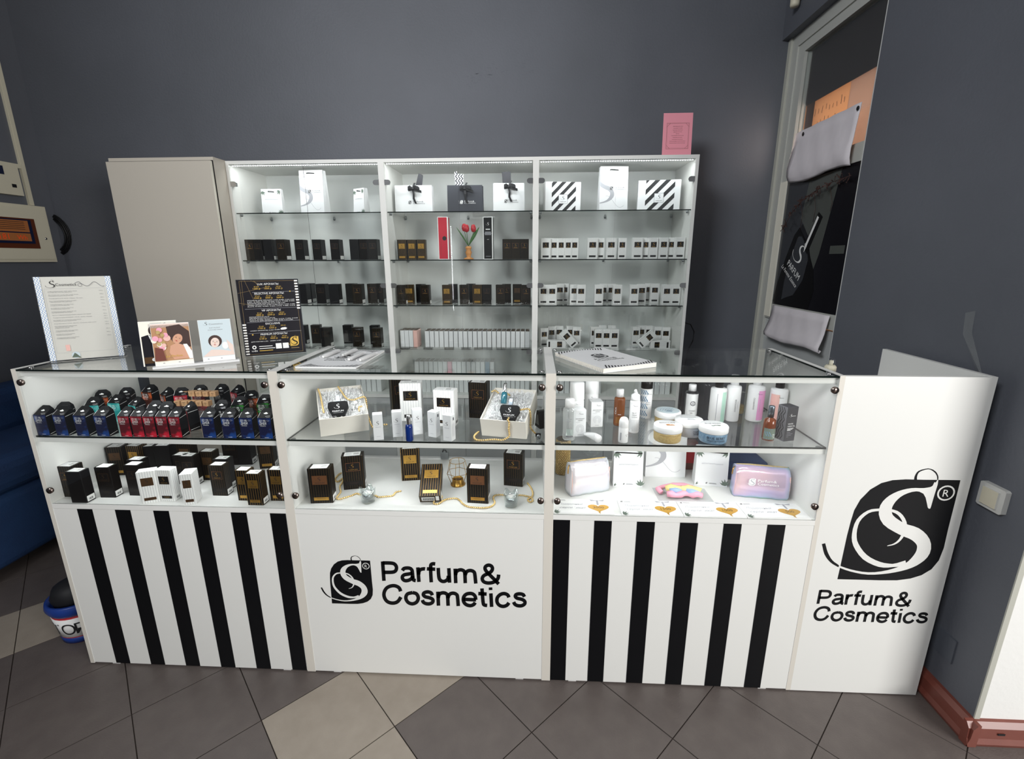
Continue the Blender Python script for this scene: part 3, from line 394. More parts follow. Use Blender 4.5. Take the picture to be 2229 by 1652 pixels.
# side window, built into the recess of the right wall
win = bpy.data.objects.new('window_1', None); C.objects.link(win); struct(win); win.location = (3.25, 0, 0)
def wbox(name, y0, y1, z0, z1, x0, x1, mt, par=win): return MB().box(x0, x1, y0, y1, z0, z1, mt).build(name, par)
b = MB(); b.box(0, .06, 1.725, 1.82, .0, 2.80, 'upvc'); b.box(0, .06, .895, .955, .0, 2.80, 'upvc'); b.box(0, .06, .955, 1.725, 2.735, 2.80, 'upvc')
b.box(-.012, 0, 1.79, 1.82, 0, 2.80, 'corner_bead'); b.box(-.05, .0, .8955, .899, 0, 2.80, 'tile_edge_white')
b.build('window_frame', win)
b = MB(); b.box(.008, .05, 1.655, 1.725, 1.18, 2.735, 'upvc'); b.box(.008, .05, .955, .995, 1.18, 2.735, 'upvc')
b.box(.008, .05, .995, 1.655, 2.685, 2.735, 'upvc'); b.box(.006, .05, .995, 1.655, 1.99, 2.075, 'upvc'); b.box(.006, .05, .955, 1.725, 1.195, 1.272, 'upvc')
b.box(.002, .008, 1.655, 1.725, 1.19, 2.0, 'white_edge'); b.build('sash', win)
wbox('lower_panel', .955, 1.725, .05, 1.185, .02, .045, 'upvc_panel')
wbox('pane', .995, 1.655, 2.075, 2.685, .026, .032, 'clear')
wbox('roller_shade', .97, 1.66, 2.405, 2.70, .055, .062, 'shade')
bk = wbox('glowing_backdrop', .90, 1.80, .3, 2.8, .20, .24, 'outside_glow')  # added backdrop whose glow stands in for daylight outdoors
p = wbox('orange_notice', 1.28, 1.60, 2.0, 2.42, .075, .078, 'paper_orange'); p['label'] = 'orange notice with handwriting seen from behind'
q_ = MB(); q_.frame((.0748, 0, 0), (0, -1, 0), (0, 0, 1))
for k in range(9):
    yy = 1.58-k*.033
    for z in range(4):
        z0 = 2.10+z*.075+random.uniform(0, .02); q_.line([(-yy+random.uniform(-.004, .004), z0), (-yy+random.uniform(-.005, .005), z0+random.uniform(.02, .05))], .004, 'ink')
q_.build('handwriting', p)
wbox('tan_notice', .97, 1.28, 2.0, 2.42, .072, .075, 'paper_tan')
wbox('sun_streak', 1.612, 1.63, 2.08, 2.40, .034, .04, 'chrome')  # chrome strip added as the bright streak of sun on the reveal
# black poster panel in the middle light
ps = wbox('poster', .995, 1.655, 1.272, 1.99, .012, .018, 'poster_black'); ps['label'] = 'black poster of a perfume flask'
q_ = MB(); q_.frame((.0118, 1.655, 1.272), (0, -1, 0), (0, 0, 1))    # x to the right in the photo, .66 wide, .718 high
q_.poly([(.0, .05), (.0, .70), (.34, .72), (.30, .52), (.22, .46), (.12, .30), (.06, .12)], 'poster_grey2', 0)
q_.poly([(.20, .50), (.24, .705), (.52, .71), (.43, .30), (.39, .20), (.30, .40)], 'poster_grey', 1)
q_.poly([(.0, .02), (.03, .13), (.09, .28), (.155, .41), (.20, .45), (.30, .36), (.40, .22), (.43, .10), (.40, .0), (.05, .0)], 'black', 2)
q_.poly([(.105, .035), (.11, .14), (.145, .28), (.20, .40), (.24, .40), (.31, .33), (.335, .27), (.31, .16), (.23, .07), (.15, .05)], 'poster_grey2', 3)
q_.poly([(.27, .34), (.37, .52), (.415, .49), (.315, .30)], 'black', 4); q_.poly([(.28, .345), (.365, .50), (.38, .49), (.295, .335)], 'white_ink', 5)
q_.rect(.52, .30, .64, .34, 'poster_grey', 4)
q_.frame((.0115, 1.655-.21, 1.272+.25), (0, -math.cos(R_(32)), -math.sin(R_(32))), (0, -math.sin(R_(32)), math.cos(R_(32))))
ess(q_, -.055, -.0, .125, 'white_ink', 4, 1); q_.text('PARFUM', -.075, -.055, .036, 'white_ink', 4, wd_=.17); q_.text('La Femme Essence', -.12, -.10, .025, 'white_ink', 4, wd_=.22, shear=.4)
q_.build('poster_print', ps)
br = MB()
P0 = Vector((-.01, 1.60, 1.72)); pts_ = [P0, Vector((-.016, 1.52, 1.80)), Vector((-.02, 1.42, 1.86)), Vector((-.02, 1.30, 1.895)), Vector((-.018, 1.16, 1.92)), Vector((-.012, 1.02, 1.93))]
for k, (a_, c_) in enumerate(zip(pts_, pts_[1:])):
    br.tube([a_, c_], .0016, 'hair_brown', 5)
    for t in range(16 if k else 9):
        p = a_.lerp(c_, random.random()); d = Vector((random.uniform(-.012, .004), random.uniform(-.03, .03), random.uniform(-.028, .024)))
        n = d.cross(Vector((1, 0, 0))).normalized()*.005
        br.add([p, p+d*.5+n, p+d, p+d*.5-n], [(0, 1, 2, 3)], 'hair_brown'); br.ball(p+d, .0035, 'hair_brown', 5, 3)
for p in ((1.42, 1.70), (1.30, 1.74), (1.16, 1.78)): br.tube([(-.020, p[0], 1.86+(.035 if p[0] < 1.4 else 0)), (-.016, p[0]-.03, (p[1]+1.86)/2), (-.014, p[0]-.02, p[1])], .0014, 'hair_brown', 4)
tag(br.build('dried_branch', None, (3.25, 0, 0)), 'dried brown twig with small leaves across the black poster', 'branch')
# white cloths draped over the window bars
def cloth(label, rows, grom, yy0, yy1):
    """rows: (z, dx) from top to bottom"""
    b = MB(); n = 14; V = []; F = []
    for r, (z, dx) in enumerate(rows):
        for k in range(n+1):
            y = yy0+(yy1-yy0)*k/n; V.append((-.012-dx-.0035*math.sin(k*1.7+r), y, z+.010*math.sin(k*.5)*(r/len(rows))))
    for r in range(len(rows)-1):
        for k in range(n): a_ = r*(n+1)+k; F.append((a_, a_+1, a_+n+2, a_+n+1))
    b.add(V, F, 'cloth', True); o = b.build('hanging_cloth', None, (3.25, 0, 0)); md = o.modifiers.new('s', 'SOLIDIFY'); md.thickness = .003
    for y, z in grom: MB().lathe([(.006, 0), (.010, .001), (.010, .003), (.006, .004)], 'dark_metal', 12, T=Matrix.Rotation(R_(-90), 4, 'Y')).build('eyelet', o, (-.017, y, z))
    return tag(o, label, 'cloth')
cloth('white cloth with two metal eyelets hanging over the upper window bar', [(2.245, 0), (2.19, .002), (2.14, .006), (2.09, .012), (2.05, .020), (2.01, .020), (1.985, .012), (1.975, .004)], [(1.50, 2.222), (1.04, 2.222)], 1.03, 1.60)
cloth('white cloth rolled at its hem below the black poster', [(1.268, 0), (1.22, .004), (1.17, .010), (1.13, .022), (1.10, .034), (1.08, .034), (1.072, .022), (1.085, .010)], [], 1.01, 1.60)
b = MB(); b.lathe([(.021, 0), (.024, .01), (.024, .16), (.0, .16)], 'elec_cream', 18)
tag(b.build('wall_sensor', None, (3.17, 1.655, 2.90)), 'small cream cylinder sensor high on the wall above the window', 'sensor')
MB().box(XR-.012, XR, 1.64, 1.67, 2.93, 3.0, 'elec_cream').build('bracket', bpy.data.objects['wall_sensor'], (-3.17, -1.655, -2.90))
# light switch, painted-over plate
b = MB(); b.prism([(-.042, .004), (-.036, -.0), (.036, 0), (.042, .004), (.042, .076), (.036, .080), (-.036, .080), (-.042, .076)], -.016, 0, 'switch', 'x')
sw = tag(b.build('light_switch', None, (XR, -.037, .780)), 'white rocker light switch on the grey right wall', 'switch')
MB().box(-.022, -.016, -.026, .026, .012, .068, 'switch', left='elec_cream').build('rocker', sw)
b = MB(); b.prism([(-.045, .0), (.045, 0), (.045, .09), (-.045, .09)], -.006, 0, 'grey_wall_plate', 'x')
tag(b.build('blank_plate', None, (XR, .0, .19)), 'grey painted blanking plate low on the right wall', 'plate')
# clear tape from the end panel to the wall
b = MB(); b.add([(3.138, .02, 1.165), (3.156, .055, 1.165), (3.193, .20, 1.30), (3.190, .165, 1.31)], [(0, 1, 2, 3)], 'tape'); b.add([(3.190, .165, 1.31), (3.193, .20, 1.30), (3.1985, .215, 1.37), (3.1985, .18, 1.38)], [(0, 1, 2, 3)], 'tape')
tag(b.build('adhesive_tape', None), 'strip of clear sticky tape between end panel and wall', 'tape')

# ---- left wall: meter cabinet, controller, ducts, cable coil
eb = thing('meter_cabinet', 'cream metal meter cabinet with brown window on the left wall', 'cabinet', (XL, 1.20, 1.545))
b = MB(); b.box(0, .05, 0, .515, 0, .355, 'elec_cream'); b.build('case', eb)
b = MB(); b.box(.05, .058, .012, .50, .018, .335, 'elec_cream'); b.build('cover', eb)
MB().box(.0575, .060, .10, .415, .085, .27, 'amber_window').build('inspection_window', eb)
b = MB(); b.box(.060, .066, .14, .385, .115, .262, 'lcd'); b.box(.066, .0665, .155, .365, .185, .255, 'meter'); b.box(.066, .0665, .155, .365, .13, .178, 'meter')
b.frame((.0666, .36, .136), (0, -1, 0), (0, 0, 1))
b.frame((.0666, .17, .138), (0, 1, 0), (0, 0, 1)); b.text('181', .01, 0, .034, 'meter_digit'); b.text('Wh', .11, 0, .028, 'meter_digit')
for k in range(5): b.rect(.01, .062+k*.011, .17, .065+k*.011, 'ink')
b.build('meter', eb)
MB().lathe([(.007, 0), (.007, .003), (.0, .003)], 'chrome', 12, T=Matrix.Rotation(R_(90), 4, 'Y')).build('lock', eb, (.058, .465, .15))
ct = thing('wall_controller', 'cream controller box with small blue screen above the meter cabinet', 'controller', (XL, 1.36, 1.955))
MB().box(0, .04, 0, .25, 0, .19, 'elec_cream').build('case', ct)
MB().box(.04, .042, .03, .16, .115, .165, 'lcd').build('screen', ct); MB().box(.04, .043, .19, .215, .045, .065, 'dark_metal').build('button', ct)
b = MB(); b.box(0, .016, 0, .028, 0, 1.45, 'elec_cream'); b.box(0, .018, -.2, 0, .22, .245, 'elec_cream'); b.box(.016, .018, .002, .026, 0, 1.45, 'elec_cream')
tag(b.build('cable_duct', None, (XL, 1.655, 1.905)), 'cream vertical cable duct above the meter cabinet', 'duct')
b = MB()
for k in range(6):
    r = .112+.0055*k; b.tube([(r*math.cos(t), .006+.006*(k % 3), 1.02*r*math.sin(t)+random.uniform(-.002, .002)) for t in [2*math.pi*i/28 for i in range(28)]], .0042, 'cable', 6, True)
b.tube([(-.02, .01, .13), (.0, .004, .150), (.02, .006, .158)], .004, 'cable', 6)
p = at(104, 511, 1, 1.79)
tag(b.build('cable_coil', None, (p.x, 1.797, p.z)), 'coil of black cable hanging beside the meter cabinet', 'cable')

# ---- navy sofa on the left, bucket
sf = thing('sofa', 'navy blue upholstered sofa behind the left end of the counter', 'sofa', (-1.22, .95, 0))
def cushion(b, x0, x1, y0, y1, z0, z1, mt, r=.05):
    pts = []
    for (cx, cy, a0) in ((x1-r, z0+r, -90), (x1-r, z1-r, 0), (x0+r, z1-r, 90), (x0+r, z0+r, 180)):
        for k in range(4): a_ = R_(a0+30*k); pts.append((cx+r*math.cos(a_), cy+r*math.sin(a_)))
    b.prism(pts, y0, y1, mt, 'y')
b = MB(); cushion(b, -.33, .33, -.85, .82, .05, .42, 'navy', .04); b.build('base', sf)
b = MB(); cushion(b, -.32, .345, -.84, .82, .42, .60, 'navy', .06); b.build('seat_cushion', sf)
b = MB(); cushion(b, -.33, .31, .45, .82, .60, .86, 'navy', .09); b.build('backrest', sf)
b = MB(); cushion(b, -.33, -.10, -.85, .45, .55, .84, 'navy', .08); b.build('armrest', sf)
for x in (-.28, .28):
    for y in (-.8, .78): MB().lathe([(.02, 0), (.025, .05)], 'dark_metal', 10).build('leg', sf, (x, y, 0))
bu = thing('bucket', 'blue rimmed bucket with red and white label behind the counter end', 'bucket', (-.178, .17, 0))
MB().lathe([(.078, 0), (.080, .01), (.099, .16), (.0, .16)], 'red_plastic', 28).build('body', bu)
b = MB(); b.lathe([(.0842, .035), (.0968, .128)], 'paper', 28)
for ch, a0 in (('Т', 238), ('О', 268), ('Р', 298)):      # letters follow the round wall
    V, F, x0_, tw = text_geo(ch); k_ = .052/.7
    b.add([((.0905+.135*(bb*k_-.02))*math.cos(R_(a0)+(aa-x0_)*k_/.09), (.0905+.135*(bb*k_-.02))*math.sin(R_(a0)+(aa-x0_)*k_/.09), .052+bb*k_) for aa, bb in V], F, 'ink')
b.build('label_band', bu)
MB().lathe([(.080, .002), (.0835, .03)], 'blue_plastic', 28).build('base_ring', bu); b = MB(); b.lathe([(.099, .140), (.104, .15), (.1095, .165), (.106, .185), (.098, .190), (.094, .170)], 'blue_plastic', 28); b.build('rim', bu)
MB().lathe([(.08, .17), (.088, .195), (.075, .235), (.04, .255), (0, .26)], 'ribbon', 16).build('rag', bu)

# ================================================================== display counters
ZT, ZM, ZB, DP = 1.2, .961, .703, .465
def knob(parent, x, z, y=-.003):
    part('glass_clamp', 'knob', lambda b: b.lathe([(.0, -.006), (.0095, -.006), (.011, -.003), (.011, .004), (.0, .004)], 'knob', 16, T=Matrix.Rotation(R_(-90), 4, 'X')@Matrix.Scale(-1, 4, (0, 0, 1))), parent, (x, y, z))
def led_tape(parent, x0, x1, y, z, n, down=True, name='led_strip'):
    b = MB(); b.box(x0, x1, y-.005, y+.005, z, z+.0015, 'led_tape')
    for k in range(n):
        x = x0+(k+.5)*(x1-x0)/n; b.box(x-.0028, x+.0028, y-.0028, y+.0028, z-.0018, z, 'led')
    return b.build(name, parent)
def counter(x0, x1, label, front):
    w = x1-x0; t = .016
    r = thing('display_counter', label, 'counter', (x0, 0, 0), group='glass fronted display counters')
    for sx in (0, w-t): MB().box(sx, sx+t, 0, DP, .004, ZT, 'white', front='white_warm').build('side_panel', r)
    MB().box(t, w-t, .0, DP-.004, ZB-.018, ZB, 'white').build('display_floor', r)
    fp = MB().box(t, w-t, .001, .017, .008, ZB-.019, 'white').build('front_panel', r)
    MB().box(t, w-t, .40, .416, .008, ZB-.019, 'white').build('back_panel', r)
    for x in (.10, w-.10): MB().cbox(.03, .03, .008, 'tile_edge_white').build('foot', r, (x, .02, 0))
    MB().box(t+.001, w-t-.001, .001, DP-.004, ZT-.007, ZT-.001, 'glass', front='glass_edge', left='glass_edge', right='glass_edge').build('glass_top', r)
    MB().box(t+.001, w-t-.001, .008, DP-.03, ZM-.006, ZM, 'glass', front='glass_edge', left='glass_edge', right='glass_edge').build('glass_shelf', r)
    MB().box(t, w-t, .010, .026, ZT-.027, ZT-.008, 'white').build('top_rail', r)
    MB().box(t, w-t, .010, .026, ZM-.024, ZM-.007, 'white').build('middle_rail', r)
    MB().box(t+.001, w-t-.001, .0015, .0055, ZB, ZT-.0075, 'glass').build('front_glass', r)
    for (a, c, y) in ((t+.001, w/2+.012, DP-.012), (w/2-.012, w-t-.001, DP-.020)):
        MB().box(a, c, y, y+.004, ZB+.001, ZT-.009, 'glass').build('sliding_glass_door', r)
    MB().box(t, w-t, DP-.024, DP-.006, ZB, ZB+.006, 'tile_edge_white').build('door_track', r)
    for x in (.028, w-.028):
        for z in (1.155, .757): knob(r, x, z)
    for x in (t+.012, w-t-.012):
        for y in (.03, DP-.05):
            part('shelf_pin', 'pin', lambda b: b.lathe([(.008, -.006), (.008, 0)], 'steel', 10), r, (x, y, ZM-.006))
            part('top_pin', 'tpin', lambda b: b.lathe([(.0, .007), (.008, .006), (.008, -.006), (0, -.006)], 'chrome', 12), r, (x, y+.01, ZT-.006))
    led_tape(r, t+.01, w-t-.01, .036, ZT-.022, 52); led_tape(r, t+.01, w-t-.01, .036, ZM-.020, 52)
    front(r, fp, w)
    for z, e in ((ZT-.028, LEDP), (ZM-.026, LEDP)):
        area('display_led_light', (x0+w/2, .040, z), (R_(14), 0, 0), w-.20, .010, e, (.95, .98, 1.0))
    return r
LEDP = .6
def f_stripe(xs):
    def f(r, fp, w):
        for a, c in xs: MB().box(a, min(c, w-.0165), -.0002, .001, .009, .684, 'vinyl_black').build('stripe', fp)
    return f
counter(0, .896, 'striped display counter at the left holding air freshener boxes', f_stripe([(.1075+.1427*k, .1075+.1427*k+.0568) for k in range(6)]))
def f_logo(r, fp, w):
    b = MB(); b.frame((1.0078-.896, .0008, .3175), (1, 0, 0), (0, 0, 1)); emblem(b, 0, 0, .186)
    b.frame((1.1953-.896, .0008, .3239), (1, 0, 0), (0, 0, 1)); bigword(b, 0, 0, .0798, 'vinyl_black')
    b.build('logo', fp)['label'] = 'black emblem and lettering'
counter(.896, 1.802, 'middle display counter with black logo on its white front', f_logo)
counter(1.802, 2.704, 'striped display counter at the right holding cosmetic bottles', f_stripe([(a-1.802, c-1.802) for a, c in ((1.8185, 1.8757), (1.9585, 2.0175), (2.1025, 2.1626), (2.2469, 2.3065), (2.3918, 2.4508), (2.5357, 2.5945))]))
lk = thing('showcase_lock', 'small metal lock on the rear glass of the middle counter', 'lock', (1.362, DP-.028, ZB+.006))
MB().cbox(.034, .014, .030, 'steel').build('lock_body', lk); MB().tube([(-.008, 0, .03), (-.006, 0, .040), (.006, 0, .040), (.008, 0, .03)], .0025, 'dark_metal', 6).build('shackle', lk)
ep = thing('end_counter', 'plain white end section with large black logo beside the wall', 'counter', (2.704, 0, 0))
fp = MB().box(0, .446-.016, .0, .016, .004, ZT-.001, 'white').build('front_panel', ep)
MB().box(.430, .446, 0, DP, .004, ZT, 'white').build('side_panel', ep); MB().box(.002, .43, .20, .46, .98, .996, 'white').build('inner_shelf', ep)
b = MB(); b.frame((2.7951-2.704, 0, .4814), (1, 0, 0), (0, 0, 1)); emblem(b, 0, 0, .378)
b.frame((2.7346-2.704, 0, .3125), (1, 0, 0), (0, 0, 1)); bigword(b, 0, 0, .0558, "vinyl_black", 0, 1.045)
b.build('logo', fp)['label'] = 'large black emblem and lettering'

# ================================================================== cabinets along the back wall
YF, YK = 1.40, 1.80
SH = (1.8225, 1.5508, 1.2813, 1.012)
def vitrine(x0, x1, label, hx_):
    w = x1-x0; t = .017
    r = thing('glass_cabinet', label, 'cabinet', (x0, YF, 0), group='lit white glass cabinets')
    d = YK-YF
    for sx in (0, w-t): MB().box(sx, sx+t, 0, d, 0, 2.105, 'white').build('side_panel', r)
    MB().box(t, w-t, 0, d, 2.087, 2.105, 'white').build('top_board', r)
    MB().box(t, w-t, d-.008, d, .02, 2.087, 'cab_inside').build('back_panel', r)
    MB().box(t, w-t, .004, d-.008, .695, .715, 'white').build('fixed_shelf', r)
    MB().box(t, w-t, .01, d-.008, .02, .04, 'white').build('base_board', r)
    for a, c in ((t+.002, w/2-.0015), (w/2+.0015, w-t-.002)):
        MB().box(a, c, -.002, .014, .02, .692, 'upvc_panel').build('cupboard_door', r)
        g_ = MB().box(a, c, .001, .005, .718, 2.084, 'glass_green', left='glass_edge' if a > w/2 else 'glass_green').build('glass_door', r)
        hxp = t if a < w/2 else w-t; s_ = 1 if a < w/2 else -1
        for z in hx_:
            def hf(b):
                pts = [(0, -.014), (.020*s_, -.014)]+[((.020+.014*math.cos(t_))*s_, .014*math.sin(t_)) for t_ in [R_(-75+25*k) for k in range(7)]]+[(.020*s_, .014), (0, .014)]
                b.prism(pts, -.004, .001, 'chrome', 'y'); b.cbox(.02, .02, .02, 'steel', cx=.012*s_, cy=.02, z0=-.01)
            part('hinge', 'hinge%d' % s_, hf, g_, (hxp, 0, z))
    for z in SH:
        MB().box(t+.001, w-t-.001, .012, d-.02, z-.006, z, 'glass_green', front='glass_edge').build('glass_shelf', r)
        for x in (t+.01, w/2, w-t-.01):
            for y in (.05, d-.02):
                if x == w/2 and y < .1: continue
                part('shelf_pin', 'cpin', lambda b: b.lathe([(.006, -.012), (.008, -.004), (.008, 0)], 'steel', 8), r, (x, y, z-.006))
    led_tape(r, t+.006, w-t-.006, .024, 2.083, 64)
    area('cabinet_led_light', (x0+w/2, YF+.036, 2.078), (R_(20), 0, 0), w-.12, .010, CLED, (.95, .98, 1.0))
    return r
CLED = 1.2
vitrine(-.042, .866, 'left glass cabinet with black perfume boxes on glass shelves', (1.98, 1.40, 1.00))
vitrine(.866, 1.7485, 'middle glass cabinet with ribbon-tied bags on its top shelf', (1.98, 1.40, 1.00))
vitrine(1.7485, 2.645, 'right glass cabinet with white perfume boxes and striped gift boxes', (1.98, 1.40, 1.00))
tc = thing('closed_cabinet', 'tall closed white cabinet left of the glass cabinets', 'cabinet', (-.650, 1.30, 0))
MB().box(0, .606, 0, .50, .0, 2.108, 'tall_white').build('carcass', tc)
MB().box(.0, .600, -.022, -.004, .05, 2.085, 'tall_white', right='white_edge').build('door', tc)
MB().box(.004, .6045, -.004, .0, .04, 2.09, 'black').build('door_gap_shade', tc)  # black sheet stands in for the shade between door and carcass
b = MB(); b.tube([at(1492, 703, 1, 1.45)+Vector((0, 0, 0)), at(1503, 706, 1, 1.46), at(1511, 722, 1, 1.46), at(1508, 742, 1, 1.46), at(1497, 762, 1, 1.46), at(1490, 800, 1, 1.46), Vector((2.672, 1.46, .4)), Vector((2.672, 1.46, .004))], .0035, 'cable', 6)
tag(b.build('power_cable', None), 'thin black cable looping beside the right glass cabinet', 'cable')

# pole added out of view so its strip mirrors in the middle cabinet's glass
lp = thing('stand_in_pole', 'made-up pole with a vertical light strip, added to mirror in the middle cabinet glass', 'added light', (.564, -2.6, 0))
MB().lathe([(.13, 0), (.13, .015), (.0, .018)], 'white', 28).build('base', lp); MB().box(-.012, .012, -.012, .010, .015, 2.03, 'white').build('pole', lp)
b = MB(); b.box(-.009, .009, .010, .013, .83, 2.01, 'led_tape')
for k in range(56): b.box(-.005, .005, .013, .0155, .838+.021*k, .849+.021*k, 'led')
b.build('led_strip', lp)

# ================================================================== perfume boxes
STY = {  # body, plate, frame, S, base plate, base text
 'gold':    ('gold_black', 'gold', None, 'ink', 'gold'),
 'tan':     ('black_gold', 'bronze', None, 'ink', 'gold'),
 'copper':  ('black_gold', 'copper', 'copper', 'ink', 'gold'),
 'frame':   ('black_gold', 'black', 'copper', 'gold', None),
 'faint':   ('black_faint', 'black', 'bronze', 'bronze', None),
 'plain':   ('black', None, None, None, None),
 'w_gold':  ('white_line', 'bronze', None, 'ink', 'bronze'),
 'w_black': ('white_line', 'black', 'bronze', 'gold', 'black'),
 'w_big':   ('white_line_big', 'black', 'bronze', 'gold', 'black'),
}
def perfume_box(loc, w, d, h, sty, label, rz=0, lv=2, side=True, top=True, group=None, name='perfume_box'):
    body, pl, fr, sm, bs = STY[sty]
    r = thing(name, label, 'box', loc, rz, group); K = (sty, w, d, h, lv)
    part('carton', ('bx',)+K[:4], lambda b: b.cbox(w, d, h, body), r)
    if pl:
        def lab(b):
            b.frame((-w/2, -d/2, 0), (1, 0, 0), (0, 0, 1)); x0, x1, z0, z1 = w*.17, w*.83, h*.545, h*.80
            if fr: b.rect(x0, z0, x1, z1, fr, 0); e = w*.018; b.rect(x0+e, z0+e, x1-e, z1-e, pl, 1)
            else: b.rect(x0, z0, x1, z1, pl, 0)
            c = w/2; hh = (z1-z0)
            if lv == 2: ess(b, c-hh*.27, z0+hh*.36, hh*.50, sm, 2, 2); b.text('PARFUM', c, z0+hh*.12, hh*.13, sm, 2, 'c', wd_=w*.42)
            else: ess(b, c-hh*.24, z0+hh*.30, hh*.55, sm, 2, 3); b.rect(c-w*.2, z0+hh*.1, c+w*.2, z0+hh*.16, sm, 2)
        part('label', ('lb',)+K, lab, r)
    if bs:
        def bl(b):
            b.frame((-w/2, -d/2, 0), (1, 0, 0), (0, 0, 1)); b.rect(w*.17, h*.085, w*.83, h*.175, bs, 0)
            if lv == 2: b.line([(w*.3, h*.135), (w*.5, h*.14), (w*.7, h*.135)], h*.006, 'ink' if bs != 'black' else 'gold', 1); b.line([(w*.36, h*.115), (w*.64, h*.115)], h*.004, 'ink' if bs != 'black' else 'gold', 1)
        part('base_label', ('bl',)+K, bl, r)
    elif sty in ('frame', 'faint') and lv == 2:
        def bl2(b):
            b.frame((-w/2, -d/2, 0), (1, 0, 0), (0, 0, 1)); b.rect(w*.08, h*.12, w*.92, h*.25, 'black', 0)
            b.line([(w*.3, h*.19), (w*.5, h*.20), (w*.7, h*.19)], h*.005, 'bronze', 1); b.line([(w*.34, h*.165), (w*.66, h*.165)], h*.003, 'bronze', 1)
        part('base_label', ('bl2',)+K, bl2, r)
    if side:
        def st(b):
            b.frame((w/2, -d/2, 0), (0, 1, 0), (0, 0, 1)); b.rect(d*.10, h*.03, d*.92, h*.20, 'paper', 0)
            if lv == 2:
                for k in range(7): b.rect(d*(.26+.07*k), h*.06, d*(.29+.07*k+.012*(k % 3)), h*.13, 'ink', 1)
        part('side_sticker', ('ss',)+K, st, r)
    if top:
        def tp(b):
            b.frame((-w/2, -d/2, h), (1, 0, 0), (0, 1, 0)); b.rect(w*.12, d*.08, w*.86, d*.90, 'paper', 0)
            if lv == 2:
                for k in range(4): b.rect(w*.18, d*(.3+.14*k), w*(.42 if k % 2 else .48), d*(.33+.14*k), 'ink_pale', 1)
                for k in range(6): b.rect(w*(.56+.04*k), d*.30, w*(.575+.04*k), d*.70, 'ink', 1)
        part('top_sticker', ('ts',)+K, tp, r)
    return r
def FL(px, py, z, w, d, ang=0):
    """base centre of a box whose front-left bottom corner shows at a photo pixel, standing at height z"""
    p = at(px, py, 2, z); a = R_(ang); p.y = max(p.y, .009+(w*math.sin(-a) if a < 0 else 0)); return Vector((p.x+math.cos(a)*w/2-math.sin(a)*d/2, p.y+math.sin(a)*w/2+math.cos(a)*d/2, z)), a
E1 = .0006
def pb(px, py, w, d, h, sty, label, ang=0, z=ZB, **k):
    c, a = FL(px, py, z, w, d, ang); return perfume_box((c.x, c.y, z+E1), w, d, h, sty, label, a, **k)
# --- left counter, lower floor
pb(138.4, 1081.6, .057, .045, .121, 'frame', 'black striped perfume box leftmost at the back of the lower left display', 0)
pb(155.9, 1095.1, .057, .036, .121, 'plain', 'plain black perfume box foremost at the left of the lower display', .6)
pb(219.1, 1083.2, .057, .036, .120, 'faint', 'black perfume box with faint lettering second in the front row', 1.5)
pb(240.5, 1036, .062, .045, .122, 'tan', 'black perfume box with brown plate standing far back at left', 10)
pb(284, 1032, .057, .045, .122, 'gold', 'black perfume box with gold plate at the rear of left display', -2)
pb(314, 1029, .050, .055, .112, 'plain', 'black perfume box turned sideways behind the pair, white top sticker', 14, side=False)
pb(282.4, 1078.7, .057, .036, .122, 'faint', 'black perfume box partly hidden behind the tilted white box', 0)
pb(289, 1066, .057, .036, .122, 'plain', 'black perfume box pressed behind another at the centre left', 0)
pb(306.6, 1099.4, .056, .034, .122, 'w_gold', 'white pinstriped perfume box with bronze plate, turned left', 24)
pb(349, 1090.6, .057, .034, .122, 'w_black', 'white pinstriped perfume box with black plate facing front', 0)
pb(400.1, 1100.7, .040, .052, .118, 'w_gold', 'white perfume box seen from its pinstriped narrow side', 16, side=False)
pb(345, 1032, .060, .045, .122, 'plain', 'plain black box at the rear centre of the left display', 6)
pb(393, 1026, .060, .04, .125, 'tan', 'black perfume box hidden behind two others under the shelf', 0)
pb(386, 1054, .057, .036, .121, 'faint', 'black perfume box behind the dark framed one, centre left display', 0)
pb(400, 1056.2, .057, .036, .121, 'faint', 'black perfume box with dark framed plate in the middle row', 0)
pb(443, 1045, .057, .036, .121, 'tan', 'black perfume box with bronze plate between two dark ones', 0)
pb(489, 1013, .062, .045, .125, 'faint', 'tall black perfume box at the back, right of centre', 6)
pb(520, 1012, .057, .045, .125, 'plain', 'black box standing against the rear glass of left display', 4)
pb(463.5, 1078.8, .057, .036, .121, 'frame', 'black striped perfume box with copper framed plate in front row', 0)
pb(474, 1064, .057, .034, .122, 'plain', 'black perfume box right behind the copper framed one', 0)
pb(519.4, 1089.6, .052, .036, .118, 'gold', 'gold plated perfume box partly behind the foremost gold one', 0)
pb(540.2, 1099.5, .057, .036, .121, 'gold', 'foremost perfume box with gold plate in the left counter', 0)
pb(589.8, 1090.1, .057, .036, .121, 'gold', 'gold plated perfume box cut off by the counter divider', 0)
pb(566, 1021, .060, .045, .122, 'tan', 'brown plated perfume box turned at the rear right corner', 12)
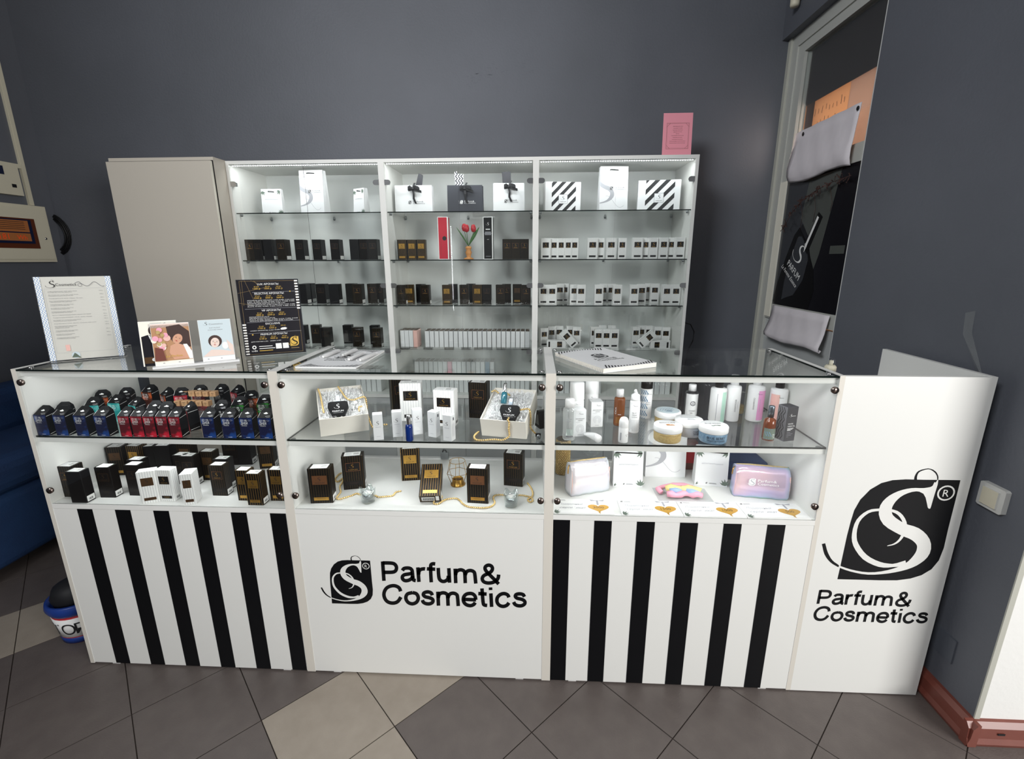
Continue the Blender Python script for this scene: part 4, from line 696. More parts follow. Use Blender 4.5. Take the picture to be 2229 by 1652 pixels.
# --- middle counter, lower floor
pb(676.4, 1096.3, .079, .044, .134, 'copper', 'large black perfume box with copper plate at far left of middle display', 6)
pb(748.7, 1066.8, .079, .044, .135, 'frame', 'large black perfume box with copper framed dark plate', 14)
pb(875, 1047.3, .072, .040, .134, 'gold', 'large perfume box with shining gold plate at centre', 10)
pb(1017.3, 1094.5, .076, .044, .134, 'copper', 'large perfume box with copper plate beside the wire candle holder', -4)
pb(1096.6, 1056.2, .074, .044, .134, 'frame', 'large black perfume box with thin frame near the right candle', -10)
c, a = FL(900, 1123, ZB, .078, .13, 3); lie = perfume_box((c.x, .012, ZB+.044), .076, .042, .134, 'gold', 'gold plated perfume box lying down with its barcode end forward', (R_(-52), 0, R_(4)), top=False)
lie.location = (at(930, 1112, 2, ZB).x, .058, ZB+.0190); lie.rotation_euler = (R_(-58), 0, R_(6))
b = MB(); b.frame((-.03, .012, 0), (1, 0, 0), (0, -1, 0), .0006); b.rect(.0, .0, .046, .024, 'paper'); b.rect(.050, .0, .062, .03, 'paper')
for k in range(14): b.rect(.003+.003*k, .003, .0045+.003*k+.0008*(k % 2), .020, 'ink', 1)
b.build('barcode_sticker', lie)
# --- middle counter, shelf
p = at(920, 916, 2, ZM)
perfume_box((p.x-.043, p.y+.02, ZM+E1), .080, .046, .146, 'w_big', 'large white pinstriped perfume box left of centre on middle shelf', R_(6), group=None)
perfume_box((1.4270, .178, ZM+E1), .078, .046, .135, 'w_big', 'large white pinstriped perfume box right of centre on middle shelf', R_(-8))
perfume_box((at(872, 894, 2, ZM).x, .345, ZM+E1), .078, .05, .135, 'frame', 'black perfume box turned edgewise behind the left white box', R_(28))
perfume_box((at(1045, 905, 2, ZM).x, .275, ZM+E1), .072, .05, .140, 'frame', 'tall black perfume box left of the right gift box', R_(-8))
def small_white(px, py, ang, label, w=.032):
    c, a = FL(px, py, ZM, w, .028, ang); r = thing('sample_box', label, 'box', (c.x, c.y, ZM+E1), a, 'small white perfume sample boxes')
    part('carton', 'swb%g' % w, lambda b: b.cbox(w, .028, .090, 'card', .0008), r)
    def f(b):
        b.frame((-w/2, -.014, 0), (1, 0, 0), (0, 0, 1)); ess(b, w/2-.0075, .052, .015, 'ink', 0, 2); b.text('PARFUM', w/2, .044, .003, 'ink_pale', 0, 'c', wd_=.017); b.rect(w*.3, .012, w*.7, .0128, 'ink_pale')
    part('print', 'swp%g' % w, f, r)
    def g2(b):
        b.frame((w/2, -.014, 0), (0, 1, 0), (0, 0, 1)); b.rect(.012, .070, .020, .080, 'ink_grey')
        for k in range(5): b.rect(.006+.004*k, .015, .0068+.004*k, .06, 'ink_pale')
    part('side_print', 'sws%g' % w, g2, r)
small_white(812, 961.5, 18, 'small white sample box beside the left gift box')
small_white(855.5, 952, 14, 'small white sample box left of the blue spray bottle')
small_white(901, 947, 24, 'small white sample box half hidden behind the blue spray bottle')
small_white(932.3, 949.9, -23, 'small white sample box fourth from the left')
small_white(964.6, 959.3, -20, 'small white sample box rightmost, in front of the black one')
def spray(loc, label, mt='blue_glass', rot=0, h=.058, rr=.0125):
    r = thing('perfume_spray', label, 'bottle', loc, rot)
    MB().lathe([(0, 0), (rr*.9, .001), (rr, .006), (rr, h*.85), (rr*.85, h), (rr*.5, h+.003), (0, h+.003)], mt, 20).build('glass_body', r)
    MB().lathe([(rr*.55, h), (rr*.60, h+.002), (rr*.60, h+.030), (rr*.5, h+.034), (0, h+.034)], 'chrome', 18).build('cap', r)
    return r
p = at(891, 961.5, 2, ZM); spray((p.x, p.y+.006, ZM+E1), 'small dark blue perfume spray with silver cap on middle shelf')
def chain(name, pts, label, rb=.0037, step=.0074, mt='gold_ball'):
    P = [Vector(p) for p in pts]; b = MB(); carry = 0; prev = None
    S_ = []
    for i in range(len(P)-1):
        p0 = P[max(i-1, 0)]; p1 = P[i]; p2 = P[i+1]; p3 = P[min(i+2, len(P)-1)]
        for k in range(24):
            t = k/24; S_.append(.5*((2*p1)+(p2-p0)*t+(2*p0-5*p1+4*p2-p3)*t*t+(3*p1-p0-3*p2+p3)*t**3))
    S_.append(P[-1]); acc = step
    for a_, c_ in zip(S_, S_[1:]):
        L_ = (c_-a_).length
        while acc <= L_: b.ball(a_.lerp(c_, acc/L_), rb, mt, 8, 5); acc += step
        acc -= L_
    b.tube(S_[::6]+[S_[-1]], .0006, mt, 4)
    return tag(b.build(name), label, 'necklace')
def zp(px, py, z, dz=.004): v = at(px, py, 2, z); v.z += dz; return v
cx = lambda x, y: (640+x/7.96, 960+y/7.96)
ex = lambda x, y: (900+x/7.43, 960+y/7.43)
zl = [cx(840, 560), cx(770, 600), cx(715, 680), cx(760, 720), cx(850, 660), cx(835, 740), cx(800, 790), cx(800, 850), cx(810, 900), cx(765, 960), cx(740, 1010), cx(800, 1020), cx(900, 990), cx(1000, 960), cx(1090, 925), cx(1180, 960), cx(1290, 980), cx(1400, 960), cx(1470, 985), cx(1600, 975), cx(1710, 960), cx(1770, 900), cx(1870, 880)]
chain('bead_chain', [zp(x, y, ZB) for x, y in zl], 'gold bead chain winding around the left glass candle holder')
zr = [ex(215, 750), ex(300, 750), ex(400, 765), ex(425, 800), ex(400, 850), ex(455, 900), ex(440, 945), ex(340, 985), ex(335, 1025), ex(400, 1030), ex(500, 970), ex(600, 945), ex(700, 945), ex(760, 985), ex(800, 1030), ex(880, 1075), ex(1000, 1090), ex(1150, 1095), ex(1260, 1070), ex(1315, 1010), ex(1290, 940), ex(1320, 895), ex(1420, 885), ex(1560, 900), ex(1720, 890), ex(1830, 905), ex(1900, 930), ex(1930, 975), ex(1880, 1000), ex(1850, 960), ex(1910, 920), ex(1930, 860), ex(1900, 770), ex(1840, 690)]
chain('bead_chain', [zp(x, y, ZB) for x, y in zr], 'long gold bead chain winding past the right glass candle holder')
# candle holders
def glass_candle(px, py, label, rz):
    p = at(px, py, 2, ZB); r = thing('glass_candle_holder', label, 'candle holder', (p.x, p.y+.022, ZB+E1), rz)
    b = MB(); n = 32; V = []; F = []
    prof = [(.020, 0), (.024, .004), (.022, .012), (.024, .016), (.0265, .026), (.0275, .040), (.0272, .050), (.0225, .050), (.0225, .024), (.018, .018), (0, .018)]
    for k, (rr, z) in enumerate(prof):
        for i in range(n):
            a_ = 2*math.pi*i/n; lob = 1+.05*math.cos(4*a_)*(1 if k < 8 else .3); zz = z+(.009*math.cos(4*a_) if k in (6, 7) else (.003*math.cos(4*a_) if k == 5 else 0)); V.append((rr*lob*math.cos(a_), rr*lob*math.sin(a_), zz))
    for k in range(len(prof)-1):
        for i in range(n): F.append((k*n+i, k*n+(i+1) % n, (k+1)*n+(i+1) % n, (k+1)*n+i))
    F.append(tuple(range(n-1, -1, -1))); b.add(V, F, 'crystal', True); b.build('glass_cup', r)
    MB().lathe([(0, .019), (.019, .019), (.0195, .036), (.0185, .036), (.0185, .034), (0, .034)], 'foil', 20).build('foil_cup', r)
    MB().lathe([(.018, .0335), (.016, .0355), (.0, .036)], 'wax', 20).build('tealight', r)
glass_candle(797, 1099, 'scalloped glass candle holder with tealight at the left', 0)
glass_candle(1112, 1108, 'scalloped glass candle holder with tealight at the right', R_(45))
p = at(995, 1060, 2, ZB); wh = thing('wire_candle_holder', 'geometric gold wire candle holder with round base', 'candle holder', (p.x, p.y+.022, ZB+E1))
b = MB(); n5 = 6
rt = [(.030*math.cos(2*math.pi*k/n5+.5), .030*math.sin(2*math.pi*k/n5+.5), .098) for k in range(n5)]
rm = [(.042*math.cos(2*math.pi*k/n5+.5), .042*math.sin(2*math.pi*k/n5+.5), .052) for k in range(n5)]
rb_ = [(.025*math.cos(2*math.pi*k/n5+.5), .025*math.sin(2*math.pi*k/n5+.5), .006) for k in range(n5)]
b.tube([(.030*math.cos(2*math.pi*k/24), .030*math.sin(2*math.pi*k/24), .098) for k in range(24)], .0011, 'wire_gold', 5, True)
for k in range(n5): b.tube([rt[k], rm[k]], .0010, 'wire_gold', 5); b.tube([rm[k], rb_[k]], .0010, 'wire_gold', 5); b.tube([rm[k], rm[(k+1) % n5]], .0010, 'wire_gold', 5)
b.build('wire_frame', wh); MB().lathe([(.028, 0), (.029, .003), (.023, .005), (.021, .024), (.020, .026), (.018, .024), (.017, .010), (0, .010)], 'gold', 28).build('candle_cup', wh)
MB().lathe([(.0165, .010), (.0165, .021), (0, .022)], 'bronze', 20).build('candle', wh)

# --- gift boxes with shredded paper
def bottle_flat(parent_or_none, loc, rot, label):
    r = thing('perfume_flask', label, 'bottle', loc, rot)
    pts = [(-.020, 0), (.020, 0), (.034, .032), (.032, .048), (.024, .052), (-.024, .052), (-.032, .048), (-.034, .032)]
    MB().prism(pts, -.009, .009, 'black_print', 'y').build('glass_body', r)
    MB().prism([(-.007, .052), (.007, .052), (.0055, .076), (-.0055, .076)], -.006, .006, 'steel_cap', 'y').build('cap', r)
    b = MB(); b.frame((0, -.009, 0), (1, 0, 0), (0, 0, 1)); ess(b, -.009, .024, .019, 'white_ink', 0, 1); b.text('PARFUM', 0, .0135, .0055, 'white_ink', 0, 'c', wd_=.036); b.line([(-.016, .010), (.016, .010)], .0004, 'white_ink'); b.build('lettering', r)
    return r
TILT = 17
def gift_box(c, ang, w, d, h, label, seed):
    r = thing('gift_box', label, 'box', (c[0], c[1], ZM+.0015), (R_(TILT), 0, ang)); t = .0025; W2, D2 = w/2, d/2; SH_ = Matrix.Translation((0, D2, 0))
    b = MB(); b.T = SH_; b.box(-W2, W2, -D2, -D2+t, 0, h, 'gift'); b.box(-W2, W2, D2-t, D2, 0, h, 'gift'); b.box(-W2, -W2+t, -D2+t, D2-t, 0, h, 'gift'); b.box(W2-t, W2, -D2+t, D2-t, 0, h, 'gift')
    b.box(-W2+t, W2-t, -D2+t, D2-t, 0, t, 'gift'); b.build('carton', r)
    rnd = random.Random(seed); b = MB(); b.T = SH_
    for k in range(1100):
        x = rnd.uniform(-W2+.012, W2-.012); y = rnd.uniform(-D2+.012, D2-.012); z = h-.016+rnd.uniform(0, .016)
        if k % 30 == 0: z += .012
        a_ = rnd.uniform(0, 6.28); L_ = rnd.uniform(.006, .013); ww = .0011; dz = rnd.uniform(-.005, .006)
        dx, dy = math.cos(a_)*L_, math.sin(a_)*L_; nx, ny = -math.sin(a_)*ww, math.cos(a_)*ww; nz = rnd.uniform(-.001, .001)
        p0 = Vector((x, y, z)); V = []
        for s_ in range(4):
            q0 = p0+Vector((dx*s_/3, dy*s_/3, dz*s_/3+(.003 if s_ % 2 else -.001))); V += [q0+Vector((nx, ny, nz)), q0-Vector((nx, ny, nz))]
        V = [Vector((max(-W2+t, min(W2-t, v.x)) if v.z < h else v.x, max(-D2+t, min(D2-t, v.y)) if v.z < h else v.y, max(v.z, .004))) for v in V]
        b.add(V, [(2*i, 2*i+1, 2*i+3, 2*i+2) for i in range(3)], 'shred')
    o = b.build('paper_shred', r); o['kind'] = 'stuff'
    f = MB(); f.T = SH_; f.box(-W2+t, W2-t, -D2+t, D2-t, .004, h-.014, 'shred'); f.build('paper_filling', r)
    f = MB(); sn = math.sin(R_(TILT)); hh = d*.86*sn-.002; f.T = Matrix.Rotation(-R_(TILT), 4, 'X'); y_ = d*.86*math.cos(R_(TILT)); f.box(-W2+.006, W2-.006, y_-.03, y_+.004, -.0012, hh-.01, 'gift'); f.build('lid_underneath', r)
    return r
gbl = gift_box((1.0915, .068), R_(26), .160, .200, .070, 'open white gift box with shredded paper at left of middle shelf', 3)
gbr = gift_box((1.6480, .052), R_(-11), .157, .200, .070, 'open white gift box with shredded paper at right of middle shelf', 5)
al, ar = R_(26), R_(-11)
TL = Matrix.Translation(gbl.location) @ Matrix.Rotation(al, 4, 'Z') @ Matrix.Rotation(R_(TILT), 4, 'X'); TR = Matrix.Translation(gbr.location) @ Matrix.Rotation(ar, 4, 'Z') @ Matrix.Rotation(R_(TILT), 4, 'X')
def on(px, py, T, h):
    """where the sight line of a photo pixel meets the plane at height h of a tilted box"""
    o_ = T @ Vector((0, 0, h)); n_ = (T.to_3x3() @ Vector((0, 0, 1))); d = FWD+(px-W/2)/FPX*RGT-(py-H/2)/FPX*UP
    return CAM+d*((o_-CAM).dot(n_)/d.dot(n_))
def loc_on(px, py, z): return at(px, py, 2, z)
bottle_flat(None, on(737, 906, TL, .066), (R_(-38), 0, al-.12), 'black perfume flask lying in the left gift box')
bottle_flat(None, on(1107, 915, TR, .066), (R_(-38), 0, ar+.02), 'black perfume flask lying in the right gift box')
spray(on(1096, 879, TR, .070), 'teal perfume spray lying behind the flask in the right gift box', 'teal_glass', (R_(-25), 0, ar), .040, .011)
zt = .0745
fl_ = lambda pts: [on(x, y, TL, h) for x, y, h in pts]; fr_ = lambda pts: [on(x, y, TR, h) for x, y, h in pts]
chain('bead_necklace', fl_([(692, 845, zt), (697, 860, zt), (701, 878, zt), (703, 890, zt), (705, 898, zt)]), 'short gold bead strand over the left edge of left gift box')
rs_ = TL @ Vector((.086, .05, .06)); 
chain('bead_necklace', fl_([(735, 840, zt), (745, 855, zt), (756, 868, zt), (770, 870, zt), (785, 865, zt+.003)])+[TL @ Vector((.083, .105, .072)), TL @ Vector((.085, .09, .045)), TL @ Vector((.085, .075, .018)), Vector((rs_.x+.008, rs_.y, ZM+.005)), zp(815, 928, ZM), zp(845, 926, ZM)], 'gold bead necklace hanging over the right side of left gift box')
chain('bead_necklace', fl_([(782, 896, zt), (782, 886, zt), (790, 884, zt+.003)]), 'short gold bead strand at the front right of left gift box')
chain('bead_necklace', fr_([(1068, 854, zt+.002), (1077, 850, zt+.003), (1086, 856, zt)]), 'short gold bead strand at the back of right gift box')
chain('bead_necklace', fr_([(1099, 853, zt), (1110, 861, zt)]), 'tiny gold bead strand behind the teal spray')
chain('bead_necklace', [zp(1044, 941, ZM), zp(1033, 950, ZM), zp(1034, 958, ZM), zp(1046, 961, ZM), zp(1075, 959, ZM), zp(1094, 960, ZM), TR @ Vector((.020, -.006, .012)), TR @ Vector((.021, -.006, .040)), TR @ Vector((.024, -.005, .068))]+fr_([(1106, 912, zt), (1120, 898, zt+.006), (1130, 893, zt+.006), (1148, 890, zt)])+[TR @ Vector((.0815, .062, .074)), TR @ Vector((.084, .055, .045)), TR @ Vector((.085, .045, .015)), zp(1166, 946, ZM), zp(1172, 950, ZM)], 'long gold bead necklace draped across the right gift box')
b = MB(); b.lathe([(.006, 0), (.008, .004), (.008, .014), (.004, .018), (0, .018)], 'steel', 14); b.box(-.010, .008, -.004, .004, .010, .020, 'black'); p = at(1172, 957, 2, ZM)
tag(b.build('necklace_clasp', None, (p.x, p.y+.004, ZM+E1)), 'small metal clasp at the right end of middle shelf', 'clasp')
tb = thing('phone_stand', 'small black angular stand at the right end of middle shelf', 'stand', (at(1172, 925, 2, ZM).x-.004, .16, ZM+E1), R_(-65))
MB().prism([(-.022, 0), (.022, 0), (.010, .062), (-.008, .062)], 0, .028, 'black', 'y').build('body', tb)
MB().prism([(-.014, .012), (.014, .012), (.006, .048), (-.004, .048)], -.0012, -.0002, 'steel', 'y').build('plate', tb)

# ================================================================== 100-day air freshener boxes
def freshener(x, y, mt, label, rz=0, group=None, z=ZM, w=.046, h=.074, d=.036, ht=.026):
    r = thing('air_freshener_box', label, 'box', (x, y, z+E1), rz, group); K = (mt, w, h)
    W2 = w/2
    def f(b):
        b.box(-W2, W2, -d/2, d/2, 0, h, 'black_print', front=mt)
        # sloping header: front panel leans back to a narrow top edge
        V = [(-W2, -d/2, h), (W2, -d/2, h), (W2, d/2, h), (-W2, d/2, h), (-W2*.52, d*.30, h+ht), (W2*.52, d*.30, h+ht), (W2*.52, d*.36, h+ht), (-W2*.52, d*.36, h+ht), (-W2*.96, d*.06, h+ht*.55), (W2*.96, d*.06, h+ht*.55), (-W2*.96, d*.44, h+ht*.55), (W2*.96, d*.44, h+ht*.55)]
        b.add(V, [(0, 1, 9, 8), (8, 9, 5, 4), (4, 5, 6, 7), (1, 2, 11, 9), (9, 11, 6, 5), (0, 8, 10, 3), (8, 4, 7, 10), (3, 10, 11, 2), (10, 7, 6, 11)], 'black_print')
    part('carton', ('fr',)+K, f, r)
    def g2(b):
        b.frame((-W2, -d/2, 0), (1, 0, 0), (0, 0, 1)); b.text('ДО 100', w*.08, h*.83, h*.085, 'white_ink', 0, wd_=w*.5); b.text('ДНЕЙ', w*.10, h*.68, h*.115, 'white_ink', 0, wd_=w*.52)
        b.text('АРОМАТА', w*.14, h*.595, h*.045, 'white_ink', 0, wd_=w*.42); b.rect(w*.36, h*.05, w*.68, h*.062, 'white_ink')
        b.line([(w*.66, h*.87), (w*.76, h*.91), (w*.88, h*.87), (w*.76, h*.83), (w*.66, h*.87)], h*.008, 'ink_pale')
    part('front_print', ('fp',)+K, g2, r)
    def g3(b):
        o_ = Vector((0, -d/2, h)); uy = Vector((0, d*.56, ht*.55)); b.frame(o_, (1, 0, 0), uy); L_ = uy.length
        # euro slot in the header and pale edge lines
        x0, y0 = 0, L_*.78; b.disc(x0, y0, .0075, 'paper', 0, 14, .0028); b.disc(x0, y0+.002, .0032, 'paper', 1, 12)
        b.line([(-W2*.98, L_*.05), (-W2*.94, L_*.98)], .0009, 'white_ink'); b.line([(W2*.1, L_*.25), (W2*.75, L_*.4)], .0007, 'white_ink'); b.line([(W2*.3, L_*.1), (W2*.85, L_*.22)], .0007, 'white_ink')
        b.frame((W2, -d/2, 0), (0, 1, 0), (0, 0, 1)); b.line([(d*.06, h*.93), (d*.94, h*.995)], .0010, 'white_ink'); b.line([(d*.06, h*.06), (d*.9, h*.14)], .0012, 'white_ink')
    part('header_print', ('hp',)+K, g3, r)
    return r
def fr_px(px, py, mt, label, ang=0, **k):
    w, d = k.get('w', .046), k.get('d', .036); c, a = FL(px, py, ZM, w, d, ang); return freshener(c.x, c.y, mt, label, a, **k)
for k, (px, py) in enumerate(((83.5, 947), (124.5, 947.8), (168, 949), (211.5, 949.8))):
    fr_px(px, py, 'blue_print', ORD[k]+' blue air freshener box in the front row at far left', -3, group='blue air freshener boxes in the front row')
for k, px in enumerate((263.5, 291, 317.5, 345, 372.5)):
    fr_px(px, 951+.4*k, 'red_print', ORD[k]+' red air freshener box from the left in the front row', -1, w=.0395, group='red air freshener boxes in the front row')
for k, px in enumerate((440, 484, 523, 563.5)):
    fr_px(px, 955.3+.7*k, 'blue_print', ORD[k]+' blue air freshener box to the right of the red row', 2, w=.044, group='blue air freshener boxes in the front row')
def fr_apex(px, py, mt, label, ang=0, base=ZM, hh=.100, **k):
    """placed by its top edge"""
    p = at(px, py, 2, base+hh); return freshener(p.x, min(p.y-.010, DP-.060), mt, label, R_(ang), **k)
fr_apex(142, 875, 'teal_print', 'teal air freshener box behind the blue ones, far left', 12)
fr_apex(207, 864, 'teal_print', 'teal air freshener box standing third from left behind the row', 14)
fr_apex(225, 848.5, 'orange_print', 'orange air freshener box turned left near the left panel', 24)
fr_apex(257, 859, 'teal_print', 'teal air freshener box behind the red row', 0)
fr_apex(277, 843.5, 'black_print', 'black air freshener box behind the teal one', 14)
fr_apex(300, 864, 'teal_print', 'air freshener box seen from its dark side behind the reds', -22)
fr_apex(328, 837, 'orange_print', 'tall orange air freshener box at the rear, left of centre', -6)
fr_apex(366, 843, 'orange_print', 'air freshener box with dark side facing, rear centre left', -30)
fr_apex(341, 872, 'red_print', 'dark red air freshener box just behind the red row', 10)
fr_apex(366, 874, 'red_print', 'red striped air freshener box behind the last red ones', 14)
fr_apex(397, 843.5, 'red_print', 'dark air freshener box with red corner at the back', 20)
fr_apex(437, 838, 'red_print', 'air freshener box with red edge behind the wooden cubes', 14)
fr_apex(483, 836, 'black_print', 'black air freshener box rearmost near the middle', -4)
fr_apex(519, 838, 'red_print', 'air freshener box with black flank at the rear right', -28)
fr_apex(415, 874, 'red_print', 'large dark air freshener box turned sideways in the middle', -34)
fr_apex(485, 871, 'black_print', 'black air freshener box behind the first right-hand blue one', 6)
fr_apex(524, 863, 'green_print', 'green air freshener box behind the right-hand blue row', 4)
fr_apex(549, 850, 'orange_print', 'orange air freshener box between two green ones', 22)
fr_apex(578, 859, 'green_print', 'green air freshener box beside the counter divider', 4)
# wooden-capped car scent bottles on a clear riser
rs = thing('clear_riser', 'clear stepped riser carrying wooden capped scent bottles', 'stand', (at(450, 890, 2, ZM).x+.01, .27, ZM+E1))
MB().box(-.075, .075, -.005, .045, .0, .052, 'clear_plastic').build('upper_step', rs); MB().box(-.075, .075, -.045, -.006, .0, .026, 'clear_plastic').build('lower_step', rs)
for row, (y, z) in enumerate(((.29, .0535), (.245, .0275))):
    for k in range(5):
        x = rs.location.x-.058+.029*k
        r = thing('scent_bottle', '%s wooden capped scent bottle from the left on the %s riser step' % (ORD[k], ('upper', 'lower')[row]), 'bottle', (x, y, ZM+z+E1), R_(random.uniform(-6, 6)), 'wooden capped scent bottles')
        part('glass_body', 'sb1', lambda b: b.cbox(.021, .021, .012, 'clear_plastic'), r)
        part('wooden_cap', 'sb2', lambda b: b.cbox(.023, .023, .020, 'wood_cap', z0=.0125), r)
        part('print', 'sb3', lambda b: (b.frame((-.0115, -.0115, .0125), (1, 0, 0), (0, 0, 1)), b.rect(.006, .013, .017, .0145, 'ink'), ess(b, .008, .004, .007, 'ink', 0, 3)), r)

# ================================================================== right counter: cosmetics on the glass shelf
def BP(px, py, r, z=ZM):
    """centre of a round base whose nearest rim point shows at the photo pixel"""
    p = at(px, py, 2, z); d = Vector((p.x-CAM.x, p.y-CAM.y, 0)).normalized(); return (p.x+d.x*r, p.y+d.y*r, z+E1)
def bottle(loc, label, r, hb, mt, capr, caph, capm, rz=0, lab=None, shoulder=.008, extra=None, name='bottle', cat='bottle', liq=None):
    o = thing(name, label, cat, loc, rz)
    MB().lathe([(0, 0), (r*.93, 0), (r, .003), (r, hb-shoulder), (r*.93, hb-shoulder*.35), (capr*.8, hb), (capr*.8, hb+.002), (0, hb+.002)], mt, 28).build('body', o)
    if liq: MB().lathe([(0, .004), (r*.88, .004), (r*.88, liq[1]), (0, liq[1])], liq[0], 24).build('liquid', o)
    MB().lathe([(0, hb+.0015), (capr, hb+.0015), (capr, hb+caph-.002), (capr*.9, hb+caph), (0, hb+caph)], capm, 24).build('cap', o)
    if lab:
        b = MB(); wrap(b, r, lab); b.build('label', o)
    if extra: extra(o)
    return o
def wrap(b, r, items):
    """print wrapped on a cylinder: items (kind, args); x measured along the girth from the front"""
    def cyl(p, l): a_ = p[0]/r; rr = r+.0003+.00018*l; return (rr*math.sin(a_), -rr*math.cos(a_), p[1])
    for it in items:
        if it[0] == 'rect':
            _, x0, z0, x1, z1, mt, l = it; n = max(1, int((x1-x0)/.004)); V = []
            for k in range(n+1): x = x0+(x1-x0)*k/n; V += [cyl((x, z0), l), cyl((x, z1), l)]
            b.add(V, [(2*i, 2*i+2, 2*i+3, 2*i+1) for i in range(n)], mt)
        elif it[0] == 'text':
            _, t, x, z, h, w_, mt, l, rot = it; V, F, x0, tw = text_geo(t); kx = w_/tw; kz = h/.7
            if rot: P_ = [cyl((x-bb*kz, z+(a_-x0)*kx), l) for a_, bb in V]
            else: P_ = [cyl((x-w_/2+(a_-x0)*kx, z+bb*kz), l) for a_, bb in V]
            b.add(P_, F, mt)
        elif it[0] == 'zig':
            _, x0, x1, z0, z1, step, t, amp, per, mt = it; z = z0
            while z < z1:
                n = int((x1-x0)/per*2); V = []
                for k in range(n+1):
                    x = x0+(x1-x0)*k/n; dz = amp if k % 2 else 0; V += [cyl((x, min(z+dz, z1)), 1), cyl((x, min(z+dz+t, z1+t)), 1)]
                b.add(V, [(2*i, 2*i+2, 2*i+3, 2*i+1) for i in range(n)], mt); z += step
        elif it[0] == 'vzig':
            _, xs, z0, z1, amp, per, t, mt = it
            for x0 in xs:
                n = int((z1-z0)/per*2); V = []
                for k in range(n+1):
                    z = z0+(z1-z0)*k/n; dx = amp if k % 2 else 0; V += [cyl((x0+dx, z), 1), cyl((x0+dx+t, z), 1)]
                b.add(V, [(2*i, 2*i+1, 2*i+3, 2*i+2) for i in range(n)], mt)
        elif it[0] == 'dots':
            _, x0, x1, z0, z1, st, s_, mt = it; x = x0
            while x < x1:
                z = z0
                while z < z1: b.add([cyl((x, z), 1), cyl((x+s_, z), 1), cyl((x+s_, z+s_), 1), cyl((x, z+s_), 1)], [(0, 1, 2, 3)], mt); z += st
                x += st
        elif it[0] == 'ess':
            _, x, z, h, mt = it; b2 = MB(); b2.frame((0, 0, 0), (1, 0, 0), (0, 1, 0), 0); ess(b2, x, z, h, mt, 0, 2)
            b.add([cyl((v.x, v.y), 1) for v in b2.v], b2.f, mt)
def sig(x, z, k=1, mt='ink'): return [('ess', x, z-.001*k, .007*k, mt), ('rect', x+.005*k, z+.0005, x+.018*k, z+.0015*k, mt, 1)]
bottle(BP(1238.2, 959.7, .021), 'clear glass pump bottle with white cap at left end of shelf', 0.0215, .110, 'bottle_clear', .0155, .030, 'plastic_white', lab=[('rect', -.012, .012, .012, .0165, 'ink_grey', 1), ('dots', -.010, .010, .020, .042, .0045, .0018, 'mint'), ('rect', -.010, .075, .006, .0765, 'ink_pale', 1), ('rect', -.010, .068, .003, .0695, 'ink_pale', 1)], liq=('mint', .05) if False else None)
def airless(loc, label, h=.17):
    o = thing('cream_bottle', label, 'bottle', loc); MB().lathe([(0, 0), (.024, .001), (.025, .004), (.025, .105), (.024, .108), (.024, .110), (.0255, .112), (.0245, h), (.020, h+.004), (0, h+.005)], 'plastic_white', 28).build('body', o)
    b = MB(); wrap(b, .025, sig(-.006, .096)+[('text', 'SKIN DELIGHT', 0, .080, .003, .024, 'ink_grey', 1, 0), ('text', 'CREAM', .002, .074, .003, .012, 'ink_grey', 1, 0), ('rect', -.010, .067, .004, .0676, 'ink_pale', 1)]); b.build('lettering', o)
airless((1.900, .150, ZM+E1), 'tall white airless cream bottle behind the clear pump bottle')
airless((1.962, .235, ZM+E1), 'tall white airless cream bottle behind its white carton')
def cream_box(cx_, cy_, ang, label):
    o = thing('cream_carton', label, 'box', (cx_, cy_, ZM+E1), R_(ang)); MB().cbox(.044, .044, .094, 'card').build('carton', o)
    b = MB(); b.frame((-.022, -.022, 0), (1, 0, 0), (0, 0, 1)); ess(b, .018, .078, .007, 'ink', 0, 2); b.rect(.024, .0795, .034, .0805, 'ink'); b.text('SKIN DELIGHT', .022, .062, .0034, 'ink', 0, 'c', wd_=.032); b.text('CREAM', .023, .056, .0032, 'ink', 0, 'c', wd_=.016)
    b.rect(.006, .051, .022, .0515, 'ink_grey')
    for k in range(3):
        rr = .006+.004*k; b.line([(.023+rr*math.cos(t/8*math.pi), .028+rr*math.sin(t/8*math.pi)) for t in range(-3, 12)], .0008, 'ink_pale')
    b.rect(.016, .006, .030, .0068, 'ink_grey'); b.frame((-.022, .022, 0), (0, -1, 0), (0, 0, 1)); b.text('CICA', .022, .018, .006, 'ink_grey', 0, 'c'); b.rect(.008, .030, .034, .031, 'ink_pale'); b.rect(.008, .034, .034, .035, 'ink_pale'); b.build('print', o)
cream_box(1.9725, .192, 8, 'white cream carton with swirl print beside the brown bottle'); cream_box(1.9010, .095, 10, 'white cream carton partly hidden behind the clear bottle')
tu = thing('cream_tube', 'white cream tube lying with its round cap to the front', 'tube', (1.9420, .062, ZM+.0135), R_(26))
b = MB(); V = []; F = []; n = 18
for k, (y, rx, rzz) in enumerate(((-.034, .0125, .0125), (-.022, .0128, .0125), (.0, .0138, .0095), (.03, .0150, .0045), (.045, .0155, .0008))):
    for i in range(n): a_ = 2*math.pi*i/n; V.append((rx*math.cos(a_), y, rzz*math.sin(a_)-(.0125-rzz)))
for k in range(4):
    for i in range(n): F.append((k*n+i, k*n+(i+1) % n, (k+1)*n+(i+1) % n, (k+1)*n+i))
F.append(tuple(range(4*n, 5*n))); b.add(V, F, 'plastic_white', True); b.build('body', tu)
MB().lathe([(0, 0), (.0128, 0), (.0132, .002), (.0132, .014), (0, .014)], 'plastic_white', 22, T=Matrix.Translation((0, -.033, 0)) @ Matrix.Rotation(R_(90), 4, 'X')).build('cap', tu)
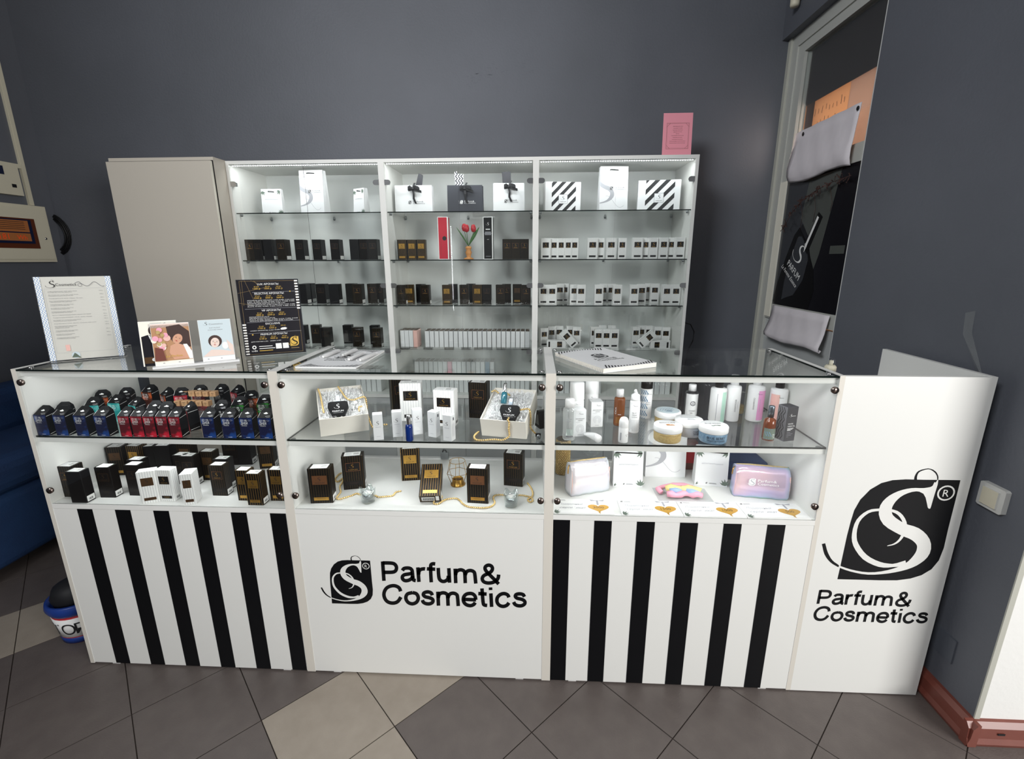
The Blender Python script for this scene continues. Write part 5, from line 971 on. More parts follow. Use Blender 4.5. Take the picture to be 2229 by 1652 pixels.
b = MB(); b.frame((-.004, .035, .0), (0, -1, -.02), (1, 0, 0), .0088); b.text('CREAM', .004, .0, .005, 'leaf_print'); b.text('spf', .03, .0, .003, 'ink_pale'); b.build('lettering', tu)
bottle(BP(1346, 928.3, .019), 'brown scrub bottle with white cap and pale dotted print', .0195, .106, 'liq_brown', .0130, .030, 'plastic_white', lab=[('text', 'CICA', -.014, .045, .006, .026, 'white_ink', 1, 1), ('dots', -.014, .016, .012, .036, .0048, .0018, 'gold_print'), ('line',)] [:2]+[('rect', -.008, .044, .004, .0455, 'white_ink', 1)])
def pump(o):
    b = MB(); b.lathe([(.0165, .118), (.0150, .124), (.0150, .134), (.011, .138), (.006, .140), (.006, .146), (0, .146)], 'plastic_white', 24); b.tube([(0, 0, .146), (-.002, -.004, .152), (-.006, -.012, .152)], [.005, .005, .0035], 'plastic_white', 8); b.build('pump_head', o)
bottle(BP(1378.4, 944, .0175), 'white lotion pump bottle with dotted lower half', .0175, .118, 'plastic_white', .0150, .006, 'plastic_white', lab=sig(-.010, .098)+[('text', 'VELVET', -.004, .072, .0045, .017, 'ink', 1, 0), ('text', 'CREAM', -.004, .0645, .0045, .016, 'ink', 1, 0), ('text', 'LOTION', -.003, .057, .0045, .018, 'ink', 1, 0), ('rect', -.011, .085, .003, .0856, 'ink_pale', 1), ('dots', -.018, .018, .010, .048, .0052, .0020, 'ink_pale')], extra=pump)
bottle((2.1745, .290, ZM+E1), 'white bottle with grey blue zigzag print and black cap', .0225, .115, 'plastic_white', .0215, .032, 'black', rz=R_(-12), lab=[('vzig', [-.030+.008*k for k in range(4)], .0, .112, .009, .026, .0045, 'jar_blue'), ('text', "It's PARTY", .009, .062, .004, .018, 'ink', 1, 0), ('text', 'BEACH', .009, .055, .0045, .016, 'ink', 1, 0)]+sig(.004, .095), shoulder=.002)
o = thing('roll_on_bottle', 'small white rounded roll-on bottle at the shelf front', 'bottle', BP(1355.4, 965.5, .016)); MB().lathe([(0, 0), (.0145, 0), (.0158, .002), (.0158, .050), (.0150, .052), (.0158, .054), (.0152, .074), (.011, .083), (.006, .086), (0, .0865)], 'plastic_white', 26).build('body', o)
b = MB(); wrap(b, .0158, [('rect', -.013, .010, -.009, .036, 'ink_pale', 1), ('text', 'ROLL ON', .009, .028, .0022, .010, 'ink', 1, 0), ('text', 'SPF', .009, .023, .0022, .005, 'ink', 1, 0)]); b.build('lettering', o)
def jar(cx_, cy_, label, low, lid_text, side_text, acc, r=.0455):
    o = thing('cosmetic_jar', label, 'jar', (cx_, cy_, ZM+E1)); K = r
    MB().lathe([(0, 0), (r*.90, 0), (r*.96, .004), (r*.98, .030), (r*.96, .034), (0, .034)], low, 40).build('jar_body', o)
    MB().lathe([(0, .034), (r, .034), (r*1.02, .036), (r*1.02, .052), (r*.97, .0555), (0, .056)], 'plastic_white', 40).build('lid', o)
    b = MB(); b.frame((0, 0, .056), (1, 0, 0), (0, 1, 0)); b.text(lid_text, 0, .006, .008, 'ink', 0, 'c', wd_=r*1.15)
    for k in range(7): b.disc(random.uniform(-.010, .014), -.012+random.uniform(-.005, .004), .005, acc, 1+k, 8, .003)
    b.rect(-.018, -.0005, .018, .0005, 'ink_pale'); b.build('lid_print', o)
    b = MB(); wrap(b, r*.975, side_text); b.build('side_print', o)
jar(2.1955, .0555, 'beige biscuit scrub jar with white lid at the shelf front', 'jar_beige', 'BISCUIT', [('rect', -.035, .027, .035, .0275, 'bronze', 1)], 'wood_orange')
jar(2.345, .0555, 'blue berry scrub jar with white lid at the shelf front', 'jar_blue', 'BLUE BERRY', [('text', 'BLUE BERRY', -.004, .0185, .008, .060, 'ink', 1, 0), ('text', 'CREAMY BODY SCRUB', -.004, .011, .0045, .058, 'ink', 1, 0), ('rect', -.034, .008, .026, .0083, 'ink_grey', 1)], 'leaf_dark')
jar(2.283, .116, 'coconut scrub jar with white lid behind the biscuit jar', 'jar_grey', 'COCONUT', [('text', 'COCONUT', .022, .016, .009, .040, 'ink', 1, 0), ('rect', .004, .0115, .04, .013, 'ink', 1)], 'ink_pale')
jar(2.235, .205, 'scrub jar with pale icy blue patterned lid at the back', 'jar_beige', 'ICE', [], 'jar_blue')
b = MB(); b.frame((0, 0, .0562), (1, 0, 0), (0, 1, 0)); b.disc(0, 0, .040, 'poster_blue', 0, 28)
for k in range(5): b.line([(-.03+.008*k, -.010), (-.022+.010*k, .014), (-.012+.009*k, .020)], .0015, 'jar_blue', 1)
b.text('FOOT CREAM', .004, -.002, .005, 'ink_grey', 2, 'c', wd_=.035); b.build('lid_label', bpy.data.objects['cosmetic_jar.003'])
bottle((2.3545, .3185, ZM+E1), 'clear bottle with coconut print and white cap', .0235, .098, 'clear_plastic', .0140, .026, 'plastic_white', lab=[('rect', -.030, .006, .030, .090, 'plastic_white', 0), ('text', 'COCONUT', -.002, .022, .005, .024, 'ink', 2, 0), ('text', 'GEL', -.004, .014, .004, .010, 'ink', 2, 0), ('rect', -.012, .048, .012, .049, 'ink_grey', 2), ('text', 'O', -.001, .044, .020, .020, 'ink_grey', 2, 0), ('text', '@', .0, .050, .010, .010, 'ink_grey', 2, 0)])
bottle((2.4320, .262, ZM+E1), 'white bottle with mint green band and black cap', .0285, .128, 'plastic_white', .0150, .032, 'black', lab=[('rect', .004, .0, .024, .116, 'mint', 0), ('rect', -.014, .0, -.012, .11, 'ink_pale', 0)])
bottle((2.489, .268, ZM+E1), 'white conditioner bottle with vertical lettering', .0255, .136, 'plastic_white', .0145, .038, 'plastic_white', lab=[('text', 'CONDITIONER', .003, .040, .0055, .048, 'ink', 1, 1), ('rect', .008, .05, .009, .08, 'ink_pale', 1)])
bottle((2.573, .272, ZM+E1), 'pink and white shampoo bottle with white cap', .0290, .136, 'plastic_white', .0150, .036, 'plastic_white', lab=[('rect', -.004, .008, .036, .120, 'pink', 0), ('text', 'SHAMPOO', -.014, .048, .0055, .045, 'ink', 1, 1), ('rect', .003, .04, .004, .09, 'ink_pale', 1)]+sig(-.008, .106))
bottle((2.6500, .262, ZM+E1), 'white and peach bottle with black cap behind the dark carton', .0295, .128, 'plastic_white', .0150, .032, 'black', lab=[('rect', -.042, .0, -.010, .108, 'peach', 0)]+sig(-.014, .096))
o = bottle((2.545, .352, ZM+E1), 'glass tumbler holding brown paste behind the shampoo bottles', .028, .085, 'clear', .01, .001, 'clear', name='glass_tumbler', cat='glass', shoulder=.001, liq=('jar_beige', .034))
o = bottle(BP(1670, 960.5, .0185), 'small amber spray bottle with dark zigzag label', .0190, .078, 'amber', .0095, .040, 'steel_cap', lab=[('rect', -.024, .006, .024, .044, 'leaf_dark', 0), ('vzig', [-.022+.007*k for k in range(3)], .007, .043, .007, .02, .003, 'jar_blue'), ('rect', .006, .012, .014, .0135, 'white_ink', 2), ('rect', .004, .018, .015, .0195, 'white_ink', 2), ('rect', .004, .023, .014, .0245, 'white_ink', 2)], shoulder=.022)
o = thing('oil_carton', 'dark grey cream oil carton with zigzag side panel', 'box', (2.590, .078, ZM+E1), R_(16)); MB().cbox(.042, .040, .118, 'tag_dark').build('carton', o)
b = MB(); b.frame((-.021, -.020, 0), (1, 0, 0), (0, 0, 1)); b.text('WHITE', .008, .058, .0045, 'white_ink', 0); b.text('CREAM OIL', .008, .050, .0045, 'white_ink', 0, wd_=.028)
for k, w_ in enumerate((.024, .020, .014)): b.rect(.008, .044-.0035*k, .008+w_, .0455-.0035*k, 'white_ink')
for k, w_ in enumerate((.014, .024, .018, .008)): b.rect(.008, .030-.005*k, .008+w_, .0306-.005*k, 'ink_pale')
ess(b, .012, .084, .010, 'white_ink', 0, 2); b.rect(.020, .0865, .034, .0875, 'white_ink')
b.frame((-.021, .020, 0), (0, -1, 0), (0, 0, 1)); b.rect(0, 0, .040, .118, 'ink_grey')
for k in range(3): b.line([(.004+.010*k+(.008 if j % 2 else 0), .004+.0138*j) for j in range(9)], .003, 'ink', 1)
b.build('print', o)

# --- right counter, lower floor
def leafy(b, x, y, s, a0, n=5, mt='leaf_dark'):
    for k in range(n):
        a_ = R_(a0+(k-n/2)*26); L_ = s*(1-.12*abs(k-n/2)); dx, dy = math.cos(a_), math.sin(a_)
        b.poly([(x, y), (x+dx*L_*.5-dy*L_*.14, y+dy*L_*.5+dx*L_*.14), (x+dx*L_, y+dy*L_), (x+dx*L_*.5+dy*L_*.14, y+dy*L_*.5-dx*L_*.14)], mt)
def bag(cx_, cy_, z, ang, w, d, h, label, prt, mt='card', handle=(.5, .9, .1), group=None, taper=.5, name='paper_bag'):
    o = thing(name, label, 'bag', (cx_, cy_, z+E1), ang, group); W2, D2 = w/2, d/2; t = .0012
    V = [(-W2, -D2, 0), (W2, -D2, 0), (W2, D2, 0), (-W2, D2, 0), (-W2*.985, -D2*taper, h), (W2*.985, -D2*taper, h), (W2*.985, D2*taper, h), (-W2*.985, D2*taper, h), (-W2, 0, h*.45), (W2, 0, h*.45), (W2*.93, 0, h), (-W2*.93, 0, h)]
    b = MB(); b.add(V, [(0, 1, 5, 4), (2, 3, 7, 6), (3, 2, 1, 0), (1, 2, 9), (1, 9, 10, 5), (2, 6, 10, 9), (3, 0, 8), (0, 4, 11, 8), (3, 8, 11, 7)], mt)
    ob = b.build('paper_body', o); md = ob.modifiers.new('s', 'SOLIDIFY'); md.thickness = .0008; md.offset = -1
    dy = -D2+D2*(1-taper)  # front leans back
    b = MB(); b.frame((-W2, -D2-.0004, 0), (1, 0, 0), (0, D2*(1-taper), h)); prt(b, w, h); b.build('print', o)
    if handle:
        fx, fz, ww = handle; zt = h*fz; yy = -D2*taper-.002-(D2*(1-taper))*(1-fz)
        MB().tube([(w*(fx-.5)-ww/2, yy+.001, zt-.001), (w*(fx-.5)-ww/2+.003, yy-.002, zt+.0022), (w*(fx-.5), yy-.003, zt+.001), (w*(fx-.5)+ww/2-.003, yy-.002, zt-.0012), (w*(fx-.5)+ww/2, yy+.001, zt-.002)], .0022, 'black', 6).build('handle', o)
    return o
def p_leaf(b, w, h):
    leafy(b, w*.06, h*.92, h*.20, -60, 4); leafy(b, w*.95, h*.93, h*.20, 225, 4); leafy(b, w*.94, h*.03, h*.20, 110, 5); leafy(b, w*.03, h*.02, h*.10, 60, 2, 'leaf_print')
    b.text('#ДляТебяПодарок', w*.5, h*.58, h*.035, 'ink_pale', 0, 'c', wd_=w*.66, shear=.3)
    emblem(b, w*.34, h*.055, h*.045, 'ink', 'card', 0, 3, False); b.rect(w*.44, h*.08, w*.66, h*.088, 'ink_grey'); b.rect(w*.44, h*.062, w*.68, h*.070, 'ink_grey')
def p_ess(b, w, h):
    hh = h*.80
    # the big S runs off the left side of the bag, so only what lies on the sheet is kept
    b2 = MB(); b2.frame((0, 0, 0), (1, 0, 0), (0, 1, 0), 0); strokes(b2, ('s_main', 'curl'), w*.16-hh*.45, h*.13, hh, 'pale_swash', 0, 1)
    for f, in zip(b2.f):
        P_ = [b2.v[i] for i in f]
        if all(p.x < .001 for p in P_) or any(p.y > h*.99 for p in P_): continue
        b.poly([(max(p.x, .001), p.y) for p in P_], 'pale_swash', 0)
    b.line([(w*(.02+.05*k), h*(.22+.13*math.sin(k*.33)))for k in range(4, 18)], h*.006, 'pale_swash', 0)
    emblem(b, w*.36, h*.475, h*.085, 'ink', 'card', 2, 2, False); wordmark(b, w*.52, h*.485, h*.030, 'ink_grey', 2, w*.40)
bag(2.110, .2459, ZB, 0, .112, .060, .150, 'white paper bag with green leaves left of the grey S bag', p_leaf)
bag(2.4330, .2650, ZB, R_(-8), .118, .060, .150, 'white paper bag with green leaves beside the right holographic pouch', p_leaf)
def p_ess2(b, w, h):
    p_ess(b, w, h)
bag(2.2750, .345, ZB, 0, .158, .075, .230, 'large white paper bag with grey S swash at the back centre', p_ess2, handle=None)
def pouch(c, ang, w, d, h, label, logo):
    o = thing('holographic_pouch', label, 'pouch', (c[0], c[1], ZB+E1), ang); n = 10; V = []; F = []
    rows = [(0, .80), (.12, .98), (.45, 1.0), (.80, .86), (.95, .50), (1.0, .20)]
    for z_, dd in rows:
        m_ = 2*n+8
        ring = [(-w/2+w*k/n, -d/2*dd) for k in range(n+1)]+[(w/2+.004*(1-z_), -d/4*dd+d/4*dd*k) for k in range(3)]+[(w/2-w*k/n, d/2*dd) for k in range(n+1)]+[(-w/2-.004*(1-z_), d/4*dd-d/4*dd*k) for k in range(3)]
        for k, (x, y) in enumerate(ring): V.append((x+random.uniform(-.0012, .0012), y+.0022*math.sin(k*2.1+z_*7), z_*h*(1+.02*math.sin(k*.7))))
        m_ = len(ring)
    for r in range(len(rows)-1):
        for k in range(m_): F.append((r*m_+k, r*m_+(k+1) % m_, (r+1)*m_+(k+1) % m_, (r+1)*m_+k))
    F.append(tuple(range(m_-1, -1, -1))); F.append(tuple(range((len(rows)-1)*m_, len(rows)*m_)))
    b = MB(); b.add(V, F, 'holo' if logo else 'holo_pale', True); b.build('body', o)
    b = MB(); b.tube([(-w/2+.004, 0, h*1.0), (-w/4, .001, h*1.015), (w/4, -.001, h*1.012), (w/2-.004, 0, h*1.0)], .0028, 'jar_beige', 6); b.build('zip', o)
    b = MB(); b.tube([(-w/2-.002, -.004, h*.93), (-w/2-.008, -.010, h*.86), (-w/2-.010, -.014, h*.70)], .0022, 'gold', 6); b.build('zip_pull', o)
    b = MB()
    for s_ in (-1, 1): b.tube([(s_*w/2, -d*.43, h*.10), (s_*w/2, -d*.48, h*.4), (s_*w/2*.99, -d*.42, h*.80)], .0016, 'peach', 5)
    b.build('piping', o)
    if logo:
        b = MB(); b.frame((-w*.34, -d/2-.004, h*.46), (1, 0, 0), (0, .05, 1)); emblem(b, .012, 0, h*.24, 'white_ink', 'pale_swash', 0, 2, False); wordmark(b, .043, .004, h*.085, 'white_ink', 0, .070); b.build('logo', o)
pouch((1.9500, .180), R_(20), .150, .070, .125, 'pale holographic zip pouch at the left of the lower right display', False)
pouch((2.5790, .175), R_(-9), .180, .075, .115, 'purple sheen holographic zip pouch with white logo at the right', True)
# pastel scrunchie in a bag
c0 = at(1470, 1068, 2, ZB); o = thing('hair_scrunchie', 'pastel pink, blue and yellow bow scrunchie packed in clear film', 'hair band', (2.297, .150, ZB+E1))
def lump(pts, r, mt, nm):
    b = MB(); m_ = len(pts); P_ = [Vector(p) for p in pts]; rr = [r*(1+.22*math.sin(i*2.3)) for i in range(m_)]; b.tube(P_, rr, mt, 9); b.build(nm, o)
lump([(-.062+.0155*k, -.018-.006*math.sin(k), .0175+.003*math.sin(k*2)) for k in range(9)], .011, 'hair_pink', 'ruffle')
lump([(-.058, .012, .022), (-.040, .008, .030), (-.020, .004, .030), (.0, .0, .026)], .012, 'hair_yellow', 'bow_loop'); lump([(0, 0, .026), (.020, .004, .030), (.042, .006, .028), (.062, -.004, .022)], .012, 'hair_yellow', 'bow_loop')
lump([(-.050, -.006, .024), (-.03, -.010, .028), (-.008, -.008, .026)], .009, 'hair_blue', 'bow_loop'); lump([(.008, -.006, .026), (.03, -.012, .024), (.060, -.016, .018)], .010, 'hair_blue', 'bow_loop')
lump([(-.078, .0, .0145), (-.084, .022, .0155), (-.062, .042, .0155), (-.02, .050, .018), (.02, .052, .018), (.05, .040, .016)], .009, 'hair_pink', 'band')
MB().ball((0, -.002, .030), .0125, 'hair_yellow', 10, 6).build('knot', o)
b = MB(); b.box(-.095, .100, -.038, .062, .0, .0008, 'frosty'); b.build('film_bag', o)
# gift certificates
for k, (x0, y0, val) in enumerate(((1.8185, .006, '2000'), (2.0508, .004, '1500'), (2.2605, .004, '1000'), (2.4700, .004, '500'))):
    o = thing('gift_certificate', '%s gift certificate with a golden heart, %s on the display floor' % (('two thousand', 'fifteen hundred', 'one thousand', 'five hundred')[k], ('leftmost', 'second from left', 'third from left', 'rightmost')[k]), 'certificate', (x0, y0, ZB+E1), R_(0 if k else -.5), 'gift certificates on the display floor')
    part('card', 'certcard', lambda b: b.box(0, .207, 0, .100, 0, .0045, 'paper'), o)
    b = MB(); b.frame((0, 0, .0045), (1, 0, 0), (0, 1, 0)); leafy(b, .004, .004, .026, 32, 5); emblem(b, .010, .084, .009, 'ink', 'paper', 0, 3, False); b.rect(.021, .090, .044, .0915, 'ink_grey'); b.rect(.021, .086, .046, .0875, 'ink_grey')
    b.text('Подарочный', .020, .056, .013, 'ink_pale', 0, wd_=.082, shear=.35); b.text('сертификат', .022, .032, .012, 'ink_pale', 0, wd_=.090, shear=.35)
    hx0, hy0, hs = .158, .040, .037; H_ = []
    for t in range(24):
        a_ = 2*math.pi*t/24; H_.append((hx0+hs*math.sin(a_)**3, hy0+hs*.78*(.8125*math.cos(a_)-.3125*math.cos(2*a_)-.125*math.cos(3*a_)-.0625*math.cos(4*a_))))
    b.poly(H_, 'gold_print', 1); b.text(val, hx0, hy0-.004, .0135, 'bronze', 2, 'c'); b.rect(hx0-.0035, hy0+.020, hx0+.0035, hy0+.052, 'pale_swash', 1)
    b.poly([(hx0-.026, hy0+.057), (hx0, hy0+.049), (hx0-.022, hy0+.046)], 'pale_swash', 2); b.poly([(hx0+.026, hy0+.057), (hx0, hy0+.049), (hx0+.022, hy0+.046)], 'pale_swash', 2); b.poly([(hx0-.004, hy0-.030), (hx0+.003, hy0-.039), (hx0+.004, hy0-.022)], 'gold_print', 1)
    b.build('print', o)
# bead vase, glass stand, red box, navy cloth at the back of the display
o = thing('beaded_vase', 'bronze beaded vase partly hidden by the counter divider', 'vase', (1.868, .33, ZB+E1)); MB().lathe([(0, 0), (.027, 0), (.027, .15), (.024, .15), (.024, .01), (0, .01)], 'bronze', 20).build('cylinder', o)
b = MB()
for r in range(26):
    for k in range(26): a_ = 2*math.pi*(k+.5*(r % 2))/26; b.ball((.0275*math.cos(a_), .0275*math.sin(a_), .004+.0056*r), .0031, 'gold_ball', 5, 4)
oo = b.build('bead_cover', o); oo['kind'] = 'stuff'
o = thing('glass_stand', 'clear glass footed stand behind the left pouch', 'stand', (1.985, .36, ZB+E1)); MB().lathe([(0, 0), (.040, 0), (.042, .004), (.012, .012), (.009, .03), (.010, .060), (.030, .080), (.052, .092), (.054, .098), (.050, .096), (.028, .084), (0, .078)], 'clear', 32).build('glass_foot', o)
o = thing('red_carton', 'dark red carton at the back between two white bags', 'box', (2.395, .40, ZB+E1)); MB().cbox(.05, .04, .12, 'wood_red').build('carton', o); MB().box(-.02, .02, -.0212, -.0202, .03, .09, 'red_plastic').build('label', o)
o = thing('folded_cloth', 'navy cloth folded at the rear right of the display', 'cloth', (2.575, .345, ZB+E1)); b = MB()
for k in range(3): cushion(b, -.10+.006*k, .095-.004*k, -.05, .075, .026*k, .026*(k+1)-.001, 'navy', .010)
b.build('folded_layers', o)

# ================================================================== things standing on the counter tops
ZZ = ZT-.001+E1
def stand_sign(px, py, px2, py2, w, h, label, cream, tilt=6):
    p = at(px, py, 2, ZZ); p2 = at(px2, py2, 2, ZZ); ang = math.atan2(p2.y-p.y, p2.x-p.x)
    o = thing('menu_stand', label, 'sign', (p.x, p.y, ZZ), ang)
    T = Matrix.Rotation(R_(-tilt), 4, 'X')
    b = MB(); b.T = T; b.box(0, w, 0, .0012, .004, h, 'clear_plastic'); b.box(0, w, .0042, .0054, .004, h, 'clear_plastic', right='leaf_green'); b.build('acrylic_holder', o)
    b = MB(); b.box(0, w, -.028, .045, 0, .0025, 'clear_plastic'); b.build('acrylic_foot', o)
    b = MB(); b.T = T; b.box(.002, w-.002, .0014, .0038, .005, h-.002, 'sign_cream' if cream else 'sign_black'); b.build('sheet', o)
    b = MB(); b.T = T; b.frame((0, 0, 0), (1, 0, 0), (0, 0, 1), .0002)
    return o, b
o, b = stand_sign(109, 789, 276, 775.5, .2125, .300, 'cream A4 price list in an acrylic stand at the left end', True)
b.rect(.002, .004, .018, .298, 'sign_zig'); b.rect(.1945, .004, .2105, .298, 'sign_zig'); b.rect(.018, .004, .0184, .29, 'ink_pale')
b.border(.024, .030, .189, .257, .0004, 'pale_swash'); ess(b, .034, .258, .028, 'ink', 1, 1); b.text('Cosmetics', .056, .266, .0095, 'ink', 1, wd_=.056)
b.line([(.108+.0021*k, .270+.006*math.sin(k*.30)*(1 if k < 22 else 1.4)+(.003 if k < 8 else 0)) for k in range(40)], .0014, 'ink_grey', 1); b.line([(.122+.006*math.cos(t*.5), .268+.005*math.sin(t*.5)) for t in range(13)], .0012, 'ink_grey', 1)
rows = [(2, .78), (2, .80), (1, .9), (2, .72), (2, .62), (2, .6), (2, .66), (1, 1.05), (1, 1.06), (2, .75), (1, 1.15), (3, .6), (2, .6), (2, .5), (2, .6)]
y = .249; LN = ['Тонизирующий гель для лица', 'Skin Delight Gel, Cream Day, крем 50 мл', 'Сыворотка для лица 30 мл', 'Восстанавливающий крем ночной']
for i, (n, wl) in enumerate(rows):
    for k in range(n): b.text(LN[(i+k) % 4], .032, y-.0035*k-.0025, .0021, 'ink_grey', 1, wd_=min(.10*wl*(1-.18*k), .125)); 
    b.text('%d р.' % random.choice((450, 500, 600, 650, 700, 1100)), .172, y-.0025, .0021, 'ink_grey', 1, wd_=.011); y -= .0088+.0036*(n-1)
b.poly([(.062, .012), (.078, .011), (.088, .008), (.076, .024), (.071, .028)], 'leaf_print', 1); b.disc(.074, .020, .012, 'poster_blue', 0, 14); b.rect(.050, .036, .062, .058, 'peach', 0)
b.build('printed_text', o)
o, b = stand_sign(534, 779, 669.5, 768.5, .210, .285, 'black and gold perfume price list in an acrylic stand', False)
b.rect(.004, .006, .206, .283, 'sign_black'); b.border(.012, .010, .198, .278, .0007, 'sign_line', 1)
for k in range(11): b.rect(.194, .172+.0102*k, .205, .177+.0102*k, 'white_ink', 2)
for k in range(12): b.rect(.005, .010+.0098*k, .0165, .015+.0098*k, 'white_ink', 2)
for P_ in (((.03, .28), (.055, .20)), ((.06, .28), (.075, .255)), ((.004, .235), (.10, .255)), ((.004, .20), (.05, .19)), ((.018, .19), (.02, .28)), ((.05, .28), (.085, .262))): b.line(P_, .0006, 'sign_line', 1)
for y in (.237, .177, .128, .088): b.line([(.05 if y > .2 else .02, y), (.20, y+.001)], .0007, 'ink_pale', 2)
def sec(t, y, pr, w_=.07):
    b.text(t, .105, y, .0068, 'white_ink', 3, 'c', wd_=w_)
    for k, q_ in enumerate(pr):
        x = .066+.037*k; b.text(('30 мл.', '50 мл.', '100 мл.')[k], x, y-.0075, .0040, 'gold_ink', 3, 'c', wd_=.017); b.text(q_, x, y-.0155, .0058, 'gold_ink', 3, 'c', wd_=.024)
sec('LUX АРОМАТЫ', .263, ('1300 р', '1600 р', '2150 р')); sec('SELECTIVE АРОМАТЫ', .229, ('1550 р', '2000 р', '2600 р'), .098); sec('VIP АРОМАТЫ', .167, ('1800 р', '2200 р', '3050 р'), .064)
sec('EXCLUSIVE', .118, ('1700 р', '2350 р', ''), .048); sec('PREMIUM АРОМАТЫ', .079, ('2100 р', '3000 р', '4600 р'), .090)
b.poly([(.128, .100), (.134, .104), (.146, .105), (.152, .101), (.147, .097), (.133, .096)], 'white_ink', 4)
SM = ['АРОМАТЫ ДЛЯ ЖЕНЩИН: A-023, B-008, C-012, J-005', 'J-001, K-003, M-045, N-030, S-011, T-008, V-002', 'АРОМАТЫ ДЛЯ МУЖЧИН: B-014, T-008, V-021', 'UNISEX АРОМАТЫ: B-022, K-034, M-011, S-023, X-005', 'M-019, M-022, N-041, S-004, S-010, T-002, V-018']
for k in range(5): b.text(SM[k], .030, .206-.0056*k, .0032, 'white_ink', 3, wd_=.158 if k != 2 else .125)
for k in range(4): b.text(SM[(k+2) % 5], .030, .146-.0050*k, .0030, 'white_ink', 3, wd_=(.066, .085, .162, .145)[k])
b.text('UNISEX АРОМАТЫ: A-023, N-004, M-017', .028, .0955, .0030, 'white_ink', 3, wd_=.118); b.text('ДЛЯ МУЖЧИН: L-002    UNISEX: O-009', .026, .055, .0030, 'white_ink', 3, wd_=.10)
b.disc(.034, .036, .0070, 'white_ink', 3, 18); b.disc(.034, .036, .0035, 'sign_black', 4, 14); b.text('uds', .034, .020, .0065, 'white_ink', 3, 'c', wd_=.019)
for k in range(3): b.rect(.050, .037-.0080*k, .095+.008*(k % 2), .0392-.0080*k, 'white_ink' if k < 2 else 'gold_ink', 3)
b.disc(.034, .083, .0026, 'gold_ink', 2, 10); b.disc(.176, .238, .0024, 'gold_ink', 4, 10)
b.rect(.106, .026, .126, .046, 'white_ink', 3); b.rect(.130, .026, .150, .046, 'white_ink', 3)
emblem(b, .156, .032, .036, 'gold_ink', 'sign_black', 5, 1, False); b.rect(.158, .024, .186, .026, 'sign_line', 3); b.build('printed_text', o)

# brochure holder
p = at(336, 804, 2, ZZ); p2 = at(522, 786.5, 2, ZZ); ang = math.atan2(p2.y-p.y, p2.x-p.x); L_ = (p2-p).length
bh = thing('brochure_holder', 'clear leaning holder with white ledge carrying the brochures', 'holder', (p.x, p.y, ZZ), ang)
MB().box(-.004, L_, -.002, .050, 0, .007, 'plastic_white').build('ledge', bh); TB = Matrix.Rotation(R_(-14), 4, 'X')
b = MB(); b.T = Matrix.Translation((0, .020, .008)) @ TB; b.box(.004, L_-.006, 0, .002, 0, .145, 'clear_plastic'); b.build('back_plate', bh)
def brochure(x, y, w, h, tilt, label, prt, rz=0):
    T = Matrix.Rotation(ang, 4, 'Z'); q = Vector((p.x, p.y, ZZ+.0075))+(T @ Vector((x, y, 0)))
    o = thing('brochure', label, 'brochure', q, (R_(-tilt), R_(0), ang+R_(rz))); b = MB(); b.box(0, w, 0, .003, 0, h, 'paper'); b.build('pages', o)
    b = MB(); b.frame((0, 0, 0), (1, 0, 0), (0, 0, 1)); prt(b, w, h); b.build('cover_print', o)
def face(b, cx_, cy_, s, skin, hair, l=1, t=0, soft='hair_brown'):
    def q(x, y): return (cx_+(x*math.cos(t)-y*math.sin(t))*s, cy_+(x*math.sin(t)+y*math.cos(t))*s)
    b.poly([q(1.15*math.cos(a_)*(1.05), .25+1.25*math.sin(a_)) for a_ in [2*math.pi*k/18 for k in range(18)]], hair, l)
    b.poly([q(.78*math.cos(a_), -.05+1.02*math.sin(a_)) for a_ in [2*math.pi*k/18 for k in range(18)]], skin, l+1)
    for sx in (-.32, .32):
        b.poly([q(sx-.16, .10), q(sx, .17), q(sx+.16, .10), q(sx, .05)], soft, l+2); b.poly([q(sx-.2, .30), q(sx, .36), q(sx+.2, .30), q(sx, .32)], soft, l+2)
    b.poly([q(-.05, .05), q(.05, .05), q(.10, -.25), q(-.10, -.25)], 'skin', l+2); b.poly([q(-.24, -.48), q(0, -.42), q(.24, -.48), q(0, -.60)], 'red_plastic' if s > .012 else 'peach', l+2)
def p_man(b, w, h):
    b.rect(.001, .001, w-.001, h-.001, 'sign_cream'); b.poly([(.004, .0), (.004, h*.66), (w*.22, h*.70), (w*.5, h*.62), (w*.8, h*.45), (w*.8, 0)], 'sign_black', 1); face(b, w*.42, h*.76, .016, 'skin', 'hair_brown', 1)
    b.poly([(w*.22, h*.70), (w*.36, h*.62), (w*.32, h*.45)], 'white_ink', 3); b.disc(w*.3, h*.14, .006, 'white_ink', 4, 12); b.rect(w*.05, h*.06, w*.5, h*.2, 'bronze', 3); ess(b, w*.65, h*.89, .010, 'ink', 4, 2)
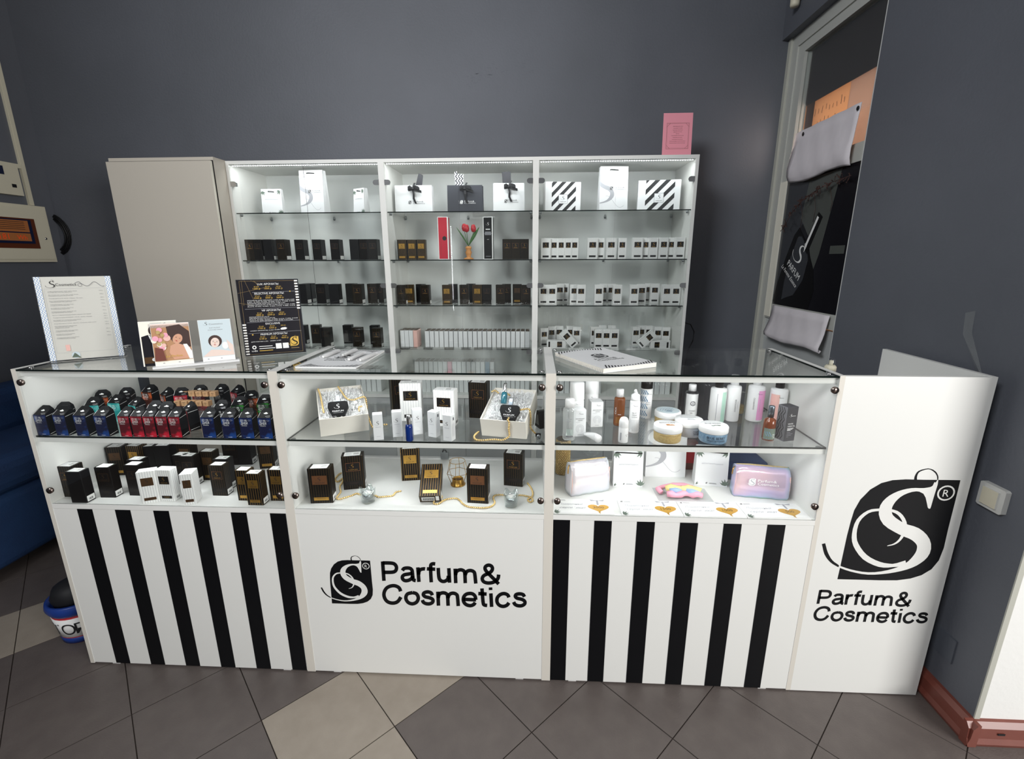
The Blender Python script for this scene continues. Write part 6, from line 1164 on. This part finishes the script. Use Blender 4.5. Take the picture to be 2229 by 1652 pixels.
def p_couple(b, w, h):
    b.rect(.001, .001, w-.001, h-.001, 'sign_cream'); b.rect(.001, h*.11, w-.001, h*.96, 'poster_tan', 1); b.rect(.001, h*.90, w-.001, h*.99, 'skin_pale', 1)
    b.poly([(w*.40, h*.92), (w*.75, h*.96), (w*.98, h*.78), (w*.98, h*.40), (w*.60, h*.46), (w*.42, h*.70)], 'hair_brown', 2); face(b, w*.66, h*.62, .017, 'skin', 'hair_brown', 3, -.5)
    b.poly([(w*.45, h*.46), (w*.62, h*.52), (w*.95, h*.40), (w*.98, h*.14), (w*.50, h*.13), (w*.40, h*.30)], 'skin', 6); b.poly([(w*.78, h*.48), (w*.88, h*.48), (w*.99, h*.30), (w*.99, h*.12), (w*.90, h*.12)], 'white_ink', 7)
    for k in range(14): b.disc(w*random.uniform(.05, .40), h*random.uniform(.35, .85), w*random.uniform(.05, .10), random.choice(('hair_pink', 'sign_cream', 'peach', 'jar_beige')), 8+k, 8)
    b.poly([(w*.02, h*.12), (w*.30, h*.12), (w*.25, h*.40), (w*.06, h*.44)], 'wood_red', 23); b.text('Le Parfum', w*.30, h*.19, h*.05, 'gold_ink', 24, wd_=w*.42, shear=.4)
    for x in (w*.2, w*.6): b.rect(x, h*.05, x+w*.05, h*.07, 'ink_pale', 2)
def p_cosm(b, w, h):
    b.rect(.001, .001, w-.001, h-.001, 'poster_blue'); ess(b, w*.18, h*.86, .013, 'ink', 1, 1); b.text('Cosmetics', w*.33, h*.875, h*.035, 'ink_grey', 1, wd_=w*.42); b.text('КАТАЛОГ', w*.5, h*.79, h*.022, 'ink_grey', 1, 'c', wd_=w*.34); b.text('КОСМЕТИКИ', w*.5, h*.74, h*.02, 'ink_grey', 1, 'c', wd_=w*.44)
    b.poly([(w*.02, h*.12), (w*.30, h*.28), (w*.62, h*.26), (w*.98, h*.20), (w*.99, h*.12)], 'skin_pale', 1); face(b, w*.44, h*.45, .017, 'skin_pale', 'hair_brown', 2, -.18)
    b.disc(w*.74, h*.36, w*.10, 'white_ink', 5, 12, h*.09); b.poly([(w*.80, h*.50), (w*.98, h*.36), (w*.98, h*.14), (w*.84, h*.28)], 'skin_pale', 5)
    b.rect(.001, .001, w-.001, h*.11, 'white_ink', 6)
    for x in (w*.15, w*.55): b.rect(x, h*.05, x+w*.05, h*.07, 'ink_pale', 7)
brochure(-.030, .0245, .105, .150, 14, 'rearmost brochure showing a man in a dark suit', p_man, -2)
brochure(.004, .0085, .108, .142, 14, 'brochure with an embracing couple and flowers on its cover', p_couple)
brochure(.138, .0085, .098, .146, 14, 'pale blue cosmetics brochure with a woman applying cream', p_cosm)

# notebooks
def notebook(loc, ang, w, d, h, label, thick):
    o = thing('notebook', label, 'notebook', loc, ang)
    MB().box(.0, w, 0, d, .0008, h-.0008, 'sign_cream' if thick else 'paper').build('pages', o); b = MB(); b.box(-.001, w+.001, -.001, d+.001, 0, .0008, 'card'); b.box(-.001, w+.001, -.001, d+.001, h-.0008, h, 'card'); b.build('cover', o)
    b = MB(); b.frame((0, 0, h), (1, 0, 0), (0, 1, 0)); n = 17
    for k in range(n):   # slanting bars that frame an arched blank field at both ends
        x = w*(.06+.92*k/n); e = abs(k/(n-1)-.5)*2; L1 = .008+.030*e**2
        b.poly([(x, .004), (x+.0055, .004), (x+.0055+L1*.55, .004+L1), (x+L1*.55, .004+L1)], 'ink'); x1 = x-.002
        b.poly([(x1, d-.004), (x1+.0055, d-.004), (x1+.0055-L1*.55, d-.004-L1), (x1-L1*.55, d-.004-L1)], 'ink')
    s = w*.30; emblem(b, w*.5-s*.42, d*.47, s, 'ink', 'card', 1, 1); b.text('Cosmetics', w*.5, d*.33, w*.075, 'ink', 1, 'c', wd_=w*.5); b.text('Parfum&', w*.26, d*.33+w*.095, w*.075, 'ink', 1, wd_=w*.42)
    b.build('cover_print', o)
    b = MB()
    for k in range(34): y = d*(k+.5)/34; b.tube([(.004, y, h+.0006), (-.0015, y, h*.6), (-.001, y, .001)] if thick else [(.003, y, h+.0005), (-.001, y, h*.5)], .0007, 'plastic_white' if thick else 'dark_metal', 4)
    b.build('spiral_binding', o); return o
pn = at(640.8, 797, 2, ZZ+.007); notebook((pn.x+.002, pn.y, ZZ), R_(-.5), .207, .296, .006, 'flat booklet with black bars and logo on middle counter top', False)
for k, (u0, v0, u1, v1) in enumerate(((870, 320, 1160, 200), (1240, 290, 1480, 185), (1350, 370, 1630, 245), (1560, 380, 1860, 250))):
    f = lambda x, y: at(600+x/8.573, 740+y/8.573, 2, ZZ+.012)
    a_, c_ = f(u0, v0), f(u1, v1); o = thing('rolled_sleeve', '%s rolled white sleeve from the left on the flat booklet' % ORD[k], 'sleeve', (a_+c_)/2+Vector((0, 0, .004-.0035))); d_ = (c_-a_)/2; d_.z = 0; n_ = Vector((-d_.y, d_.x, 0)).normalized()
    b = MB(); V = []; F = []; m_ = 12
    for e in (-1, 1):
        for i in range(m_): t = 2*math.pi*i/m_; V.append(d_*e+n_*.012*math.cos(t)+Vector((0, 0, .0062*math.sin(t))))
    for i in range(m_): F.append((i, (i+1) % m_, m_+(i+1) % m_, m_+i))
    b.add(V, F, 'film', True); b.build('film', o); b = MB(); b.tube([-d_*.93, d_*.93], .0054, 'paper', 10); b.build('rolled_paper', o)
q0 = Vector((1.9674, -.0106)); q1 = Vector((1.8448, .2977)); q2 = Vector((2.1566, .0883)); ang2 = math.atan2(q2.y-q0.y, q2.x-q0.x)
notebook((1.9674, .012, ZZ), ang2, (q2-q0).length, (q1-q0).length*.92, .0145, 'thick spiral notebook with logo on the right counter top', True)
o = bottle((2.822, .27, .996+E1), 'spray bottle whose cloudy cap shows above the end counter', .026, .150, 'plastic_white', .0165, .012, 'clear_plastic', name='spray_bottle')
b = MB(); b.T = Matrix.Translation((0, 0, -.033)); b.lathe([(.012, .197), (.0125, .200), (.0120, .232), (.009, .238), (0, .239)], 'clear_plastic', 18); b.lathe([(.019, .190), (.019, .206), (.014, .212), (.0, .212)], 'elec_cream', 18); b.lathe([(.006, .206), (.007, .228), (0, .230)], 'elec_cream', 12); b.build('spray_head', o)
o = thing('pink_notice', 'pink printed notice leaning on top of the right glass cabinet', 'notice', (at(1441, 333, 1, 1.50).x, 1.50, 2.1055), (R_(-5), 0, 0)); MB().box(0, .163, 0, .0012, 0, .240, 'pink_paper').build('sheet', o)
b = MB(); b.frame((0, 0, 0), (1, 0, 0), (0, 0, 1)); b.border(.020, .050, .145, .188, .001, 'wood_red'); b.border(.024, .054, .141, .184, .0006, 'wood_red')
for (x, y, sx, sy) in ((.022, .052, 1, 1), (.143, .052, -1, 1), (.022, .186, 1, -1), (.143, .186, -1, -1)): b.line([(x, y+sy*.018), (x+sx*.018, y)], .001, 'wood_red')
for k, w_ in enumerate((.055, .05, .055, .048, .018, .068, .052, .06, .088, .088)): b.text('УВАЖАЕМЫЕ ПОКУПАТЕЛИ'[:20] if w_ > .03 else 'НАМИ', .082, .168-.0098*k, .0034, 'wood_red', 0, 'c', wd_=w_)
b.build('printed_text', o)

# ================================================================== stock in the glass cabinets
def CB(px, py, Y, z, w, d, h, sty, label, ang=0, group=None, side=False, **k):
    p = at(px, py, 1, Y); return perfume_box((p.x+w/2, Y+d/2, z+E1), w, d, h, sty, label, R_(ang), 1, side, False, group)
S1, S2, S3, S4 = SH
def row(xs, py, z, sty, w, h, grp, fmt, d=.036, Y=1.50, ang=0, side=False):
    for k, x in enumerate(xs):
        yy = Y; st_ = sty
        if isinstance(x, tuple): x, yy = x[:2] if len(x) == 2 else x[:2]
        CB(x, py, yy, z, w, d, h, st_, fmt % ORD[k], ang, grp, side)
A2 = 'black perfume boxes on the second shelf of the left cabinet'
for k, (x, st_, sd) in enumerate(((531.5, 'frame', 1), (554, 'faint', 1), (577, 'plain', 1), (605, 'frame', 1), (644.5, 'faint', 1), (682.5, 'faint', 1), (721.5, 'faint', 1), (763.5, 'plain', 0), (783.5, 'faint', 0), (803, 'faint', 1))):
    CB(x+(6 if k == 0 else 0), 566, 1.455 if k < 4 else 1.50, S2, .056, .065, .122, st_, '%s black perfume box from the left, second shelf of left cabinet' % ORD[k], 0, A2, bool(sd))
A3 = 'black perfume boxes on the third shelf of the left cabinet'
for k, (x, Y, st_) in enumerate(((650, 1.50, 'plain'), (662, 1.58, 'plain'), (691, 1.52, 'faint'), (719, 1.50, 'plain'), (755, 1.56, 'plain'), (769, 1.50, 'frame'), (802, 1.53, 'frame'), (816, 1.56, 'frame'))):
    CB(x, 664, Y, S3, .060, .060, .122, st_, '%s black perfume box from the left, third shelf of left cabinet' % ORD[k], 0, A3, True)
A4 = 'black perfume boxes on the fourth shelf of the left cabinet'
for k, (x, Y, st_) in enumerate(((650, 1.56, 'plain'), (680, 1.58, 'frame'), (701, 1.46, 'faint'), (749, 1.58, 'plain'), (769, 1.46, 'frame'), (807, 1.56, 'plain'), (811, 1.44, 'frame'))):
    CB(x, 755, Y, S4, .058, .050, .122, st_, '%s black perfume box from the left, fourth shelf of left cabinet' % ORD[k], 6 if k % 2 else 0, A4, True)
for k, x in enumerate((866.5, 887.5, 908)):
    CB(x, 565, 1.50, S2, .0555, .036, .118, 'gold', '%s gold striped perfume box left of the red carton' % ORD[k], 0, 'gold striped boxes in the middle cabinet')
for k, x in enumerate((1094, 1112.5, 1131.5)):
    CB(x, 565, 1.50, S2, .054, .036, .118, 'frame', '%s brown striped perfume box right of the tall black carton' % ORD[k], 0, 'brown striped boxes in the middle cabinet')
def tall(px0, px1, py_top, mt, edge, label, f, side='black'):
    p = at(px0, 565, 1, 1.52); q = at(px1, 565, 1, 1.52); h = at(px0, py_top, 1, 1.52).z-S2; w = q.x-p.x
    o = thing('tall_carton', label, 'box', (p.x+w/2, 1.52+.03, S2+E1)); MB().cbox(w, .06, h, edge).build('carton', o)
    b = MB(); b.frame((-w/2, -.03, 0), (1, 0, 0), (0, 0, 1)); b.rect(w*.07, h*.015, w*.90, h*.985, mt); f(b, w, h); b.frame((w/2, -.03, 0), (0, 1, 0), (0, 0, 1)); b.rect(.006, .004, .054, h-.004, side, 0); b.build('print', o)
tall(955.2, 977.8, 472, 'red_box', 'paper', 'tall red carton with round black seal in middle cabinet', lambda b, w, h: (b.disc(w*.62, h*.5, w*.2, 'ink', 1), b.line([(w*.15, h*.6), (w*.3, h*.4), (w*.25, h*.1)], .001, 'wood_red', 1)), 'red_box')
def f_b(b, w, h):
    ess(b, w*.38, h*.80, w*.30, 'white_ink', 1, 2); b.text('EMPORIO', w*.5, h*.70, w*.14, 'white_ink', 1, 'c', wd_=w*.5) if False else b.rect(w*.28, h*.70, w*.72, h*.72, 'white_ink', 1)
    for k, ww in enumerate((.6, .7, .65)): b.rect(w*(.5-ww/2), h*(.635-.028*k), w*(.5+ww/2), h*(.65-.028*k), 'ink_pale', 1)
    b.rect(w*.40, h*.47, w*.6, h*.475, 'white_ink', 1); b.rect(w*.25, h*.07, w*.75, h*.078, 'ink_pale', 1)
tall(1052.5, 1073.5, 472, 'black', 'paper', 'tall black carton with white edges in middle cabinet', f_b)
p = at(1019.5, 565, 1, 1.50); vs = thing('tulip_vase', 'small wooden vase holding two red tulips between tall cartons', 'vase', (p.x, 1.52, S2+E1))
MB().lathe([(0, 0), (.030, 0), (.030, .006), (.012, .014), (.016, .030), (.020, .042), (.013, .056), (.018, .064), (.019, .072), (.012, .078), (0, .079)], 'wood_orange', 22).build('wooden_vase', vs)
for k, (x, z) in enumerate(((-.008, .160), (-.022, .165), (.034, .160))):
    MB().tube([(0, 0, .078), (x*.4, 0, .11), (x, -.004, z)], .0016, 'leaf_green', 6).build('stem', vs)
    b = MB(); b.lathe([(0, -.018), (.010, -.014), (.0155, 0), (.014, .016), (.009, .026), (.004, .028), (0, .026)], 'tulip_red', 12, (x, -.006-.004*k, z+.016))
    for j in range(3): a_ = 2.1*j; b.lathe([(0, -.014), (.008, -.006), (.0095, .008), (.004, .026), (0, .030)], 'tulip_red', 8, (x+.007*math.cos(a_), -.006-.004*k+.007*math.sin(a_), z+.014))
    b.build('tulip_head', vs)
for s_ in (-1, 1):
    b = MB(); V = []; 
    for t in range(7): u = t/6; x = s_*(.004+.066*u); z = .085+.105*u**.9; wv = .0105*math.sin(math.pi*min(1, u*.93+.07)); V += [(x-wv*.8, -.002-.006*u, z+wv*.5), (x+wv*.8, -.006*u, z-wv*.5)]
    b.add(V, [(2*i, 2*i+1, 2*i+3, 2*i+2) for i in range(6)], 'leaf_green', True); o = b.build('leaf', vs); md = o.modifiers.new('s', 'SOLIDIFY'); md.thickness = .0012
B3 = 'striped perfume boxes on the third shelf of the middle cabinet'
for k, (x, Y, st_, a_) in enumerate(((865, 1.46, 'frame', 0), (882, 1.50, 'gold', 8), (907, 1.56, 'plain', 0), (917, 1.47, 'frame', 0), (963.5, 1.47, 'gold', 0), (977, 1.56, 'plain', 4), (1001, 1.48, 'frame', 0), (1016, 1.60, 'plain', 0), (1029.5, 1.48, 'gold', 0), (1050, 1.49, 'faint', 0), (1079.5, 1.48, 'frame', 0), (1093, 1.56, 'frame', 0), (1116, 1.54, 'tan', 0), (1135, 1.45, 'frame', 0))):
    CB(x, 664, Y, S3, .056, .040, .118, st_, '%s striped perfume box from the left, third shelf of middle cabinet' % ORD[k], a_, B3, k % 3 == 0)
# narrow boxes filed like books: white spines
def spine(x, Y, z, h, label, grp, mt='card', w=.0262):
    o = thing('narrow_carton', label, 'box', (x, Y+.05, z+E1), 0, grp)
    part('carton', ('sp', mt, w, h), lambda b: b.cbox(w, .10, h, mt, .0012), o)
    part('lid_flap', ('sf', w, h), lambda b: b.box(-w/2+.0015, w/2-.0015, -.0485, .049, h, h+.0012, 'bronze'), o)
G4 = 'white spined cartons on the fourth shelf of the middle cabinet'
for k in range(4):
    x = at(877+9.4*k, 755, 1, 1.46).x; spine(x, 1.46, S4, .108, '%s narrow carton at the left end, fourth shelf of middle cabinet' % ORD[k], G4, 'peach' if k == 3 else 'card', .0255)
for k in range(22):
    x = at(930.5+10.35*k, 755, 1, 1.46).x; spine(x, 1.46, S4, .104, '%s white narrow carton in the long row, fourth shelf' % ORD[k], G4, 'card', .0262)
G5 = 'white spined cartons on the fixed shelf of the middle cabinet'
for k in range(27): spine(.91+.0305*k, 1.47, .715, .112, '%s white narrow carton from the left, bottom shelf of middle cabinet' % ORD[k], G5, 'card', .0275)
G6 = 'cartons stacked on top of the bottom row in the middle cabinet'
for k in range(17):
    x = at(908+10.2*k, 800, 1, 1.50).x; spine(x, 1.49, .8285, .085, '%s carton stacked above the bottom row of middle cabinet' % ORD[k], G6, 'hair_pink' if k == 7 else ('jar_blue' if k == 15 else 'card'), .0262)
G7 = 'white spined cartons on the bottom shelf of the right cabinet'
for k in list(range(0, 12))+list(range(19, 25)): spine(1.79+.0335*k, 1.47, .715, .112, '%s white narrow carton along the bottom shelf of right cabinet' % ORD[k], G7, 'card', .0300)
G8 = 'white cartons on the bottom shelf of the left cabinet'
for k in range(5): spine(.60+.034*k, 1.47, .715, .150, '%s white narrow carton on the bottom shelf of left cabinet' % ORD[k], G8, 'card', .0300)
# white perfume boxes, right cabinet
C2g = 'white perfume boxes on the second shelf of the right cabinet'
for k, (x, Y, w) in enumerate(((1177.5, 1.48, .056), (1197.5, 1.50, .045), (1213.2, 1.50, .043), (1228.5, 1.505, .043), (1242.5, 1.51, .043), (1278, 1.48, .060), (1299.5, 1.51, .042), (1318.8, 1.49, .058), (1344, 1.51, .050), (1375.5, 1.48, .060), (1396.5, 1.51, .042), (1411.3, 1.49, .052), (1433.3, 1.48, .052), (1451.6, 1.50, .042), (1468.0, 1.45, .056))):
    CB(x, 563.5, Y, S2, w, .036, .121, 'w_black', '%s white perfume box from the left, second shelf of right cabinet' % ORD[k], 0, C2g)
C3g = 'white perfume boxes on the third shelf of the right cabinet'
for k, (x, Y) in enumerate(((1173, 1.47), (1192, 1.47), (1209, 1.60), (1219, 1.62), (1240, 1.50), (1254.5, 1.47), (1292.8, 1.47), (1303, 1.58), (1320, 1.58), (1333, 1.47), (1369.3, 1.47), (1386, 1.55), (1401, 1.62), (1414, 1.58), (1439.8, 1.47), (1459.5, 1.47))):
    CB(x, 664, Y, S3, .054, .034, .118, 'w_black', '%s white perfume box from the left, third shelf of right cabinet' % ORD[k], 0, C3g)
C4g = 'white perfume boxes on the fourth shelf of the right cabinet'
for k, (x, Y, a_) in enumerate(((1173.5, 1.50, 20), (1191, 1.58, 8), (1208, 1.60, 0), (1232, 1.60, 0), (1245.5, 1.56, 0), (1284, 1.56, 0), (1293, 1.46, 0), (1310, 1.46, 0), (1327.5, 1.46, 0), (1301, 1.64, 0), (1321, 1.64, 0), (1373, 1.58, 8), (1385, 1.62, 4), (1401.5, 1.62, 0), (1421, 1.58, 0), (1438.5, 1.56, -4))):
    CB(x, 757, Y, S4, .052, .034, .118, 'w_black', '%s upright white perfume box, fourth shelf of right cabinet' % ORD[k], a_, C4g)
def lying(px, py, Y, tilt, label):
    p = at(px, py, 1, Y); o = perfume_box((p.x, Y, S4+E1), .052, .034, .118, 'w_black', label, 0, 1, False, False, C4g); return o
o = lying(1190, 756, 1.45, 90, 'white perfume box lying on its side at the left, fourth shelf of right cabinet'); o.rotation_euler = (0, R_(90), 0); o.location = (at(1190, 756, 1, 1.45).x, 1.455, S4+.027)
o = lying(1456, 756, 1.45, -90, 'white perfume box lying on its side at the right, fourth shelf of right cabinet'); o.rotation_euler = (0, R_(-90), 0); o.location = (at(1457, 756, 1, 1.45).x, 1.455, S4+.027)
o = lying(1250, 756, 1.46, -40, 'white perfume box tilted to the left, fourth shelf of right cabinet'); o.rotation_euler = (0, R_(-42), 0); o.location = (at(1252, 757, 1, 1.45).x-.002, 1.452, S4+.019)
o = lying(1395, 756, 1.46, 40, 'white perfume box tilted to the right, fourth shelf of right cabinet'); o.rotation_euler = (0, R_(48), 0); o.location = (at(1391, 757, 1, 1.45).x-.002, 1.452, S4+.021)
# top shelves
def bpos(px0, px1, Y): a_ = at(px0, 460, 1, Y); c_ = at(px1, 460, 1, Y); return (a_.x+c_.x)/2, c_.x-a_.x
x, w = bpos(570, 613, 1.52); bag(x, 1.55, S1, R_(3), w, .045, .148, 'small leafy white paper bag at the left of the top shelf', p_leaf, handle=(.5, .90, .035))
x, w = bpos(656.5, 710, 1.52); bag(x, 1.55, S1, R_(-6), w, .075, .250, 'tall white paper bag with grey S swash in the left cabinet', p_ess, handle=(.5, .93, .05))
x, w = bpos(766, 793, 1.52); bag(x+.01, 1.56, S1, R_(-30), .095, .050, .148, 'small leafy white paper bag turned right in the left cabinet', p_leaf, handle=(.5, .90, .03))
x, w = bpos(1302.5, 1364, 1.52); bag(x, 1.55, S1, R_(4), w, .075, .250, 'tall white paper bag with grey S swash in the right cabinet', p_ess, handle=(.5, .92, .05))
def ribbon_bag(px0, px1, py_top, mt, ang, label, tagf, light):
    x, w = bpos(px0, px1, 1.50); h = at(px0, py_top, 1, 1.50).z-S1
    def prt(b, w_, h_):
        emblem(b, w_*.36, h_*.32, h_*.13, 'ink' if not light else 'white_ink', mt, 0, 2, False); wordmark(b, w_*.48, h_*.33, h_*.05, 'ink_grey' if not light else 'white_ink', 0, w_*.32)
    o = bag(x, 1.545, S1, R_(ang), w, .060, h, label, prt, mt, handle=None, taper=.9)
    b = MB(); z0 = h*.86; y0 = -.034
    def strip(P_, wd_, tw=0):
        V = []; 
        for i, (a0, b0, c0) in enumerate(P_):
            V += [(a0-wd_/2*math.cos(tw*i), b0, c0-wd_/2*math.sin(tw*i)), (a0+wd_/2*math.cos(tw*i), b0-.002, c0+wd_/2*math.sin(tw*i))]
        b.add(V, [(2*i, 2*i+1, 2*i+3, 2*i+2) for i in range(len(P_)-1)], 'ribbon')
    def hstrip(P_, wd_):
        V = []
        for (a0, b0, c0) in P_: V += [(a0, b0, c0-wd_/2), (a0, b0-.001, c0+wd_/2)]
        b.add(V, [(2*i, 2*i+1, 2*i+3, 2*i+2) for i in range(len(P_)-1)], 'ribbon')
    hstrip([(0, y0, z0), (.018, y0-.012, z0+.010), (.036, y0-.014, z0+.004), (.040, y0-.006, z0-.002), (.02, y0-.002, z0-.002), (0, y0-.004, z0)], .018)
    hstrip([(0, y0, z0), (-.014, y0-.012, z0+.010), (-.028, y0-.012, z0+.004), (-.026, y0-.004, z0-.004), (0, y0-.004, z0)], .018)
    strip([(0, y0-.004, z0), (.006, y0-.008, z0-.03), (.004, y0-.004, z0-.055), (.016, y0-.003, z0-.082)], .012); hstrip([(0, y0-.004, z0), (.02, y0-.009, z0-.006), (.052, y0-.004, z0-.016)], .014); strip([(0, y0-.004, z0), (.006, y0-.006, z0+.016), (.014, y0-.004, z0+.034)], .012)
    b.ball((0, y0-.005, z0), .010, 'ribbon', 8, 6); rb = b.build('ribbon_bow', o); md = rb.modifiers.new('s', 'SOLIDIFY'); md.thickness = .0012
    t = MB(); tagf(t, h); t.build('hang_tag', o); return o
def tag1(t, h): t.prism([(.012, h-.012), (.052, h-.012), (.062, h+.050), (.060, h+.058), (.036, h+.068)], -.022, -.020, 'tag_dark', 'y')
def tag2(t, h): t.prism([(-.055, h-.02), (-.010, h-.02), (-.006, h+.060), (-.044, h+.064), (-.044, h+.078), (-.060, h+.074)], -.022, -.020, 'zigzag', 'y')
def tag3(t, h): t.prism([(-.035, h-.02), (.014, h-.02), (.012, h+.062), (.0, h+.066), (-.040, h+.060)], -.022, -.020, 'tag_dark', 'y')
ribbon_bag(859.5, 940, 403, 'card', 2, 'white bag with black ribbon bow, left of the dark bag', tag1, False)
ribbon_bag(973.5, 1050.5, 402.5, 'bag_dark', 0, 'dark grey bag with black bow and zigzag tag', tag2, True)
ribbon_bag(1073, 1141, 398, 'card', 2, 'white bag with black bow hanging down, right of the dark bag', tag3, False)
def striped_gift(px0, px1, py_top, ang, label):
    x, w = bpos(px0, px1, 1.52); h = at(px0, py_top, 1, 1.52).z-S1
    o = thing('striped_gift_box', label, 'box', (x, 1.57, S1+E1), R_(ang), 'white gift boxes with diagonal black stripes'); MB().cbox(w, .085, h, 'card').build('carton', o)
    b = MB(); b.frame((-w/2, -.0425, 0), (1, 0, 0), (0, 0, 1)); x0, x1 = w*.18, w*.86; n = 5; step = (x1-x0)/2.7
    for k in range(-3, 5):
        P_ = [(x0+k*step, 0), (x0+k*step+step*.48, 0), (x0+k*step+step*.48+h, h), (x0+k*step+h, h)]
        def clip(P_, c, keep):   # keep(x) side of the line x = c
            out = []
            for i in range(len(P_)):
                p, q = P_[i], P_[(i+1) % len(P_)]; ip, iq = keep(p[0]), keep(q[0])
                if ip: out.append(p)
                if ip != iq: t = (c-p[0])/(q[0]-p[0]); out.append((c, p[1]+t*(q[1]-p[1])))
            return out
        P_ = clip(P_, x0, lambda v: v >= x0-1e-9)
        if len(P_) > 2: P_ = clip(P_, x1, lambda v: v <= x1+1e-9)
        if len(P_) > 2: b.poly(P_, 'ink')
    c = w*.5; b.rect(c-.027, h*.28, c+.027, h*.28+.052, 'ink_grey', 1); b.rect(c-.0255, h*.28+.0015, c+.0255, h*.28+.0505, 'card', 2); ess(b, c-.010, h*.28+.020, .024, 'ink', 3, 2); b.text('PARFUM', c, h*.28+.008, .006, 'ink', 3, 'c', wd_=.034); b.build('printed_sleeve', o)
striped_gift(1184, 1262, 396, 8, 'striped gift box at the left of the right cabinet top shelf'); striped_gift(1390, 1480, 392, -8, 'striped gift box at the right of the right cabinet top shelf')
